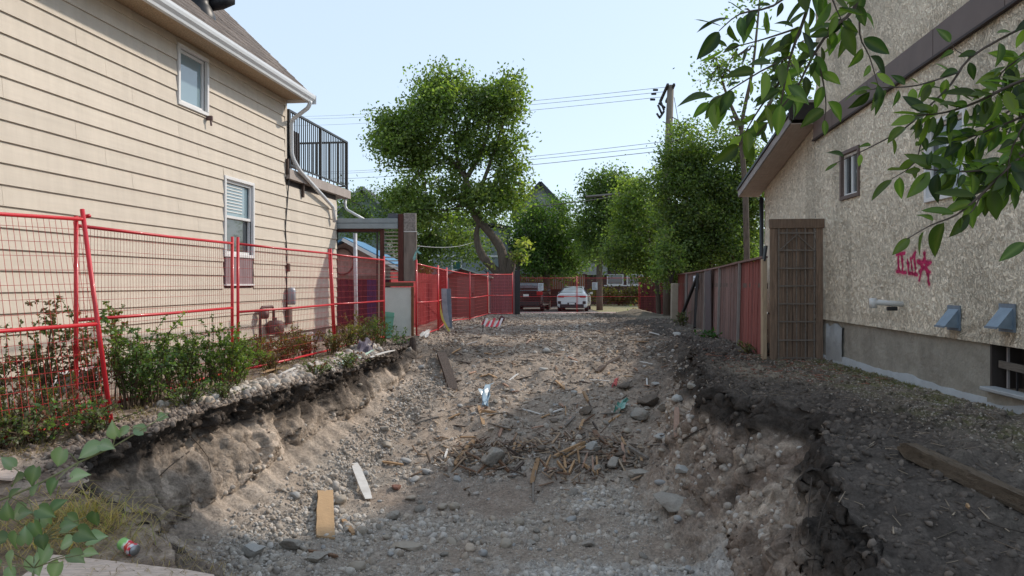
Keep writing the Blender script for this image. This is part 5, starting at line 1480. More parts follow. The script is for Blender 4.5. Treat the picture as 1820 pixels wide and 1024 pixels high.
M_wcar = mat('white_car_paint', (.74, .75, .77), .25, .02, 3, coat=.8, spec=.5); M_bcar = mat('dark_maroon_car_paint', (.035, .010, .014), .2, .05, 3, coat=.8, spec=.5)
st = [(0, .30, .92, 1.00, .78, .68), (.05, .24, .96, 1.05, .86, .74), (.35, .20, .98, 1.10, .89, .70), (.75, .20, .96, 1.24, .90, .62), (1.35, .20, .95, 1.42, .90, .56), (2.2, .20, .94, 1.44, .90, .57), (2.9, .20, .93, 1.38, .90, .58), (3.5, .20, .92, 1.06, .90, .66), (4.3, .24, .86, .90, .87, .70), (4.62, .32, .68, .74, .74, .60)]
make_car('white sedan with a full width red rear light parked nose in behind far fence', (3.4, 42.0, -.385), math.radians(-9), M_wcar, st,
  [((.875, 1.0, 1.0), (.875, 3.2, .97), (.60, 2.75, 1.36), (.60, 1.35, 1.36)), ((-.875, 3.2, .97), (-.875, 1.0, 1.0), (-.60, 1.35, 1.36), (-.60, 2.75, 1.36))],
  [(-.62, .42, 1.10), (.62, .42, 1.10), (.52, 1.28, 1.40), (-.52, 1.28, 1.40)],
  [((.62, -.01, .86), (.34, .06, .11)), ((-.62, -.01, .86), (.34, .06, .11)), ((0, -.015, .88), (.95, .04, .045))], (0, -.03, .42), [((0, .0, .33), (1.35, .08, .20)), ((.70, -.005, .52), (.18, .05, .16)), ((-.70, -.005, .52), (.18, .05, .16)), ((0, -.008, .42), (.5, .03, .20))], (.95, 3.6), .33, .78, 3.0, 1.02)
st = [(0, .38, 1.06, 1.12, .84, .74), (.05, .30, 1.12, 1.34, .92, .76), (.30, .26, 1.14, 1.64, .95, .68), (.8, .24, 1.12, 1.70, .96, .66), (2.2, .24, 1.10, 1.72, .96, .67), (2.9, .24, 1.08, 1.64, .96, .67), (3.5, .24, 1.06, 1.20, .96, .74), (4.4, .30, .98, 1.04, .92, .76), (4.75, .38, .80, .86, .80, .66)]
make_car('dark maroon sport utility vehicle with a red tail light left of the white car', (.80, 42.0, -.385), math.radians(-9), M_bcar, st,
  [((.94, .75, 1.18), (.94, 3.1, 1.14), (.70, 2.7, 1.62), (.70, .75, 1.62)), ((-.94, 3.1, 1.14), (-.94, .75, 1.18), (-.70, .75, 1.62), (-.70, 2.7, 1.62))],
  [(-.72, .02, 1.20), (.72, .02, 1.20), (.60, .25, 1.60), (-.60, .25, 1.60)],
  [((.78, .02, 1.04), (.34, .10, .22)), ((-.78, .02, 1.04), (.34, .10, .22))], (.0, -.03, .92), [((0, .0, .45), (1.5, .08, .24))], (.95, 3.75), .37, .82, 3.1, 1.18)
# ================================================================ TREES
def leaf_cloud(centres, radii, dens, size, cols, seed, per=14, spread=.30, updir=.35, droop=0.0, gap=-.30, clump=1.0):
    """small folded leaf faces gathered on twigs inside ellipsoids"""
    r = np.random.RandomState(seed)
    tw = []
    for (c, rad, w) in zip(centres, radii, dens):
        n = int(w)
        # sprays of foliage: clumps first, then twigs hung about each clump
        nc = max(3, n // 10)
        d = r.normal(size=(nc, 3)); d /= np.linalg.norm(d, axis=1)[:, None]
        q = r.uniform(.15, 1.12, size=(nc, 1)) ** .6
        cc_ = np.array(c) + d * q * np.array(rad)
        cr = np.clip(np.mean(rad) * .30, .25, .85) * r.uniform(.6, 1.3, nc)
        k_ = r.randint(0, nc, n)
        tw.append(cc_[k_] + r.normal(size=(n, 3)) * cr[k_][:, None] * np.array([.62, .62, .42]) * clump)
    tw = np.concatenate(tw)
    # gaps: drop twigs where a coarse field is low
    g = fbm(tw[:, 0] * .9, tw[:, 1] * .9, tw[:, 2] * .9, oct=2, seed=seed)
    tw = tw[g > gap + .12 * r.uniform(size=len(tw))]
    nT = len(tw)
    tone = np.clip(.95 + .35 * fbm(tw[:, 0] * .8, tw[:, 1] * .8, tw[:, 2] * .8, oct=3, seed=seed + 5) + .18 * r.normal(size=nT), .45, 1.7)
    pick = r.randint(0, len(cols), nT)
    n = nT * per
    cen = np.repeat(tw, per, 0) + r.normal(size=(n, 3)) * spread * np.array([1, 1, .75])
    tn = np.repeat(tone, per) * (1 + .16 * r.normal(size=n))
    base = np.array(cols)[np.repeat(pick, per)] * 1.4
    nrm = r.normal(size=(n, 3)) + np.array([0, 0, updir * 2]); nrm /= np.linalg.norm(nrm, axis=1)[:, None]
    dr = r.normal(size=(n, 3)) + np.array([0, 0, -droop]); dr -= nrm * (dr * nrm).sum(1)[:, None]; dr /= np.linalg.norm(dr, axis=1)[:, None] + 1e-9
    sd = np.cross(nrm, dr)
    s = size * r.uniform(.65, 1.3, (n, 1))
    a = cen; b = cen + dr * s * .5 + sd * s * .30 + nrm * s * .08; c = cen + dr * s; d = cen + dr * s * .5 - sd * s * .30 + nrm * s * .08
    Vt = np.stack([a, b, c, d], 1).reshape(-1, 3)
    Fc = np.arange(n * 4).reshape(-1, 4)
    Cl = np.repeat(np.clip(base * tn[:, None], .008, .6), 4, 0)
    return Vt, Fc, Cl, tw
M_leaf = leaf_mat('tree_leaves', .50, .5)
M_bark = mat('grey_brown_bark', (.12, .092, .072), .95, .3, 5, stretch=(4, 4, 1), bump=.8, bscale=18)
M_barkd = mat('dark_bark', (.06, .05, .04), .95, .3, 5, stretch=(4, 4, 1), bump=.6, bscale=18)
GREENS = [(.095, .135, .045), (.12, .155, .05), (.08, .115, .042), (.145, .175, .06)]
DEEP = [(.07, .105, .042), (.09, .125, .045), (.06, .09, .04)]
YELL = [(.12, .155, .045), (.145, .17, .05), (.09, .13, .04), (.16, .165, .065)]
def tree(label, Y, ell, trunk, cols, seed, leaf=.16, per=14, spread=.30, bark=None, branches=26, depth=1.0, name='leafy_tree', group=None, gz0=-.4, droop=0.0, extra=None, gap=-.30):
    """ell: (px, py, rx, ry, twigs[, dY]) ; trunk: list of (points as (px,py), radii in m)"""
    k = Y / F
    base = Vector(((trunk[0][0][0][0] - 910) * k, Y, gz0))
    t = empty(name, base, label=label, cat='tree', group=group)
    r = random.Random(seed)
    tb = MB(); nodes_ = []
    for (pts_, rad) in trunk:
        pp_ = []
        for i, q in enumerate(pts_):
            v = P(q[0], q[1], Y + (q[2] if len(q) > 2 else 0))
            if i == 0 and (pts_ is trunk[0][0]): v.z = min(v.z, gz0 - .1)
            pp_.append(v - base)
        # resample smooth
        out = []; rr = []
        for i in range(len(pp_) - 1):
            for s in range(4):
                f_ = s / 4
                p0 = pp_[max(i-1, 0)]; p1 = pp_[i]; p2 = pp_[i+1]; p3 = pp_[min(i+2, len(pp_)-1)]
                out.append(.5 * ((2*p1) + (p2-p0)*f_ + (2*p0-5*p1+4*p2-p3)*f_*f_ + (3*p1-p0-3*p2+p3)*f_**3))
                rr.append((rad[i] * (1-f_) + rad[i+1] * f_) * (1 + .10 * (r.random() - .5)))
        out.append(pp_[-1]); rr.append(rad[-1])
        tb.tube(out, rr, 9)
        nodes_ += [(v, q) for v, q in list(zip(out, rr))[len(out)//3:]]
    cs, rs, ds = [], [], []
    for e in ell:
        c = P(e[0], e[1], Y + (e[5] if len(e) > 5 else 0)) - base
        rx, rz_ = e[2] * k, e[3] * k
        cs.append(c); rs.append((rx, (rx + rz_) / 2 * depth, rz_)); ds.append(e[4])
    Vt, Fc, Cl, tw = leaf_cloud(cs, rs, ds, leaf, cols, seed, per, spread, droop=droop, gap=gap, clump=1.35)
    # branches reach from the limbs to twig groups
    for i in range(branches):
        g = Vector(tw[r.randrange(len(tw))].tolist())
        v, q = min(nodes_, key=lambda m: (m[0] - g).length + .5 * r.random())
        mid = v.lerp(g, .5) + Vector((r.uniform(-.3, .3), r.uniform(-.3, .3), r.uniform(-.1, .4)))
        tb.tube([v, v.lerp(mid, .5) + Vector((0, 0, .1)), mid, g], [min(q * .55, .09), min(q * .4, .06), .03, .012], 5)
    tb.build('trunk', bark or M_bark, t, True)
    o = mesh_np('crown', Vt, Fc, 4, M_leaf, parent=t, col=Cl)
    if extra is not None:
        cs2 = [P(e[0], e[1], Y - .4) - base for e in extra[0]]; rs2 = [(e[2] * k, e[2] * k * .6, e[3] * k) for e in extra[0]]
        V2, F2, C2, _ = leaf_cloud(cs2, rs2, [e[4] for e in extra[0]], leaf * .9, extra[1], seed + 9, per, .16, droop=1.5)
        o2 = mesh_np('seed_clusters', V2, F2, 4, M_leaf, parent=t, col=C2); o2['kind'] = 'stuff'
    return t
tree('tall lone leafy tree with a forked leaning trunk in the middle of the view', 34.5,
     [(805, 178, 90, 38, 300), (700, 252, 34, 28, 110), (716, 300, 40, 34, 90), (728, 345, 34, 20, 60), (765, 150, 40, 18, 60), (905, 210, 26, 44, 70), (870, 178, 56, 40, 210), (735, 245, 62, 52, 230), (775, 222, 80, 45, 170), (893, 235, 30, 45, 80), (745, 305, 52, 40, 120), (862, 290, 42, 42, 55), (880, 330, 40, 30, 50),
      (700, 225, 28, 26, 50), (915, 150, 24, 18, 46), (800, 345, 50, 26, 90), (850, 345, 40, 34, 70, -.6), (888, 350, 30, 40, 60, -.3), (770, 375, 44, 30, 90, -.5), (825, 405, 34, 34, 60, .6), (885, 405, 26, 34, 44, .9), (915, 350, 22, 30, 36), (790, 285, 55, 45, 110), (850, 260, 45, 40, 80), (905, 300, 22, 40, 36), (845, 215, 60, 50, 90)],
     [([(896, 500), (894, 459), (875, 420), (848, 389), (837, 366), (828, 319), (815, 295), (808, 230), (800, 165)], [.27, .24, .19, .17, .15, .13, .10, .07, .03]),
      ([(890, 490), (858, 456), (847, 424), (850, 395), (858, 340)], [.21, .19, .14, .10, .04]), ([(904, 490), (911, 455), (913, 448)], [.26, .20, .18]),
      ([(828, 319), (862, 255), (872, 190)], [.13, .09, .03]), ([(815, 295), (770, 262), (735, 235)], [.11, .07, .03]), ([(837, 366), (860, 320), (884, 250), (910, 165)], [.13, .09, .07, .02]),
      ([(822, 300), (790, 290), (750, 300)], [.08, .05, .02]), ([(812, 270), (835, 215), (838, 170)], [.08, .05, .02])],
     GREENS, 31, leaf=.17, per=24, spread=.30, branches=90, gap=-.19)
tree('dense dark green tree behind the patio frame', 38, [(648, 405, 34, 38, 120), (712, 395, 55, 55, 260), (785, 405, 50, 55, 230), (750, 455, 60, 35, 150), (690, 352, 36, 18, 60), (625, 372, 18, 26, 40), (830, 440, 36, 30, 90), (735, 350, 40, 22, 70)],
     [([(740, 540), (738, 450), (725, 400), (700, 370)], [.2, .16, .12, .05]), ([(738, 450), (780, 400), (800, 370)], [.12, .08, .03]), ([(735, 440), (680, 410), (650, 390)], [.1, .07, .03])], DEEP, 32, leaf=.14, per=20, branches=20,
     extra=([(762, 395, 22, 12, 18), (748, 400, 12, 12, 10)], [(.28, .19, .12), (.22, .16, .08)]))
tree('round dark green tree standing behind the parked cars', 47, [(972, 405, 56, 46, 420), (945, 440, 50, 44, 300), (1002, 432, 40, 48, 260), (975, 470, 56, 26, 160), (975, 372, 44, 22, 120), (925, 410, 30, 40, 120)],
     [([(972, 520), (971, 460), (968, 410)], [.24, .2, .08]), ([(971, 460), (1000, 420)], [.1, .04])], DEEP + [(.05, .10, .02)], 33, leaf=.18, per=20, spread=.36, branches=12)
tree('tall green tree with pointed top left of the utility pole', 44, [(1080, 335, 34, 32, 170), (1062, 395, 34, 54, 260), (1110, 355, 36, 40, 200), (1090, 420, 50, 50, 260), (1056, 345, 20, 24, 50), (1045, 440, 24, 30, 70), (1092, 318, 20, 16, 40)],
     [([(1066, 520), (1066, 430), (1074, 360), (1080, 320)], [.2, .16, .08, .03])], DEEP + GREENS[:2], 34, leaf=.18, per=20, spread=.34, branches=14)
tree('yellow green tree hanging over the far end of the lot', 33, [(1130, 380, 44, 40, 190), (1112, 430, 42, 44, 170), (1150, 452, 46, 40, 190), (1165, 400, 36, 50, 150), (1140, 340, 26, 22, 50), (1095, 455, 20, 24, 30), (1190, 400, 36, 60, 220, -1), (1185, 330, 26, 36, 70), (1215, 450, 30, 40, 120, -2)],
     [([(1172, 540), (1165, 470), (1150, 410), (1135, 370)], [.12, .10, .08, .03]), ([(1165, 470), (1130, 430), (1105, 420)], [.1, .07, .03])], YELL[:1] + GREENS + DEEP[:1], 35, leaf=.145, per=22, spread=.28, branches=30)
tree('broad bushy tree rising behind the old board fence', 25, [(1225, 275, 36, 40, 200), (1285, 262, 44, 34, 160), (1235, 350, 48, 60, 380), (1300, 340, 52, 60, 400), (1215, 420, 36, 48, 240), (1275, 420, 60, 45, 300), (1330, 290, 28, 40, 130), (1300, 455, 50, 26, 200), (1230, 465, 44, 26, 180), (1345, 350, 16, 60, 90), (1225, 300, 40, 60, 200), (1190, 345, 20, 36, 70), (1215, 235, 22, 18, 40), (1190, 470, 20, 30, 80), (1335, 400, 24, 60, 120)],
     [([(1268, 540), (1262, 430), (1250, 340), (1235, 280)], [.14, .12, .09, .04]), ([(1262, 430), (1300, 350), (1310, 290)], [.12, .08, .03]), ([(1255, 400), (1215, 400), (1200, 360)], [.1, .06, .02])], GREENS + DEEP, 36, leaf=.105, per=26, spread=.22, branches=50)
tree('tall thin open crowned tree behind the stucco wing', 21, [(1282, 140, 26, 26, 36), (1318, 195, 40, 34, 70), (1372, 170, 46, 36, 90), (1340, 85, 36, 36, 50), (1385, 55, 40, 40, 70), (1300, 60, 26, 20, 16), (1360, 235, 46, 34, 100), (1410, 110, 40, 50, 80), (1330, 20, 44, 26, 50)],
     [([(1330, 520), (1325, 350), (1318, 230), (1338, 120), (1352, -20)], [.09, .08, .06, .04, .02]), ([(1318, 230), (1292, 170), (1278, 120)], [.07, .04, .015]), ([(1322, 250), (1370, 180), (1400, 100)], [.08, .05, .02])], DEEP + GREENS[:1], 37, gap=-.1, leaf=.12, per=13, spread=.22, branches=36)

k_ = 'distant trees closing the view at the street end'
for i, (x, y, rx, ry, Y_, lb, n_) in enumerate(((700, 440, 70, 70, 58, 'distant tree filling the gap behind the dark tree on the left', 260), (600, 400, 50, 60, 60, 'distant tree left of the patio frame behind the balcony', 180), (860, 440, 60, 60, 62, 'distant tree behind the blue grey house wing', 260),
        (1030, 450, 46, 54, 66, 'distant dark tree between the two mid trees', 240), (1105, 450, 50, 54, 68, 'distant dark tree behind the yellow green tree', 260), (1190, 430, 60, 70, 60, 'distant dark tree behind the utility pole', 300), (1290, 430, 70, 70, 56, 'distant dark tree behind the old board fence', 320))):
    tree(lb, Y_, [(x, y, rx, ry, n_), (x - rx * .5, y + ry * .3, rx * .6, ry * .6, n_ // 2), (x + rx * .5, y + ry * .3, rx * .6, ry * .6, n_ // 2)], [([(x, 520), (x + 4, y), (x, y - ry * .7)], [.25, .15, .04])], DEEP, 400 + i, leaf=.30, spread=.5, branches=8, group=k_)

# low bushes and hedges in the distance: each bush its own thing
def bush(label, px_, py_, rx, ry, Y, cols, seed, n=60, leaf=.12, spread=.16, group=None, name='bush'):
    k = Y / F; c = P(px_, py_, Y); base = Vector((c.x, Y, c.z - ry * k))
    t = empty(name, base, label=label, cat='bush', group=group)
    Vt, Fc, Cl, tw = leaf_cloud([(0, 0, ry * k)], [(rx * k, rx * k * .7, ry * k)], [n], leaf, cols, seed, 14, spread)
    tb = MB()
    for i in range(8):
        g = tw[(i * 7) % len(tw)]; tb.tube([(0, 0, -.05), (g[0] * .5, g[1] * .5, g[2] * .5), tuple(g)], [.025, .015, .008], 5)
    tb.build('stem', M_barkd, t); mesh_np('foliage', Vt, Fc, 4, M_leaf, parent=t, col=Cl); return t
RUST = [(.12, .06, .03), (.09, .05, .03), (.10, .08, .03)]
bush('rusty brown bush behind the angled far fence panel', 1160, 540, 24, 30, 36.6, RUST + DEEP[:1], 51, 90, .13)
hg = 'low bushes along the far lawn'
for i, (x, y, rx, ry, lb) in enumerate(((1068, 524, 18, 16, 'low olive bush just right of the white car'), (1100, 528, 18, 14, 'low olive bush in the middle of the far lawn edge'), (1128, 524, 18, 18, 'taller olive bush behind the far fence post'), (985, 528, 16, 14, 'dark bush between the two parked cars'))):
    bush(lb, x, y, rx, ry, 53, [(.07, .075, .03), (.05, .06, .025), (.09, .085, .035)], 60 + i, 60, .2, .25, hg)
bush('climbing green shrub drooping over the pale concrete post', 1192, 455, 20, 44, 23.5, GREENS + [(.09, .14, .06)], 70, 150, .11, .13)
bush('leafy green clump growing from the trunk fork', 922, 455, 9, 30, 33.6, YELL, 71, 26, .17, .14)
bush('bright green suckers beside the leaning trunk', 868, 470, 10, 16, 33.8, YELL, 72, 16, .17, .14)
# ================================================================ SHRUBS AND WEEDS on the left bank
M_leaf2 = leaf_mat('shrub_leaves', .35, .45)
def shrub_mesh(seed, H, W, nst, cols, leaf, lean=0.0, dens=1.0, stalk=(.09, .06, .035)):
    r = np.random.RandomState(seed); tb = MB(); A = []; D = []; N_ = []; S = []; Cc_ = []
    for i in range(nst):
        a = r.uniform(0, 2 * PI); sp = W * r.uniform(.15, 1.0); h = H * r.uniform(.45, 1.0)
        p0 = np.array([.10 * W * math.cos(a) + r.normal() * .05, .10 * W * math.sin(a) + r.normal() * .05, 0])
        p3 = np.array([sp * math.cos(a) + lean * h, sp * math.sin(a), h]); p1 = p0 + np.array([.1 * sp * math.cos(a), .1 * sp * math.sin(a), h * .45]); p2 = p0 * .2 + p3 * .8 + np.array([0, 0, h * .12])
        bez = lambda t: (1-t)**3*p0 + 3*(1-t)**2*t*p1 + 3*(1-t)*t*t*p2 + t**3*p3
        pts_ = [bez(t) for t in np.linspace(0, 1, 7)]
        tb.tube(pts_, [.008, .007, .006, .005, .004, .003, .002], 4, False)
        nl = int(36 * h / leaf * .04 * dens)
        paths = [(pts_, nl)]
        for b in range(r.randint(3, 6)):
            t0 = r.uniform(.25, .85); q0 = bez(t0); dd = r.normal(size=3); dd[2] = abs(dd[2]) * .6 + .2; dd /= np.linalg.norm(dd); L_ = h * r.uniform(.12, .32)
            q = [q0, q0 + dd * L_ * .5 + np.array([0, 0, .01]), q0 + dd * L_ + np.array([0, 0, -.02])]
            tb.tube(q, [.004, .003, .0015], 3, False); paths.append((q, int(nl * .45)))
        tone = r.uniform(.7, 1.25); cc = np.array(cols[r.randint(len(cols))])
        for q, n in paths:
            q = np.array(q)
            for j in range(n):
                t = (r.uniform(.12, 1.0)) * (len(q) - 1); k = min(int(t), len(q) - 2); c = q[k] + (q[k+1] - q[k]) * (t - k)
                d = r.normal(size=3) * .8 + (q[k+1] - q[k]) * 2; d /= np.linalg.norm(d) + 1e-9
                A.append(c); D.append(d); S.append(leaf * r.uniform(.6, 1.25)); Cc_.append(cc * tone * r.uniform(.7, 1.3))
    A = np.array(A); D = np.array(D); S = np.array(S)[:, None]; n = len(A)
    nr = r.normal(size=(n, 3)) + [0, 0, .9]; nr -= D * (nr * D).sum(1)[:, None]; nr /= np.linalg.norm(nr, axis=1)[:, None]
    sd = np.cross(nr, D)
    a = A; b = A + D*S*.35 + sd*S*.30 + nr*S*.06; b2 = A + D*S*.75 + sd*S*.22; c = A + D*S*1.05 - nr*S*.06; d2 = A + D*S*.75 - sd*S*.22; d = A + D*S*.35 - sd*S*.30 + nr*S*.06
    V_ = np.stack([a, b, b2, c, d2, d], 1).reshape(-1, 3); I = np.arange(n)[:, None] * 6
    F_ = np.concatenate([I + [0, 1, 4, 5], I + [1, 2, 3, 4]], 0)
    C_ = np.repeat(np.clip(np.array(Cc_), .01, .6), 6, 0)
    st_ = tb.mesh('stems', mat('green_brown_stem_%d' % seed, stalk, .8, .2), True)
    return st_, mesh_np('foliage', V_, F_, 4, M_leaf2, col=C_, link=False)
def put_plant(name, meshes, x, y, label, group, cat='shrub', rz=None, s=1.0, z=None):
    z = gz(x, y) - .02 if z is None else z
    t = empty(name, (x, y, z), RNG.uniform(0, 6.28) if rz is None else rz, label=label, cat=cat, group=group)
    t.scale = (s * .95, s * .95, s * .86)
    for nm, me in (('stems', meshes[0]), ('foliage', meshes[1])):
        o = bpy.data.objects.new(nm, me); COL.objects.link(o); o.parent = t
    return t
GLOSS = [(.12, .18, .06), (.15, .21, .065), (.09, .15, .055)]
OLIVE = [(.19, .19, .05), (.23, .20, .06), (.14, .15, .05), (.17, .09, .05)]
REDG = [(.09, .13, .055), (.14, .10, .06), (.11, .14, .06), (.17, .07, .05), (.14, .16, .08)]
sA = shrub_mesh(1, 1.15, .55, 20, GLOSS, .042, dens=1.4); sB = shrub_mesh(2, 1.0, .60, 19, GLOSS + [(.09, .13, .04)], .040, dens=1.35); sC = shrub_mesh(3, 1.35, .55, 17, REDG, .038, dens=1.3)
sD = shrub_mesh(4, .62, .50, 28, OLIVE, .032, dens=1.3); sE = shrub_mesh(5, .35, .40, 20, REDG + GLOSS, .035, dens=1.2); sG = shrub_mesh(6, .8, .55, 24, OLIVE + REDG, .035, dens=1.0)
sF = shrub_mesh(7, 1.0, .55, 22, [(.15, .22, .05), (.19, .24, .06), (.11, .17, .04)], .038, dens=1.5)
gs = 'leafy shrubs grown through the red fence'
def atp(px_, py_, z=0.0): 
    Y = (CZ - z) * F / (py_ - HY); return (px_ - 910) / F * Y, Y
spec = [(sC, 70, 745, 1.0, 'tall reddish shrub with a long bare tip left of the leaning brace'), (sC, -20, 745, .95, 'reddish shrub cut off by the left picture edge'), (sG, 110, 765, .75, 'low red and green shrub inside the nearest fence panel'),
        (sC, 172, 728, .72, 'red tinged shrub growing between the post and brace'), (sA, 232, 725, 1.05, 'tall dark glossy shrub right of the leaning brace'), (sB, 262, 722, .95, 'dark glossy shrub below the tall one'),
        (sB, 312, 712, .88, 'mid green shrub in the centre of second fence panel'), (sF, 350, 706, .90, 'bright green shrub with upright shoots in second fence panel'), (sF, 392, 700, .95, 'bright yellow green shrub beside the second fence post'),
        (sF, 415, 690, .70, 'small yellow green shrub at the foot of second fence post'), (sD, 455, 655, .95, 'low olive shrub under the gas meter'), (sD, 500, 648, .9, 'low olive shrub in the middle of third fence panel'),
        (sD, 545, 638, .9, 'low olive shrub left of the third fence post'), (sG, 520, 632, .8, 'thin reddish shrub by the meter box'), (sD, 625, 628, .95, 'olive shrub below the white streaked pole'), (sG, 650, 622, .95, 'olive shrub in the fourth fence panel'),
        (sF, 675, 618, .75, 'yellow green shrub before the mesh cabinet'), (sD, 590, 636, .8, 'olive shrub behind the third fence post'), (sE, 160, 775, 1.1, 'low ground leaves at the leaning brace foot'), (sE, 60, 790, 1.1, 'low ground leaves along the bottom rail'),
        (sE, 10, 800, 1.2, 'low ground leaves at the left picture edge'), (sE, 330, 722, 1.0, 'low ground leaves on the bank brow'), (sD, 480, 664, .7, 'small olive clump on the rubble edge'), (sE, 615, 655, 1.0, 'pale leafed weed on the rubble'),
        (sG, 20, 770, .8, 'low reddish shrub at the left end of the nearest panel'), (sE, 560, 668, .8, 'green weed hanging on the bank edge'), (sE, 390, 712, .8, 'low leaves under the yellow green shrub')]
for i, (m, x, y, s, lb) in enumerate(spec):
    X_, Y_ = atp(x, y)
    put_plant('leafy_shrub', m, X_, Y_, lb, gs, s=s)
pt_ = shrub_mesh(11, .5, .45, 8, [(.10, .18, .07), (.13, .2, .09)], .05, dens=.9)
X_, Y_ = atp(712, 612); put_plant('feathery_weed', pt_, X_, Y_ - .1, 'light green feathery weed before the white mesh panel', None, 'weed')
X_, Y_ = atp(1262, 605); put_plant('broad_weed', shrub_mesh(12, .22, .4, 14, [(.05, .12, .03)], .07, dens=1.2), X_, Y_, 'dark green broad leafed weed at the old fence foot', None, 'weed', s=1.3)
X_, Y_ = atp(1335, 632); put_plant('yellow_weed', shrub_mesh(13, .25, .35, 14, [(.16, .16, .06), (.10, .11, .04)], .035), X_, Y_, 'yellowing weed clump beside the gate post', None, 'weed', s=1.1)
X_, Y_ = atp(1212, 582); put_plant('grey_weed', shrub_mesh(14, .5, .35, 14, [(.10, .12, .05), (.08, .10, .04)], .05), X_ - .1, Y_ - .5, 'pale weed clump under the leaning props', None, 'weed')
# grass and moss along the stucco wall foot, straw on the near bank
def grass_field(name, label, pts_, h, cols, seed, wdt=.006, spread=.6):
    r = np.random.RandomState(seed); n = len(pts_); pts_ = np.array(pts_)
    a = r.uniform(0, 2*PI, n); ln = np.stack([np.cos(a), np.sin(a), np.zeros(n)], 1)
    hh = (h * r.uniform(.4, 1.3, n))[:, None]; sdw = np.stack([-np.sin(a), np.cos(a), np.zeros(n)], 1) * wdt
    up = np.array([0, 0, 1.0])
    A0 = pts_ - sdw; B0 = pts_ + sdw; M0 = pts_ + up * hh * .6 + ln * hh * spread * .4; M1 = M0 + sdw * .7; M0 = M0 - sdw * .7; T0 = pts_ + up * hh * (.9 if spread < 1.5 else .35) + ln * hh * spread
    V_ = np.stack([A0, B0, M1, T0, M0], 1).reshape(-1, 3); I = np.arange(n)[:, None] * 5
    F_ = np.concatenate([I + [0, 1, 2], I + [0, 2, 4], I + [4, 2, 3]], 0)
    C_ = np.repeat(np.array(cols)[r.randint(0, len(cols), n)] * r.uniform(.7, 1.3, (n, 1)), 5, 0)
    o = mesh_np(name, V_, F_, 3, M_leaf2, col=C_); tag(o, label, 'grass', kind='stuff'); return o
r_ = np.random.RandomState(5)
def scatter(n, xf, yf):
    out = []
    for i in range(n):
        y = yf(); x = xf(y); out.append((x, y, gz(x, y) - .004))
    return out
gr = [(x, y, z) for (x, y, z) in scatter(2600, lambda y: 4.4 + .049 * y - .06 - abs(r_.normal()) * .16, lambda: r_.uniform(5.2, 11.6)) if fbm(np.array([x * 3]), np.array([y * 1.6]), oct=2, seed=3)[0] > -.05]
grass_field('grass', 'sparse short grass and moss along the stucco house foundation', gr, .045, [(.10, .13, .04), (.14, .14, .06), (.18, .15, .08)], 6, .003, .8)
gr = scatter(2200, lambda y: c_xL(np.array([y]))[0] - .35 - abs(r_.normal()) * .55, lambda: r_.uniform(5.2, 12.5))
grass_field('dead_grass', 'dead straw and ground litter under the shrubs', gr, .07, [(.26, .20, .11), (.18, .13, .08), (.12, .12, .05)], 8, .0035, 1.8)
gr = [(x, y, gz(x, y)) for x, y in [(r_.normal(-2.65, .22), r_.normal(4.45, .16)) for _ in range(650)]]
grass_field('straw', 'yellow dry straw on the near left bank', gr, .16, [(.50, .38, .17), (.42, .30, .14), (.30, .30, .10)], 9, .0025, 1.9)
gr = [(x, y, gz(x, y)) for x, y in [(r_.uniform(-3.1, -1.3), r_.uniform(3.3, 4.6)) for _ in range(1800)]]
grass_field('dead_stalks', 'brown dead stalks around the crushed can', gr, .08, [(.28, .20, .13), (.2, .14, .09), (.36, .28, .18)], 10, .0022, 2.0)

# ---- big leaves, built one by one
def leaf_mesh(name, L_, W_, kind, col_top, rib, curl=.25, fold=.18, seed=0):
    r = random.Random(seed); n = 9; vs = []; fs = []; cl = []
    def width(t):
        if kind == 'heart': return W_ * (1.15 * math.sin(PI * min(1, (t + .10) / 1.10)) ** .75 * (1 - t) ** .55 * 1.15 if t > 0 else .40)
        return W_ * math.sin(PI * t ** .82) ** .9 if 0 < t < 1 else .0
    for i in range(n + 1):
        t = i / n; w = max(width(t), .001) * .5
        y = L_ * t; zc = -curl * L_ * t * t
        wob = .06 * W_ * math.sin(t * 9 + seed)
        back = -.16 * L_ * (1 - t * 4) if (kind == 'heart' and t < .25) else 0
        for j, u in enumerate((-1, -.5, 0, .5, 1)):
            vs.append((w * u, y + (back if abs(u) > .9 else back * .6 if abs(u) > .4 else 0), zc + fold * w * abs(u) ** 1.2 + wob * u * .4))
            k = 1.0 if u else 1.0
            cl.append(rib if u == 0 else tuple(c * (.92 if abs(u) == 1 else 1.05) for c in col_top))
    for i in range(n):
        for j in range(4):
            a = i * 5 + j; fs.append((a, a + 1, a + 6, a + 5))
    return mesh_np(name, np.array(vs), np.array(fs), 4, M_bigleaf, smooth=True, col=np.array(cl), link=False)
M_bigleaf = leaf_mat('big_leaves', .34, .38, objrand=.35)
def big_leaf(me, parent, base, direction, normal, s, name='leaf'):
    o = bpy.data.objects.new(name, me); COL.objects.link(o)
    y = Vector(direction).normalized(); z = Vector(normal); z = (z - y * z.dot(y)).normalized(); x = y.cross(z)
    M_ = Matrix((x, y, z)).transposed().to_4x4() @ Matrix.Diagonal((s, s, s, 1)); M_.translation = Vector(base)
    o.parent = parent; o.matrix_local = M_
    return o
hearts = [leaf_mesh('heart_leaf', 1, .92, 'heart', (.24, .32, .19), (.34, .40, .28), .30, .42, i) for i in range(3)]
heartd = [leaf_mesh('heart_leaf', 1, .90, 'heart', (.11, .17, .08), (.19, .25, .13), .4, .5, i + 5) for i in range(3)]
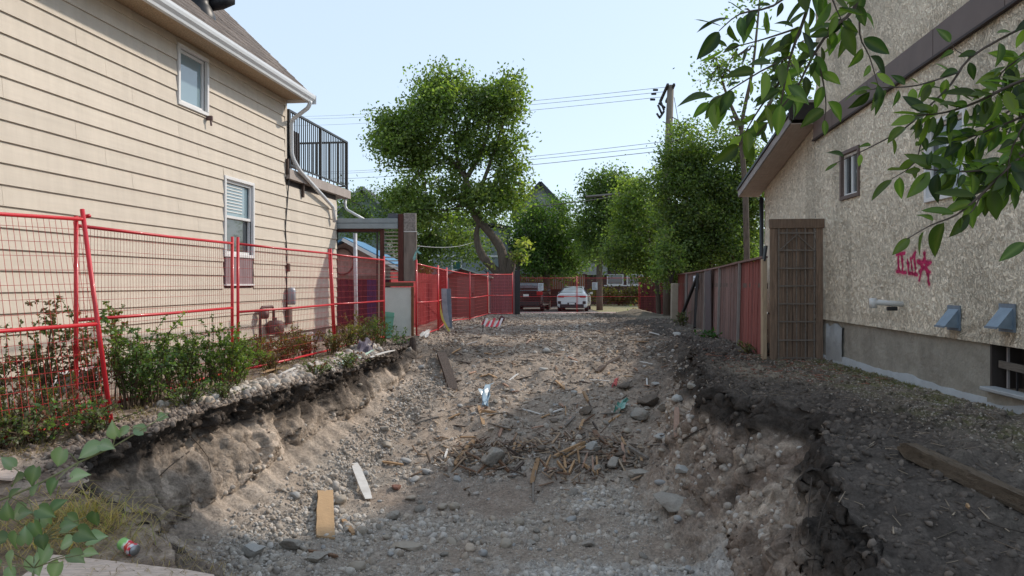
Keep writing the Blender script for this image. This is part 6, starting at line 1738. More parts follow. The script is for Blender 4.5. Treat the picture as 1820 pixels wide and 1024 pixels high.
# the long trailing vine over the near bank
def vine(label, pts_, leaves, name, rad=.006):
    base = P(*pts_[0]); t = empty(name, base, label=label, cat='plant')
    mb = MB(); q = [P(*p) - base for p in pts_]
    mb.tube(q, [rad * (1 - .6 * i / (len(q) - 1)) for i in range(len(q))], 6); mb.build('stem', mat('pale_green_stem', (.22, .22, .10), .6, .15) if 'pale_green_stem' not in bpy.data.materials else bpy.data.materials['pale_green_stem'], t, True)
    for (x, y, d, ang, s, kind) in leaves:
        b = P(x, y, d) - base
        i = min(range(len(q)), key=lambda k: (q[k] - b).length)
        mb = MB(); a = q[i]; mb.tube([a, a.lerp(b, .5) + Vector((0, 0, .01)), b], [.003, .0025, .002], 5, False); mb.build('leaf_stalk', bpy.data.materials['pale_green_stem'], t)
        a_ = math.radians(ang)
        tilt = RNG.uniform(-.5, .5)
        dr = Vector((math.cos(a_), RNG.uniform(-.5, .1), math.sin(a_)))
        nr = Vector((RNG.uniform(-.4, .5), -.75, .75 + tilt))
        big_leaf((hearts if kind == 0 else heartd)[RNG.randrange(3)], t, b, dr, nr, s * .64)
    return t
vine('long trailing stem with pale green heart shaped leaves over the near left bank',
     [(-40, 905, 3.3), (60, 865, 3.35), (140, 822, 3.4), (200, 795, 3.4), (255, 762, 3.4), (300, 735, 3.45)],
     [(255, 768, 3.4, 150, .10, 0), (282, 742, 3.45, 10, .075, 0), (228, 765, 3.4, 200, .10, 0), (208, 775, 3.4, 110, .12, 0), (176, 795, 3.4, 200, .15, 0), (180, 790, 3.35, 350, .10, 0), (112, 800, 3.35, 250, .13, 0), (128, 850, 3.35, 20, .12, 0),
      (64, 832, 3.3, 260, .12, 1), (100, 855, 3.3, 240, .11, 1), (40, 850, 3.3, 200, .12, 1), (22, 830, 3.3, 120, .10, 0)], 'trailing_vine')
clump = [(20, 885, 60, 1), (45, 905, 200, 0), (18, 920, 100, 1), (60, 930, 300, 1), (95, 905, 45, 1), (120, 918, 330, 1), (30, 950, 250, 1), (75, 952, 280, 1), (110, 940, 20, 0), (140, 945, 350, 1), (158, 960, 20, 0), (90, 975, 230, 0), (25, 985, 250, 0), (60, 990, 300, 0),
         (125, 985, 340, 0), (10, 960, 180, 1), (150, 985, 10, 0), (105, 1000, 250, 0), (0, 1005, 200, 1), (45, 965, 90, 0), (85, 930, 120, 0), (60, 880, 80, 0), (170, 912, 260, 1), (20, 1010, 280, 0), (128, 962, 200, 0), (35, 915, 20, 0), (70, 905, 340, 1)]
vine('clump of broad leafed plants in the bottom left corner', [(55, 1060, 3.15), (60, 1010, 3.2), (70, 960, 3.25), (60, 915, 3.3), (50, 885, 3.35)],
     [(x, y, 3.0 + .35 * RNG.random(), a, .085 + .05 * RNG.random(), k) for (x, y, a, k) in clump], 'broadleaf_plant')
# ================================================================ STONES, RUBBLE, TIMBER
def icos(sub):
    t = (1 + 5 ** .5) / 2
    v = [(-1,t,0),(1,t,0),(-1,-t,0),(1,-t,0),(0,-1,t),(0,1,t),(0,-1,-t),(0,1,-t),(t,0,-1),(t,0,1),(-t,0,-1),(-t,0,1)]
    f = [(0,11,5),(0,5,1),(0,1,7),(0,7,10),(0,10,11),(1,5,9),(5,11,4),(11,10,2),(10,7,6),(7,1,8),(3,9,4),(3,4,2),(3,2,6),(3,6,8),(3,8,9),(4,9,5),(2,4,11),(6,2,10),(8,6,7),(9,8,1)]
    v = [np.array(p) / np.linalg.norm(p) for p in v]
    for _ in range(sub):
        c = {}; nf = []
        def m(a, b):
            k = (min(a, b), max(a, b))
            if k not in c:
                p = v[a] + v[b]; v.append(p / np.linalg.norm(p)); c[k] = len(v) - 1
            return c[k]
        for (a, b, d) in f:
            x, y, z = m(a, b), m(b, d), m(d, a); nf += [(a, x, z), (b, y, x), (d, z, y), (x, y, z)]
        f = nf
    return np.array(v), np.array(f)
IV0, IF0 = icos(0); IV1, IF1 = icos(1); IV2, IF2 = icos(2); IV3, IF3 = icos(3)
def rock_shape(V0, seed, rough=.25, flat_=.7, cuts=5):
    r = np.random.RandomState(seed); v = V0.copy()
    v = v * (1 + rough * fbm(v[:, 0] * 1.5 + seed, v[:, 1] * 1.5, v[:, 2] * 1.5, oct=3, seed=seed))[:, None]
    for _ in range(cuts):
        n = r.normal(size=3); n /= np.linalg.norm(n); h = r.uniform(.45, .8); d = v @ n; v = v - np.maximum(d - h, 0)[:, None] * n * .92
    v[:, 2] *= flat_; return v
def rand_rot(r, n):
    q = r.normal(size=(n, 4)); q /= np.linalg.norm(q, axis=1)[:, None]; w, x, y, z = q.T
    return np.stack([np.stack([1-2*(y*y+z*z), 2*(x*y-z*w), 2*(x*z+y*w)], -1), np.stack([2*(x*y+z*w), 1-2*(x*x+z*z), 2*(y*z-x*w)], -1), np.stack([2*(x*z-y*w), 2*(y*z+x*w), 1-2*(x*x+y*y)], -1)], 1)
SVv = V.reshape(-1, 3); SCc = C.reshape(-1, 3); SUf = SU.reshape(-1); TUf = TU.reshape(-1); Yf = SVv[:, 1]; Xf = SVv[:, 0]
area = np.gradient(Yr)[:, None] * np.abs(np.gradient(X, axis=1)); area = np.maximum(area, .0002).reshape(-1)
RUBC = np.array([(.27, .215, .17), (.33, .27, .215), (.21, .165, .13), (.38, .33, .28), (.17, .13, .105), (.46, .42, .37)])
STC = np.array([(.52, .475, .42), (.58, .54, .48), (.38, .345, .30), (.60, .57, .53), (.42, .355, .29), (.30, .275, .25), (.50, .42, .335), (.62, .59, .54)])
def stones(name, label, n, V0, F0, weights, smin, smax, seed, shapes=5, sink=.25, cut=0, cols=STC, flat_=.7, pw=2.2, smooth=True):
    r = np.random.RandomState(seed); w = weights * area; w = w / w.sum()
    ids = r.choice(len(SVv), n, p=w); 
    sz_ = smin + (smax - smin) * r.uniform(size=n) ** pw
    sh = [rock_shape(V0, seed * 10 + k, .22, flat_, cut) for k in range(shapes)]
    out = []; colr = []
    pick = r.randint(0, shapes, n); R_ = rand_rot(r, n); an = r.uniform(.75, 1.3, (n, 3))
    base = np.stack([sh[k] for k in pick]) * an[:, None, :]
    a = r.uniform(0, 2 * PI, n); ca, sa = np.cos(a), np.sin(a)
    tilt = R_ if not flat_ < .4 else None
    if tilt is not None: base = np.einsum('nij,nkj->nki', R_, base)
    else:
        x = base[..., 0] * ca[:, None] - base[..., 1] * sa[:, None]; y = base[..., 0] * sa[:, None] + base[..., 1] * ca[:, None]; base = np.stack([x, y, base[..., 2]], -1)
    pos = SVv[ids] + np.stack([r.uniform(-.01, .01, n), r.uniform(-.012, .012, n), sz_ * (1 - sink) * .5 - sz_ * .2], -1)
    Vt = base * sz_[:, None, None] * .5 + pos[:, None, :]
    nv = len(V0); Fc = (F0[None] + (np.arange(n) * nv)[:, None, None]).reshape(-1, 3)
    cc = cols[r.randint(0, len(cols), n)] * r.uniform(.75, 1.2, (n, 1))
    cc = cc * .58 + SCc[ids] * .42
    o = mesh_np(name, Vt.reshape(-1, 3), Fc, 3, M_stone, smooth=smooth, col=np.repeat(cc, nv, 0)); tag(o, label, kind='stuff'); return o
M_stone = shade_attr_mat('stone', rough=.85, bump=.35, bscale=60, fine=.22, fscale=30, spec=.25)
fl = ((SUf >= 2) & (SUf <= 4)).astype(float)
wn1 = fl * (1 - sstep(9.0, 10.5, Yf)) * sstep(3.8, 4.6, Yf) * (.25 + np.clip(na.reshape(-1) + nb.reshape(-1) * .8 + .35, 0, 1))
wn1 = np.where(SUf == 4, wn1 * .35, wn1) * (1 - .75 * np.clip(soilp.reshape(-1), 0, 1)); wn1 = np.where(SUf == 2, wn1 * sstep(.25, .8, TUf), wn1)
stones('gravel', 'mixed pebbles and broken stone covering the pit floor', 8000, IV1, IF1, (wn1 ** 2.4) + 1e-9, .014, .10, 3, pw=4.2, sink=.5, cut=3, shapes=9)
stones('fine_gravel', 'fine grit and pebbles covering the pit floor', 26000, IV0, IF0, wn1 + 1e-9, .008, .026, 4, smooth=True, sink=.5)
w2 = fl * sstep(9.0, 10.0, Yf) * (1 - sstep(26, 33, Yf)) * (.15 + np.clip(nb.reshape(-1) + na.reshape(-1) + .2, 0, 1)) * sstep(-2.6, -2.0, Xf) * (1 - sstep(2.9, 3.6, Xf))
stones('rubble', 'crumbled earth, grit and rubble over the middle of the lot', 16000, IV0, IF0, w2 + 1e-9, .010, .055, 5, cols=RUBC, flat_=.6, pw=3.0, sink=.5)
stones('cobbles', 'scattered cobbles over the middle of the lot', 1100, IV1, IF1, w2 ** 1.5 + 1e-9, .035, .11, 6, cols=STC, pw=2.8, sink=.45)
talus = np.where(SUf == 2, 1.0, 0) * sstep(4.5, 5.2, Yf) * (1 - sstep(12, 15, Yf)) * sstep(.12, .6, TUf)
stones('talus_stones', 'small stones at the foot of the left cut bank', 5000, IV0, IF0, talus + 1e-9, .012, .06, 7, pw=2.6)
wr_ = np.where((SUf == 6), 1.0, 0) * sstep(3.2, 4.0, Xf - .0) * (1 - sstep(11, 14, Yf)) * sstep(3.5, 4.5, Yf)
stones('side_gravel', 'grey brown gravel strip beside the stucco house', 15000, IV0, IF0, wr_ * (Xf < 4.4 + .049 * Yf) + 1e-9, .008, .028, 8, cols=RUBC * 1.25, pw=1.8, sink=.45)
CL = np.array([(.105, .085, .070), (.15, .12, .098), (.075, .062, .053), (.20, .16, .13)])
wc = np.where((SUf == 6), 1.0, 0) * np.exp(-((TUf) / .22) ** 2) * (1 - sstep(14, 20, Yf)) * sstep(2.5, 4.0, Yf) + np.where(SUf == 5, .35 * sstep(.55, 1, TUf), 0) * sstep(4, 5, Yf) * (1 - sstep(14, 18, Yf)) + .12 * np.where(SUf == 4, 1, 0) * sstep(5, 6, Yf) * (1 - sstep(12, 14, Yf))
stones('soil_clods', 'dark crumbly soil clods on the right bank', 13000, IV0, IF0, wc + 1e-9, .008, .075, 9, cols=CL, pw=4.2, cut=2, sink=.5)
wl = np.where(SUf == 0, np.exp(-((1 - TUf) / .10) ** 2), 0) * sstep(4.6, 5.6, Yf) * (1 - sstep(15, 19, Yf)) + np.where(SUf == 1, .25 * (1 - sstep(.1, .5, TUf)), 0) * sstep(5, 6, Yf) * (1 - sstep(14, 16, Yf))
stones('brow_clods', 'dark soil crumbs along the brow of the left bank', 7000, IV0, IF0, wl + 1e-9, .012, .07, 10, cols=CL * 1.4, pw=2.8, cut=2)
wfar = sstep(13, 16, Yf) * (1 - sstep(34, 37, Yf)) * sstep(-2.4, -1.9, Xf) * (1 - sstep(4.2, 5.0, Xf)) * (SUf > 0) 
stones('far_rubble', 'lumpy soil and rubble over the far half of the lot', 11000, IV0, IF0, wfar * np.clip(.15 + nb.reshape(-1) + .6 * na.reshape(-1), .01, 2) + 1e-9, .02, .10, 12, cols=np.concatenate([CL * 2.0, RUBC]), pw=3.2, cut=1, sink=.5)
wem = (np.where(SUf == 1, .6 * sstep(.7, 1, TUf), 0) + np.where(SUf == 5, .5 * (1 - sstep(.4, .9, TUf)), 0)) * sstep(4.8, 5.4, Yf) * (1 - sstep(12, 14, Yf)) * np.clip(.3 + nb.reshape(-1), 0, 1)
stones('embedded_stones', 'stones stuck in the lower part of the cut faces', 1100, IV1, IF1, wem + 1e-9, .015, .085, 15, pw=3.0, sink=.7)
# pale rubble edging under the fence on the left bank
edg = np.where(SUf == 0, 1.0, 0) * np.exp(-((Xf - (c_xL(Yf) - .38)) / .16) ** 2) * sstep(7.3, 8.0, Yf) * (1 - sstep(12.6, 13.4, Yf))
stones('edging_stones', 'pale grey edging stones heaped under the red fence', 1500, IV1, IF1, edg + 1e-9, .035, .13, 13, cols=STC * 1.15, pw=1.8)

# splinters and straw
def splinters(name, label, n, weights, lmin, lmax, seed, cols, wd=.012, lift=.012, up=.25):
    r = np.random.RandomState(seed); w = weights * area; w = w / w.sum(); ids = r.choice(len(SVv), n, p=w)
    a = r.uniform(0, PI * 2, n); el = r.normal(size=n) * up
    d = np.stack([np.cos(a) * np.cos(el), np.sin(a) * np.cos(el), np.sin(el)], -1); L_ = (lmin + (lmax - lmin) * r.uniform(size=n) ** 2.2)[:, None]
    s = np.stack([-np.sin(a), np.cos(a), np.zeros(n)], -1) * (wd * r.uniform(.4, 1.3, n))[:, None]; u = np.cross(d, s); u /= np.linalg.norm(u, axis=1)[:, None] + 1e-9; u = u * (wd * .35)
    c = SVv[ids] + [0, 0, lift] ; p0 = c - d * L_ / 2; p1 = c + d * L_ / 2
    Vt = np.stack([p0-s-u, p0+s-u, p0+s+u, p0-s+u, p1-s*.6-u, p1+s*.8-u, p1+s*.6+u, p1-s*.6+u], 1)
    f0 = np.array([(0,3,2,1),(4,5,6,7),(0,1,5,4),(1,2,6,5),(2,3,7,6),(3,0,4,7)]); Fc = (f0[None] + (np.arange(n) * 8)[:, None, None]).reshape(-1, 4)
    cc = np.array(cols)[r.randint(0, len(cols), n)] * r.uniform(.7, 1.25, (n, 1))
    o = mesh_np(name, Vt.reshape(-1, 3), Fc, 4, M_splint, col=np.repeat(cc, 8, 0)); tag(o, label, kind='stuff'); return o
M_splint = shade_attr_mat('splintered_wood', rough=.8, bump=.2, bscale=50, fine=.2, fscale=20)
WD = [(.33, .235, .16), (.25, .17, .12), (.42, .32, .23), (.19, .14, .11), (.30, .25, .21), (.15, .115, .09)]
ws = fl * (np.exp(-((Yf - 9.85) / .55) ** 2 - ((Xf - .8) / .8) ** 2) + np.exp(-((Yf - 9.75) / .4) ** 2 - ((Xf + .45) / .5) ** 2) * .8)
splinters('wood_splinters', 'broken splinters heaped across the middle of the pit', 560, ws + 1e-9, .05, .34, 21, WD, .017, .025, .45)
ws = fl * sstep(9.5, 11, Yf) * (1 - sstep(26, 32, Yf)) * sstep(-2.2, -1.7, Xf) * (1 - sstep(2.8, 3.5, Xf)) * (.2 + np.clip(nb.reshape(-1) + .3, 0, 1))
splinters('wood_scraps', 'wood scraps and chips scattered over the middle ground', 3800, ws ** 1.4 + 1e-9, .03, .22, 22, WD + [(.48, .42, .36)], .012, .008, .15)
splinters('straw_litter', 'straw coloured litter over the far ground', 4000, wfar * np.exp(-((Yf - 20) / 6) ** 2) * (Xf < 3.3) * np.clip(nb.reshape(-1) + .35, .02, 1) + 1e-9, .05, .28, 23, WD, .012, .010, .12)
ws = np.where(SUf == 6, 1, 0) * sstep(2.8, 3.4, Xf) * (Xf < 4.3 + .049 * Yf) * sstep(8.5, 9.5, Yf) * (1 - sstep(12, 13.5, Yf))
splinters('red_wood_chips', 'reddish wood chips on the ground before the gate', 700, ws + 1e-9, .03, .2, 24, [(.24, .09, .06), (.30, .14, .10), (.22, .15, .11)], .009, .008, .1)
ws = np.where((SUf == 6) | (SUf == 0), 1, 0) * sstep(3.5, 4.5, Yf) * (1 - sstep(12, 14, Yf)) * (Xf < 4.3 + .049 * Yf) * (Xf > -4.4) * np.exp(-((TUf - np.where(SUf == 0, 1, 0)) / .35) ** 2)
splinters('twig_litter', 'twigs and dead stalks on both bank tops', 1500, ws + 1e-9, .04, .28, 25, [(.16, .12, .09), (.10, .08, .06), (.28, .22, .16)], .004, .012, .2)
ws = np.where((SUf == 1) | (SUf == 5), 1, 0) * sstep(5, 6, Yf) * (1 - sstep(11, 13, Yf))
# hanging roots on the cut faces: fine tubes following the face downwards
rootm = mat('dark_root', (.06, .045, .035), .85, .3)
rt = np.random.RandomState(77)
def root(label, pxs, grp, r=.005):
    p = [hit(x, y)[0] + hit(x, y)[1] * .02 for x, y in pxs]
    o = empty('hanging_root', p[0], label=label, cat='root', group=grp)
    mb = MB(); mb.tube([q - p[0] for q in p], [r * (1 - .5 * i / (len(p) - 1)) for i in range(len(p))], 5); mb.build('root', rootm, o, True)
gR = 'thin roots hanging down the cut banks'
root('long thin root down the right clay face', [(1445, 850), (1441, 900), (1440, 950), (1436, 1010)], gR)
root('thin slanting root beside the long one on right face', [(1480, 868), (1466, 910), (1455, 960), (1448, 1020)], gR, .004)
root('curved root left of the clay ridge on right bank', [(1335, 770), (1322, 810), (1310, 860), (1302, 905)], gR)
root('pale root sticking out of the near left bank', [(333, 805), (315, 818), (297, 835), (280, 848)], gR, .008)
root('long drooping root on the left bank face', [(330, 770), (352, 792), (368, 815), (372, 840), (362, 856)], gR)
root('forked root across the left bank at mid height', [(475, 770), (495, 769), (512, 773), (528, 772)], gR, .007)
root('dry stalk lying along the near right bank', [(1716, 908), (1745, 928), (1775, 940), (1822, 953)], gR, .006)
root('dark stick poking out of the right bank slope', [(1215, 783), (1232, 772), (1250, 763), (1272, 753)], gR, .012)

# ---- single stones and concrete lumps
gST = 'large loose stones and concrete lumps in the pit'
def lump(px_, py_, wpx, label, c, seed, flat_=.65, asp=(1, 1), sub=3, rough=.30, cuts=9, grp=gST, name='concrete_lump', cat='rubble', sink=.22, tilt=0, smooth=False):
    h, n = hit(px_, py_)
    w = wpx * h.y / F
    v = rock_shape({2: IV2, 3: IV3}[sub], seed, rough, flat_, cuts); v = v * np.array([asp[0], asp[1], 1]) * (w * .5)
    v += .012 * w * fbm(v[:, 0] * 12 / w, v[:, 1] * 12 / w, v[:, 2] * 12 / w, oct=2, seed=seed)[:, None] * 2
    o = mesh_np(name, v, {2: IF2, 3: IF3}[sub], 3, c, smooth=smooth or rough < .2)
    o.location = h + Vector((0, 0, w * flat_ * (.5 - sink))); o.rotation_euler = (tilt + .1 * math.sin(seed), .15 * math.cos(seed * 2), seed * 1.7)
    tag(o, label, cat, grp); return o
M_cl = mat('grey_concrete_lump', (.33, .30, .26), .92, .2, 9, bump=.7, bscale=40, dirt=.6, dirtc=(.13, .10, .08), dscale=5)
M_cp = mat('pale_concrete_lump', (.40, .39, .365), .9, .15, 8, bump=.5, bscale=40, dirt=.4, dirtc=(.2, .17, .14), dscale=4)
M_cd = mat('dark_earthy_lump', (.16, .13, .105), .95, .25, 9, bump=.8, bscale=40, dirt=.5, dirtc=(.05, .04, .035), dscale=5)
M_cr = mat('reddish_brick_lump', (.26, .13, .095), .9, .2, 8, bump=.6, bscale=30)
M_rs = mat('smooth_tan_stone', (.36, .31, .25), .7, .15, 6, bump=.2, dirt=.4, dirtc=(.22, .2, .17), dscale=6)
M_rg = mat('smooth_grey_stone', (.33, .325, .315), .7, .15, 6, bump=.2, dirt=.4, dirtc=(.2, .19, .17), dscale=6)
for i, a in enumerate([
    (874, 822, 60, 'big earthy grey lump at the left of the splinter heap', M_cl), (1050, 797, 30, 'pale lump standing behind the splinter heap', M_cp), (1153, 720, 44, 'dark lump at the foot of the right slope', M_cd), (1136, 742, 44, 'grey lump below the green plastic', M_cl),
    (1183, 728, 34, 'rounded grey lump beside the dark lump', M_cl), (1204, 711, 26, 'pale grey lump above the upright lath', M_cp), (1174, 778, 34, 'flat pale slab piece left of the upright lath', M_cp, .35), (1214, 841, 32, 'pale lump low on the right slope', M_cp),
    (1091, 829, 36, 'angular grey lump right of the splinter heap', M_cl), (1136, 850, 44, 'rough grey lump at the right end of heap', M_cl), (1194, 900, 84, 'largest broken concrete slab on the right of the pit floor', M_cl, .42), (1044, 970, 34, 'layered grey chunk on the near pit floor', M_cl, .45),
    (943, 968, 24, 'split grey stone on the near pit floor', M_cl), (1042, 735, 30, 'brown lump on the slope above the heap', M_cd), (986, 751, 22, 'small brown lump on the slope', M_cd), (687, 795, 24, 'pale pinkish stone below the left bank', M_rs), (700, 923, 34, 'pale round topped lump right of brown board', M_cl),
    (722, 976, 62, 'flat tan slab in the near gravel', M_rs, .35), (520, 972, 56, 'flat grey slab at the near bank foot', M_cl, .4), (449, 984, 56, 'grey ribbed concrete piece near the bottom edge', M_cp, .5), (561, 994, 50, 'squarish grey slab near the bottom edge', M_cl, .4),
    (1060, 800, 22, 'grey lump behind the brown planks', M_cl), (1100, 812, 26, 'olive grey lump between the laths', M_cd), (852, 797, 20, 'small dark lump left of the heap', M_cd), (960, 800, 24, 'dark lump behind the splinters', M_cd), (1020, 700, 18, 'small pale lump far up the slope', M_cp),
    (905, 740, 18, 'small brown lump beside the blue plastic', M_cd), (1230, 690, 22, 'grey lump on the far right slope', M_cl), (1165, 685, 24, 'pale flat lump far right', M_cp, .4), (970, 628, 22, 'white lump in the far soil', M_cp), (965, 660, 20, 'pale lump halfway up the lot', M_cp),
    (1203, 598, 20, 'white broken lump on the dark pile', M_cp), (685, 765, 22, 'small grey lump at the left bank foot', M_cl), (1110, 690, 30, 'dark lump under the red rag', M_cd), (1060, 835, 24, 'grey lump in front of splinter heap', M_cl), (1000, 838, 20, 'brown lump in front of the splinters', M_cd),
    (705, 868, 20, 'reddish brick piece right of the white plank', M_cr), (703, 916, 18, 'red brick scrap near the pale lump', M_cr, .5), (787, 905, 26, 'half sunk tan stone in the mid gravel', M_rs)]):
    lump(a[0], a[1], a[2] * .9, a[3], a[4], 100 + i, a[5] if len(a) > 5 else .62, sub=3 if a[2] > 26 else 2)
# rounded cobbles large enough to see singly
gC = 'rounded cobbles on the pit floor'
big = [(898, 972, 26, 'tan boulder like cobble on the near pit floor', M_rs), (636, 1013, 30, 'tan cobble at the bottom edge below the brown board', M_rs), (644, 947, 20, 'pale cobble right of the small brown stick', M_rs), (604, 893, 24, 'grey tan cobble right of the brown board top', M_rs),
       (921, 932, 22, 'upright tan cobble in the mid gravel', M_rs), (524, 885, 18, 'pale cobble at the bank foot', M_rg), (808, 904, 20, 'square cut pale cobble in the mid gravel', M_rs)]
for i, a in enumerate(big): lump(a[0], a[1], a[2], a[3], a[4], 200 + i, .75, sub=3, rough=.12, cuts=1, grp=gC, name='cobble', cat='cobble', smooth=True)
rc = random.Random(99)
cob = [rock_shape(IV2, 300 + k, .14, .7, 1) for k in range(6)]
cobm = [mesh_np('cobble', c_, IF2, 3, (M_rs, M_rg, M_cl)[k % 3], smooth=True, link=False) for k, c_ in enumerate(cob)]
LM = [(578, 920, 'the brown board'), (642, 860, 'the white plank'), (875, 822, 'the big earthy lump'), (960, 835, 'the splinter heap'), (1091, 829, 'the twin upright laths'), (1194, 900, 'the largest broken slab'), (898, 972, 'the tan boulder'),
      (722, 976, 'the flat tan slab'), (862, 715, 'the blue plastic'), (1102, 728, 'the green plastic'), (1203, 755, 'the upright slope lath'), (798, 668, 'the leaning dark timber'), (1040, 970, 'the layered grey chunk'), (520, 972, 'the flat grey slab'),
      (1174, 778, 'the flat pale slab piece'), (687, 795, 'the pale pinkish stone'), (765, 750, 'the grey plank piece'), (1075, 650, 'the dark branch'), (965, 660, 'the halfway pale lump'), (1213, 841, 'the low pale lump'), (921, 932, 'the upright tan cobble')]
USED = set()
def where(x, y):
    c = sorted(LM, key=lambda q: (q[0] - x) ** 2 + ((q[1] - y) * 1.6) ** 2)[0]
    dx, dy = x - c[0], (y - c[1]) * 1.6
    a_ = math.degrees(math.atan2(-dy, dx)) % 360
    w_ = ('right of', 'behind and right of', 'behind', 'behind and left of', 'left of', 'in front and left of', 'in front of', 'in front and right of')[int((a_ + 22.5) // 45) % 8]
    d_ = math.hypot(dx, dy)
    return ('just ' if d_ < 45 else '' if d_ < 95 else 'well ') + w_ + ' ' + c[2]
def uniq(adjs, noun, x, y):
    w_ = where(x, y)
    for a_ in adjs:
        l_ = a_ + ' ' + noun + ' ' + w_
        if l_ not in USED: USED.add(l_); return l_
    return None
cnt = 0
for i in range(420):
    if cnt >= 150: break
    y = 640 + (1020 - 640) * rc.random() ** .8
    x = rc.uniform(640, 1180) if y < 800 else rc.uniform(520, 1230) if y > 860 else rc.uniform(600, 1190)
    k = rc.randrange(6); f_ = rc.random() ** 2
    lb = uniq([('small ' if f_ < .35 else 'large ') + ('tan', 'grey', 'dusty grey')[k % 3] + (' round' if k < 3 else ' oval')], 'cobble', x, y)
    if lb is None: continue
    h, n = hit(x, y); s = (6 + 13 * f_) * h.y / F * .5
    if y < 780: s *= .8
    cnt += 1
    o = bpy.data.objects.new('cobble', cobm[k]); COL.objects.link(o); o.location = h + Vector((0, 0, s * .3)); o.scale = (s * (rc.uniform(.9, 1.1) if k < 3 else 1.45), s, s * rc.uniform(.7, 1)); o.rotation_euler = (rc.uniform(-.4, .4), rc.uniform(-.4, .4), rc.uniform(0, 6))
    tag(o, lb, 'cobble', 'rounded cobbles lying in the pit')

# ---- timber pieces, each its own thing
WM = {'beam': mat('rotted_timber', (.13, .095, .065), .95, .4, 4, stretch=(10, 1, 10), bump=.8, bscale=24, dirt=.6, dirtc=(.05, .035, .025), dscale=4), 'tan': mat('fresh_split_wood', (.36, .225, .12), .8, .25, 5, stretch=(9, 1, 9), bump=.4, bscale=30, objrand=.2), 'brown': mat('brown_lumber', (.20, .115, .07), .85, .3, 5, stretch=(9, 1, 9), bump=.4, bscale=30, objrand=.25, dirt=.4, dirtc=(.10, .07, .05)),
      'dark': mat('dark_old_lumber', (.075, .055, .045), .9, .3, 5, stretch=(9, 1, 9), bump=.5, bscale=30), 'grey': mat('grey_old_lumber', (.20, .175, .15), .9, .3, 5, stretch=(9, 1, 9), bump=.5, bscale=30), 'white': mat('white_painted_lumber', (.62, .60, .57), .7, .12, 6, dirt=.4, dirtc=(.35, .3, .25), dscale=5),
      'pink': mat('pinkish_bare_lath', (.40, .25, .18), .8, .2, 5, stretch=(9, 1, 9), bump=.3, objrand=.2)}
def ragged_plank(a, b, w, t, m, seed, up=(0, 0, 1)):
    """a plank with splintered ends and a slight bow"""
    a, b = Vector(a), Vector(b); d = b - a; L_ = d.length; y = d.normalized(); x = y.cross(Vector(up)); 
    if x.length < .05: x = y.cross(Vector((1, 0, 0)))
    x.normalize(); z = x.cross(y); r = random.Random(seed); vs = []; fs = []; n = 5
    for i in range(n + 1):
        t_ = i / n; ww = w * (1 + .08 * (r.random() - .5)) * (.72 if i in (0, n) and w < .12 else 1)
        for (u, v) in ((-.5, -.5), (.5, -.5), (.5, .5), (-.5, .5)):
            j = (r.random() - .5) * (.10 * min(L_, .5) if i in (0, n) else 0)
            vs.append(a + y * (L_ * t_ + j) + x * (u * ww) + z * (v * t + .012 * L_ * math.sin(PI * t_)))
    for i in range(n):
        for k in range(4): fs.append((i*4+k, i*4+(k+1) % 4, (i+1)*4+(k+1) % 4, (i+1)*4+k))
    fs.append((3, 2, 1, 0)); fs.append(tuple(n*4+k for k in range(4)))
    return vs, fs
def plank(x0, y0, x1, y1, wpx, key, label, name='plank', th=.022, lift=(.03, .03), grp=None, cat='plank', rise=0.0):
    a, n0 = hit(x0, y0); b, n1 = hit(x1, y1)
    if abs(a.y - b.y) > 2.2 or abs((b - a).length) > 3.2: b = P(x1, y1, a.y + .1)
    a = a + Vector((0, 0, lift[0])); b = b + Vector((0, 0, lift[1] + rise))
    o = empty(name, a, label=label, cat=cat, group=grp)
    w = wpx * a.y / F
    vs, fs = ragged_plank(Vector((0, 0, 0)), b - a, w, th, key, int(x0 * 7 + y0))
    mb = MB(); mb.add(vs, fs); mb.build('timber', WM[key], o); return o
plank(630, 829, 655, 892, 15, 'white', 'white painted plank lying below the left bank', th=.03)
plank(609, 928, 629, 955, 8, 'tan', 'short orange brown stick right of the brown board', th=.02)
plank(738, 756, 780, 744, 8, 'grey', 'grey plank piece on the slope below the left bank')
plank(672, 824, 715, 830, 6, 'tan', 'thin tan stick near the white plank')
plank(1203, 729, 1202, 779, 9, 'pink', 'upright bare lath stuck in the right slope', th=.02)
plank(784, 640, 806, 694, 15, 'dark', 'dark broken timber leaning at the left bank corner', name='timber_post', th=.07, lift=(.12, .0), cat='timber')
ba, _ = hit(1601, 806); bb = P(1850, 900, ba.y - .75); ba = ba + Vector((0, 0, .05)); bb.z = gz(bb.x, bb.y) + .05
bo_ = empty('timber_beam', ba, label='long rotted timber beam lying along the right bank', cat='timber')
yv = (bb - ba).normalized(); xv = yv.cross(Vector((0, 0, 1))).normalized(); zv_ = xv.cross(yv); Lb = (bb - ba).length
nb_, ring = 70, []
for (u0, v0), (u1, v1) in zip(((-1, -1), (1, -1), (1, 1), (-1, 1)), ((1, -1), (1, 1), (-1, 1), (-1, -1))):
    for k in range(5): ring.append((u0 + (u1 - u0) * k / 5, v0 + (v1 - v0) * k / 5))
T_ = np.linspace(0, 1, nb_); vsb = []
for t in T_:
    for (u, v) in ring:
        j = float(fbm(np.array([t * 14 + u]), np.array([u * 2.2]), np.array([v * 2.2]), oct=3, seed=71)[0]) * .012 + float(fbm(np.array([t * 2.5]), np.array([u * 7]), np.array([v * 7]), oct=2, seed=72)[0]) * .009
        tap = min(1, .45 + t * 7) if v > 0 or u > 0 else 1
        e_ = (.03 * float(vnoise(np.array([u * 3.]), np.array([v * 3.]), seed=8)[0]) if t < .01 else 0)
        vsb.append(tuple(yv * (t * Lb + e_) + xv * (u * .052 * tap + j) + zv_ * (v * .050 * tap + j)))
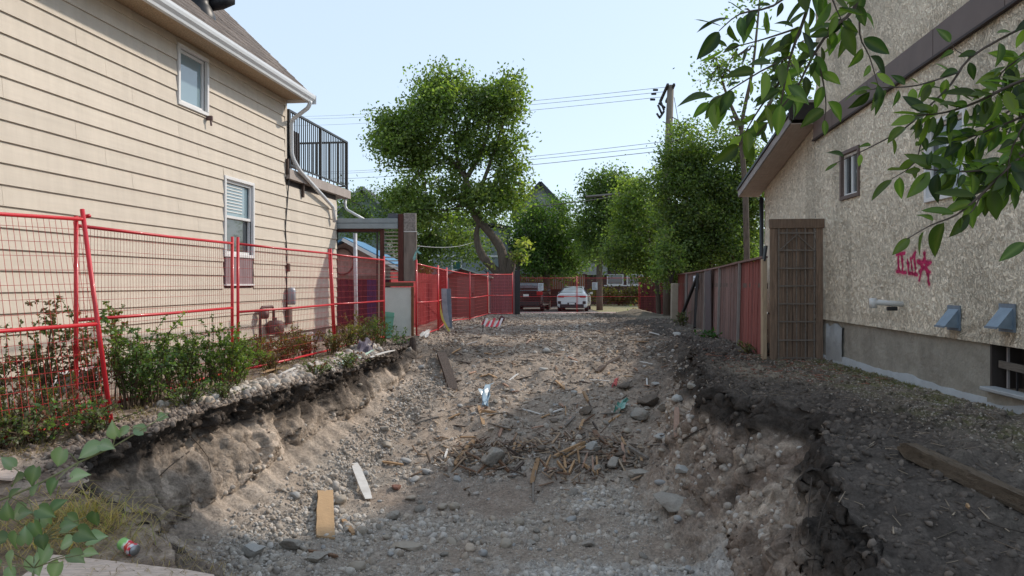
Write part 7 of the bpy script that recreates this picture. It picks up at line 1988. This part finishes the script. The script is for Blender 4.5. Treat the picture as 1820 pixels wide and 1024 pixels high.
nr_ = len(ring); fsb = [(i*nr_+k, i*nr_+(k+1) % nr_, (i+1)*nr_+(k+1) % nr_, (i+1)*nr_+k) for i in range(nb_-1) for k in range(nr_)] + [tuple(reversed(range(nr_))), tuple(range((nb_-1)*nr_, nb_*nr_))]
mb = MB(); mb.add(vsb, fsb); mb.build('timber', WM['beam'], bo_)
plank(548, 985, 600, 995, 7, 'brown', 'brown stick half buried near the bottom edge')
plank(1165, 650, 1068, 668, 7, 'dark', 'dark stick lying far up the right of the slope') if False else plank(1060, 664, 1100, 638, 8, 'dark', 'dark branch lying far up the slope', th=.04)
plank(1718, 905, 1722, 912, 4, 'tan', 'tiny wood scrap on the right bank')
gW = 'broken timber pieces of the splinter heap'
HP = [(165,400,75,505,24,'tan','widest tan plank at the left of the heap'), (100,382,175,372,14,'tan','short tan stick above the left plank'), (190,232,212,312,17,'tan','tan stake standing under the blue plastic'), (205,256,330,268,10,'tan','long thin stick right of the stake'),
 (303,328,285,370,13,'pink','short pink stick on the slope left'), (362,408,352,442,12,'tan','small pale upright chip above the dark lump'), (388,408,370,455,14,'tan','second upright chip above the dark lump'), (470,485,440,592,22,'tan','yellow splintered stake in the heap centre'),
 (446,602,448,680,9,'grey','thin stick standing in front of the heap'), (278,488,332,535,11,'brown','red brown stick crossing the grey lump'), (225,538,292,518,14,'brown','brown stick before the grey lump'), (402,503,345,547,17,'dark','dark plank end in the heap hollow'),
 (692,408,545,466,13,'tan','long tan stick sloping to the left'), (692,426,588,474,13,'tan','second long tan stick sloping left'), (738,352,808,478,26,'brown','widest brown board leaning in the heap'), (762,385,852,452,17,'brown','brown board behind the widest one'),
 (865,382,903,452,10,'tan','thin stick crossing right of the boards'), (868,408,880,492,14,'pink','pinkish lath right of the brown boards'), (900,433,988,476,14,'grey','grey pipe like stick at the heap right'), (960,470,962,506,12,'tan','short upright tan block at the heap right'),
 (592,470,602,532,12,'tan','upright tan stick in the heap middle'), (642,500,618,545,10,'tan','slanting tan stick in the heap middle'), (728,474,732,542,8,'pink','left of the twin upright laths'), (748,474,752,545,9,'tan','right of the twin upright laths'), (688,513,742,547,10,'tan','tan lath fallen before the twins'),
 (655,430,668,502,9,'tan','thin upright stick behind the twins'), (478,488,525,532,8,'brown','thin brown stick right of yellow stake'), (560,498,604,545,8,'tan','small tan stick low in the heap'), (822,208,784,276,11,'brown','crossed brown stick beside the green plastic'), (862,274,798,306,9,'tan','pale stick under the green plastic'),
 (685,165,708,202,12,'tan','tan chip above the heap'), (553,110,597,142,10,'tan','thin tan chip high on the slope'), (760,48,832,4,12,'dark','dark stick high on the slope'), (985,100,987,130,7,'white','small white stick right of the slope'), (600,232,602,266,6,'tan','tiny upright chip on the slope'),
 (130,455,202,482,14,'brown','brown stick right of the widest tan plank'), (30,480,42,432,10,'white','white curved scrap left of the heap'), (500,540,560,520,9,'pink','pink stick at the heap foot'), (620,560,560,540,9,'brown','brown stick at the heap foot'), (820,470,840,520,8,'brown','thin brown stick between the lumps'),
 (240,500,180,545,9,'brown','brown stick at the left heap foot'), (95,520,180,540,9,'brown','brown stick at the far left foot'), (330,440,395,470,9,'dark','dark stick behind the grey lump'), (705,460,680,520,7,'pink','thin pink stick behind the twins'), (530,470,500,530,8,'tan','small slanting splinter near the centre')]
for i, (x0, y0, x1, y1, w, key, lb) in enumerate(HP):
    s = 1 / 2.667
    plank(780 + x0 * s, 640 + y0 * s, 780 + x1 * s, 640 + y1 * s, w * s, key, lb, name='broken_stick', th=.018 + .02 * (i % 3 == 0), lift=(.05, .02), grp=gW, cat='stick')
# extra larger sticks strewn over the middle ground
gX = 'loose sticks strewn over the middle ground'
for i in range(95):
    x = rc.uniform(790, 1190); y = rc.uniform(590, 770); L_ = rc.uniform(.12, .42); a_ = rc.uniform(0, PI)
    key = rc.choice(['tan', 'brown', 'pink', 'grey', 'tan', 'dark', 'white'])
    lb = uniq([('short ' if L_ < .25 else 'long ') + key], 'stick', x, y)
    if lb is None: continue
    h, n = hit(x, y); d = Vector((math.cos(a_), math.sin(a_) * 1.0, rc.uniform(-.05, .25))) * L_
    o = empty('loose_stick', h + Vector((0, 0, .02)), label=lb, cat='stick', group=gX)
    vs, fs = ragged_plank(-d/2, d/2, rc.uniform(.015, .05), .015, key, i); mb = MB(); mb.add(vs, fs); mb.build('timber', WM[key], o)

# ---- sheets, boards, plastic, can
def sheet(corners, t, m, label, name, cat, disp=.0, n=8, seed=0):
    """a thin board or crumpled sheet spanning four corner points"""
    c = [Vector(v) for v in corners]; o = empty(name, c[0], label=label, cat=cat); r = np.random.RandomState(seed); vs = []; 
    nr = (c[1] - c[0]).cross(c[3] - c[0]).normalized(); 
    if nr.z < 0: nr = -nr
    for i in range(n + 1):
        for j in range(n + 1):
            u, v = i / n, j / n; p = (c[0]*(1-u) + c[1]*u)*(1-v) + (c[3]*(1-u) + c[2]*u)*v
            e = disp * float(vnoise(np.array([u * 4 + seed]), np.array([v * 4]), seed=seed)[0])
            if i in (0, n) or j in (0, n): p = p + (c[1] - c[0]).normalized() * .006 * r.normal() + (c[3] - c[0]).normalized() * .006 * r.normal()
            vs.append(p + nr * e - c[0])
    N1 = (n + 1) ** 2; vs2 = vs + [v - nr * t for v in vs]; fs = []
    for i in range(n):
        for j in range(n):
            a = i * (n+1) + j; fs.append((a, a + n + 1, a + n + 2, a + 1)); fs.append((N1 + a, N1 + a + 1, N1 + a + n + 2, N1 + a + n + 1))
    rim_ = [i * (n+1) for i in range(n+1)] + [n*(n+1) + j for j in range(1, n+1)] + [i*(n+1) + n for i in range(n-1, -1, -1)] + [j for j in range(n-1, 0, -1)]
    for a, b in zip(rim_, rim_[1:] + rim_[:1]): fs.append((a, b, N1 + b, N1 + a))
    mb = MB(); mb.add(vs2, fs); mb.build('sheet', m, o); return o
def H(px_, py_, up=.03): return hit(px_, py_)[0] + Vector((0, 0, up))
M_plyg = mat('weathered_plywood', (.62, .50, .42), .85, .22, 3.2, stretch=(3, 14, 3), bump=.5, bscale=14, dirt=.4, dirtc=(.42, .33, .27), dscale=3)
zz = -.24
def atz(px_, py_, z): Y = (CZ - z) * F / (py_ - HY); return Vector(((px_ - 910) / F * Y, Y, z))
sheet([atz(18, 1030, zz), atz(60, 1090, zz), atz(440, 1120, zz - .05), atz(372, 1024, zz - .05)], .02, M_plyg, 'weathered plywood sheet at the bottom left corner', 'plywood_sheet', 'plywood', .008, 6, 3) if False else None
sheet([atz(96, 983, zz), atz(-30, 1075, zz), atz(420, 1130, zz - .04), atz(378, 1022, zz - .04)], .02, M_plyg, 'weathered plywood sheet at the bottom left corner', 'plywood_sheet', 'plywood', .008, 6, 3)
M_card = mat('brown_cardboard', (.36, .235, .13), .85, .12, 5, stretch=(2, 8, 2), bump=.3, bscale=20)
M_brdb = mat('tan_brown_board', (.40, .265, .145), .8, .14, 5, stretch=(3, 12, 3), bump=.3, bscale=18)
a, b, c_, d_ = H(564, 879, .05), H(592, 879, .05), H(595, 961, .03), H(563, 957, .03)
sheet([a, b, c_, d_], .018, M_brdb, 'upright tan brown board lying on the gravel below the left bank', 'brown_board', 'board', .004, 6, 5)
sheet([atz(205, 928, -.28), atz(250, 923, -.26), atz(294, 947, -.34), atz(232, 942, -.32)], .012, M_card, 'torn flat piece of brown cardboard above the crushed can', 'cardboard_piece', 'cardboard', .012, 8, 6)
sheet([atz(0, 832, -.02), atz(44, 838, -.02), atz(20, 850, -.02), atz(-20, 848, -.02)], .015, M_plyg, 'pinkish wood board scrap at the left picture edge', 'board_scrap', 'board', .004, 4, 8)
M_blue = mat('blue_grey_plastic_film', (.22, .31, .38), .35, .25, 8, spec=.6); M_teal = mat('teal_green_plastic_film', (.09, .26, .21), .35, .35, 9, spec=.6)
sheet([H(856, 722, .03), H(853, 712, .16), H(876, 700, .22), H(868, 728, .05)], .004, M_blue, 'crumpled blue plastic sheet on the upper slope', 'plastic_sheet', 'plastic', .06, 10, 9)
sheet([H(1090, 735, .04), H(1098, 722, .10), H(1118, 722, .10), H(1108, 737, .03)], .004, M_teal, 'crumpled teal green plastic on the right slope', 'plastic_sheet', 'plastic', .07, 10, 10)
sheet([H(1086, 690, .03), H(1096, 688, .06), H(1100, 676, .06), H(1094, 677, .05)], .004, mat('faded_red_rag', (.40, .09, .09), .8, .2), 'small faded red rag on the far right slope', 'red_rag', 'rag', .04, 6, 11)
gB = None
sheet([H(745, 600, .05), H(757, 598, .14), H(768, 590, .10), H(760, 603, .04)], .005, mat('dirty_white_plastic', (.50, .50, .50), .5, .2), 'dirty white plastic bag below the first far fence panel', 'plastic_bag', 'bag', .07, 8, 12)
sheet([H(598, 650, .06), H(640, 636, .05), H(665, 628, .06), H(612, 656, .04)], .01, mat('mint_green_strip', (.33, .45, .38), .7, .1), 'pale mint green strip lying on the rubble edge', 'pale_strip', 'strip', .01, 4, 13)
for j, (x0, y0, x1, y1, kk, lb) in enumerate([(500, 672, 540, 655, 'white', 'white lath on the rubble edge nearest the pit'), (470, 668, 500, 660, 'tan', 'tan lath on the rubble edge left'), (545, 664, 575, 650, 'grey', 'grey lath on the rubble edge middle'), (660, 640, 700, 628, 'white', 'white lath by the green planter'), (575, 650, 600, 640, 'tan', 'short tan lath on the rubble edge'), (440, 688, 470, 678, 'grey', 'grey lath above the bank brow')]):
    plank(x0, y0, x1, y1, 6, kk, lb, name='lath', th=.015, lift=(.05, .05), cat='lath')
# grey bag and rubble at the bank edge
sheet([H(632, 632, .04), H(640, 618, .16), H(665, 620, .12), H(660, 634, .05)], .006, mat('dark_purple_bag', (.09, .075, .10), .7, .25), 'dark purple grey bag on the rubble edge', 'rubbish_bag', 'bag', .09, 9, 14)
# tin can, crushed
cp_, _ = hit(228, 986)
can = empty('drink_can', cp_ + Vector((0, 0, .045)), label='crushed green, white and red drink can lying on the near left bank', cat='can')
Mc = rotxyz(.2, PI / 2 + .12, -.35)
m_can, ntc, bc = _new('can_print'); bc.inputs['Metallic'].default_value = .5; bc.inputs['Roughness'].default_value = .35
at = ntc.nodes.new('ShaderNodeAttribute'); at.attribute_name = 'Col'; ntc.links.new(at.outputs[0], bc.inputs['Base Color'])
vs = []; cl = []; n = 20; m_ = 16
for i in range(m_ + 1):
    t = i / m_
    for k in range(n):
        a = 2 * PI * k / n; rr_ = .036 * (1 if 0 < i < m_ else .82) * (1 - .22 * max(0, math.sin(t * 7 + a * 1.0)) * (.4 < t < .95))
        p = Mc @ Vector((rr_ * math.cos(a), rr_ * math.sin(a) * (1 - .15 * math.sin(t * 5)), (t - .5) * .125)); vs.append(p)
        z = t + .05 * math.sin(a * 3)
        if z < .42: c0 = (.28, .62, .22)
        elif z < .50: c0 = (.75, .75, .72)
        elif z < .80: c0 = (.65, .02, .04) if not (.58 < z < .66 and math.sin(a * 4) > .2) else (.75, .75, .75)
        else: c0 = (.70, .70, .72) if math.sin(a * 5 + t * 9) > -.2 else (.6, .03, .05)
        cl.append(c0)
fs = [(i*n+k, i*n+(k+1) % n, (i+1)*n+(k+1) % n, (i+1)*n+k) for i in range(m_) for k in range(n)]
mesh_np('can_wall', np.array(vs), np.array(fs), 4, m_can, parent=can, smooth=True, col=np.array(cl))
for s in (-.5, .5):
    mb = MB(); mb.lathe([(0, 0), (.026, 0), (.030, .002 * (1 if s > 0 else -1)), (.0305, .005 * (1 if s > 0 else -1))], Mc @ Vector((0, 0, s * .122)), 18, Mc); mb.build('can_end', M_steel, can, True)
# banner with yellow and silver strips hung on the fence, striped barrier cloth on the soil
bn = empty('hanging_banner', P(793, 512, 20.6), label='silver tarp with a yellow edge hanging on the red fence', cat='tarp')
def strip(pts_, w, m, name):
    o = Vector(bn.location); q = [P(*p) - o for p in pts_]; vs = []; fs = []
    for i, p in enumerate(q):
        for s in (-.5, .5):
            vs.append(p + Vector((s * w, 0, 0))); vs.append(p + Vector((s * w, .012, 0)))
    for i in range(len(q) - 1):
        a = i * 4; b = a + 4; fs += [(a, a+2, b+2, b), (a+1, b+1, b+3, a+3), (a, b, b+1, a+1), (a+2, a+3, b+3, b+2)]
    mb = MB(); mb.add(vs, fs); mb.build(name, m, bn)
strip([(789, 513, 20.6), (790, 540, 20.55), (792, 560, 20.5), (797, 590, 20.4)], .15, mat('silver_tarp', (.30, .34, .38), .5, .2, 6), 'tarp_panel')
strip([(797, 513, 20.65), (798, 540, 20.6), (799, 565, 20.5), (800, 592, 20.45)], .13, mat('blue_grey_tarp', (.16, .20, .24), .55, .2, 6), 'tarp_panel')
strip([(781, 513, 20.5), (781, 530, 20.4), (782, 548, 20.3), (787, 568, 20.2), (795, 583, 20.1), (802, 595, 20.0)], .06, mat('yellow_webbing', (.55, .50, .10), .6, .12), 'yellow_edge')
M_rw2 = mat('red_reflective_cloth', (.55, .05, .07), .6, .1); M_ww2 = mat('white_reflective_cloth', (.65, .62, .60), .6, .1)
bo = H(872, 582, .02); bc_ = empty('barrier_cloth', bo, label='red and white striped barrier cloth dropped on the far soil', cat='cloth')
for j in range(8):
    x = -.28 + j * .075
    mb = MB(); mb.beam((x, -.1 + .03 * math.sin(j * 3), .0), (x + .10, .12, .20 + .05 * math.sin(j * 2)), .07, .012); mb.build('red_stripe' if j % 2 == 0 else 'white_stripe', M_rw2 if j % 2 == 0 else M_ww2, bc_)
kk_ = empty('dark_bucket', H(889, 576, .03), label='small dark red bucket beside the striped barrier cloth', cat='bucket')
mb = MB(); mb.lathe([(.07, 0), (.10, .2), (.105, .2), (.075, -.0)], (0, 0, .02), 12, rotxyz(.5, .4, 0)); mb.build('bucket', mat('dark_red_plastic', (.10, .02, .025), .5, .1), kk_, True)
# wire and sticks standing in the soil
st_ = empty('bent_stake', H(858, 590, 0), label='thin dark bent stake standing in the soil before the panels', cat='stake')
mb = MB(); mb.tube([(0, 0, -.02), (.01, 0, .25), (.06, .02, .42)], .012, 6); mb.tube([(.01, 0, .25), (-.06, 0, .34)], .009, 6); mb.build('stake', rootm, st_)
# stump at the bank corner
sm = empty('rotten_post_stub', H(733, 622, 0), label='short rotten post stub at the left bank corner', cat='post')
mb = MB(); mb.tube([(0, 0, -.1), (.01, 0, .1), (0, .01, .24)], [.075, .07, .06], 9); mb.build('stub', WM['dark'], sm)
# ================================================================ the overhanging branches, top right, leaf by leaf
M_fl = leaf_mat('overhanging_leaves', .55, .33, objrand=.6)
M_bigleaf = M_fl
lf = [leaf_mesh('oval_leaf', 1, .40 + .05 * (i % 2), 'oval', c, rb, cu, fo, i) for i, (c, rb, cu, fo) in enumerate([
    ((.08, .125, .03), (.10, .14, .05), .10, .35), ((.075, .125, .030), (.14, .19, .05), .30, .55), ((.14, .20, .038), (.14, .19, .05), -.05, .3), ((.04, .07, .032), (.09, .12, .06), .3, .6), ((.13, .18, .035), (.13, .17, .05), .05, .15), ((.075, .125, .03), (.14, .19, .05), .5, .5), ((.10, .155, .03), (.17, .22, .06), -.25, .7), ((.05, .085, .03), (.10, .14, .06), .38, .2)])]
M_twig = mat('thin_brown_twig', (.085, .06, .045), .75, .2, 20)
rb_ = random.Random(321)
def spray(label, twigs, dm, name='overhanging_branch'):
    o0 = P(*twigs[0][0][0]); t = empty(name, o0, label=label, cat='branch', group='leafy branches reaching in at the top right')
    for (pts_, n, (l0, l1), rad) in twigs:
        q = [P(*p) - o0 for p in pts_]
        out = []
        for i in range(len(q) - 1):
            for s in range(3):
                f_ = s / 3; p0 = q[max(i-1, 0)]; p1 = q[i]; p2 = q[i+1]; p3 = q[min(i+2, len(q)-1)]
                out.append(.5 * ((2*p1) + (p2-p0)*f_ + (2*p0-5*p1+4*p2-p3)*f_*f_ + (3*p1-p0-3*p2+p3)*f_**3))
        out.append(q[-1])
        mb = MB(); mb.tube(out, [rad * (1 - .7 * i / (len(out) - 1)) for i in range(len(out))], 6); mb.build('twig', M_twig, t, True)
        if pts_[0][1] < 0 or pts_[0][0] > 1830:      # runs on out of view to the bough that carries it
            e_ = Vector((2.5, 2.1, 3.3)) - o0
            mb = MB(); mb.tube([out[0], out[0].lerp(e_, .35) + Vector((0, 0, .10)), out[0].lerp(e_, .7) + Vector((0, 0, .12)), e_], [rad, rad * 1.4, rad * 2.0, rad * 3], 6); mb.build('bough', M_twig, t, True)
        n = int(n * dm)
        for j in range(n):
            f_ = (j + .5 + rb_.uniform(-.2, .2)) / n * (len(out) - 1); k = min(int(f_), len(out) - 2); c = out[k].lerp(out[k+1], f_ - k)
            tn = (out[k+1] - out[k]).normalized(); s = (-1) ** j
            side = tn.cross(Vector((0, -1, 0))).normalized() * s
            d = tn * rb_.uniform(.2, .9) + side * rb_.uniform(.4, 1.2) + Vector((rb_.uniform(-.2, .2), rb_.uniform(-.5, .5), rb_.uniform(-.9, .05)))
            if j == n - 1: d = tn + Vector((0, 0, -.3))
            nr = Vector((rb_.uniform(-.7, .7), rb_.uniform(-1.0, -.1), rb_.uniform(.0, .9)))
            L_ = rb_.uniform(l0 * .55, l1 * .92)
            dn = d.normalized()
            big_leaf(lf[rb_.randrange(8)], t, c + dn * .008, dn, nr, L_)
    return t
Y1 = 1.95
spray('leafy branch hanging before the sky, the leftmost one', [
    ([(1450, -60, 1.9), (1432, 25, 1.9), (1405, 100, 1.9), (1388, 185, 1.9)], 18, (.075, .105), .006),
    ([(1440, -40, 1.9), (1375, 10, 1.88), (1315, 25, 1.86), (1278, 55, 1.86)], 12, (.06, .09), .004),
    ([(1418, 50, 1.9), (1350, 72, 1.92), (1285, 88, 1.94)], 10, (.07, .10), .003),
    ([(1405, 100, 1.9), (1350, 128, 1.86), (1290, 165, 1.84), (1262, 180, 1.84)], 11, (.07, .10), .003),
    ([(1398, 130, 1.9), (1352, 190, 1.95), (1325, 235, 1.95), (1312, 262, 1.95)], 10, (.065, .095), .003)], 1.2)
spray('leafy branch hanging from the top edge before the dark trim', [
    ([(1540, -60, 2.0), (1518, 15, 2.0), (1475, 55, 2.0), (1442, 105, 2.0), (1410, 165, 2.0), (1345, 240, 2.0)], 26, (.07, .10), .006),
    ([(1530, -20, 2.05), (1528, 60, 2.05), (1545, 100, 2.05), (1560, 150, 2.05)], 8, (.07, .10), .003),
    ([(1470, -50, 1.85), (1480, 0, 1.85), (1500, 45, 1.85)], 8, (.07, .09), .003),
    ([(1450, 95, 2.0), (1462, 140, 2.0), (1468, 185, 2.0), (1465, 215, 2.0)], 5, (.06, .085), .003)], 1.2)
spray('twig sticking out to the left over the stucco wall', [
    ([(1860, 30, 2.1), (1800, 58, 2.1), (1725, 102, 2.1), (1690, 150, 2.1), (1650, 190, 2.1), (1605, 230, 2.1), (1530, 270, 2.1), (1485, 290, 2.1)], 14, (.055, .085), .0045),
    ([(1700, 130, 2.1), (1630, 152, 2.08), (1570, 156, 2.06), (1545, 160, 2.06)], 12, (.045, .075), .003),
    ([(1650, 190, 2.1), (1640, 240, 2.05), (1625, 290, 2.0), (1585, 318, 2.0)], 9, (.06, .085), .003),
    ([(1725, 102, 2.1), (1700, 90, 2.12), (1690, 75, 2.12)], 3, (.05, .07), .002)], 1.3)
spray('dense leafy branch mass at the right picture edge', [
    ([(1880, 120, 2.0), (1800, 150, 2.0), (1740, 180, 2.0), (1680, 200, 2.0), (1630, 205, 2.0)], 18, (.065, .10), .006),
    ([(1880, 180, 2.1), (1800, 215, 2.1), (1735, 240, 2.1), (1680, 262, 2.1)], 18, (.06, .09), .005),
    ([(1880, 230, 1.95), (1810, 275, 1.95), (1760, 300, 1.95), (1700, 305, 1.95), (1640, 300, 1.95)], 18, (.065, .10), .005),
    ([(1890, 60, 2.2), (1820, 100, 2.2), (1780, 130, 2.2), (1760, 180, 2.2)], 14, (.06, .09), .004),
    ([(1880, 320, 2.05), (1820, 320, 2.05), (1770, 330, 2.05), (1720, 352, 2.05)], 14, (.065, .095), .005),
    ([(1870, 150, 2.25), (1790, 200, 2.25), (1720, 260, 2.25), (1700, 330, 2.25)], 16, (.065, .095), .004),
    ([(1880, 260, 2.2), (1830, 250, 2.2), (1780, 230, 2.2)], 10, (.06, .09), .004),
    ([(1890, 90, 1.9), (1850, 170, 1.9), (1800, 260, 1.9), (1790, 320, 1.9)], 14, (.065, .095), .004)], 2.4)
spray('lowest drooping twig with leaves pointing down above the graffiti', [
    ([(1850, 250, 1.9), (1790, 300, 1.9), (1745, 345, 1.9), (1700, 382, 1.9), (1655, 400, 1.9), (1612, 425, 1.9)], 14, (.075, .105), .0045),
    ([(1745, 345, 1.9), (1730, 372, 1.9), (1722, 380, 1.9)], 3, (.08, .10), .0025)], 0.85)
spray('small leaf sprig at the right edge level with the graffiti', [([(1880, 420, 1.9), (1845, 424, 1.9), (1822, 430, 1.9)], 4, (.07, .09), .003)], 1)
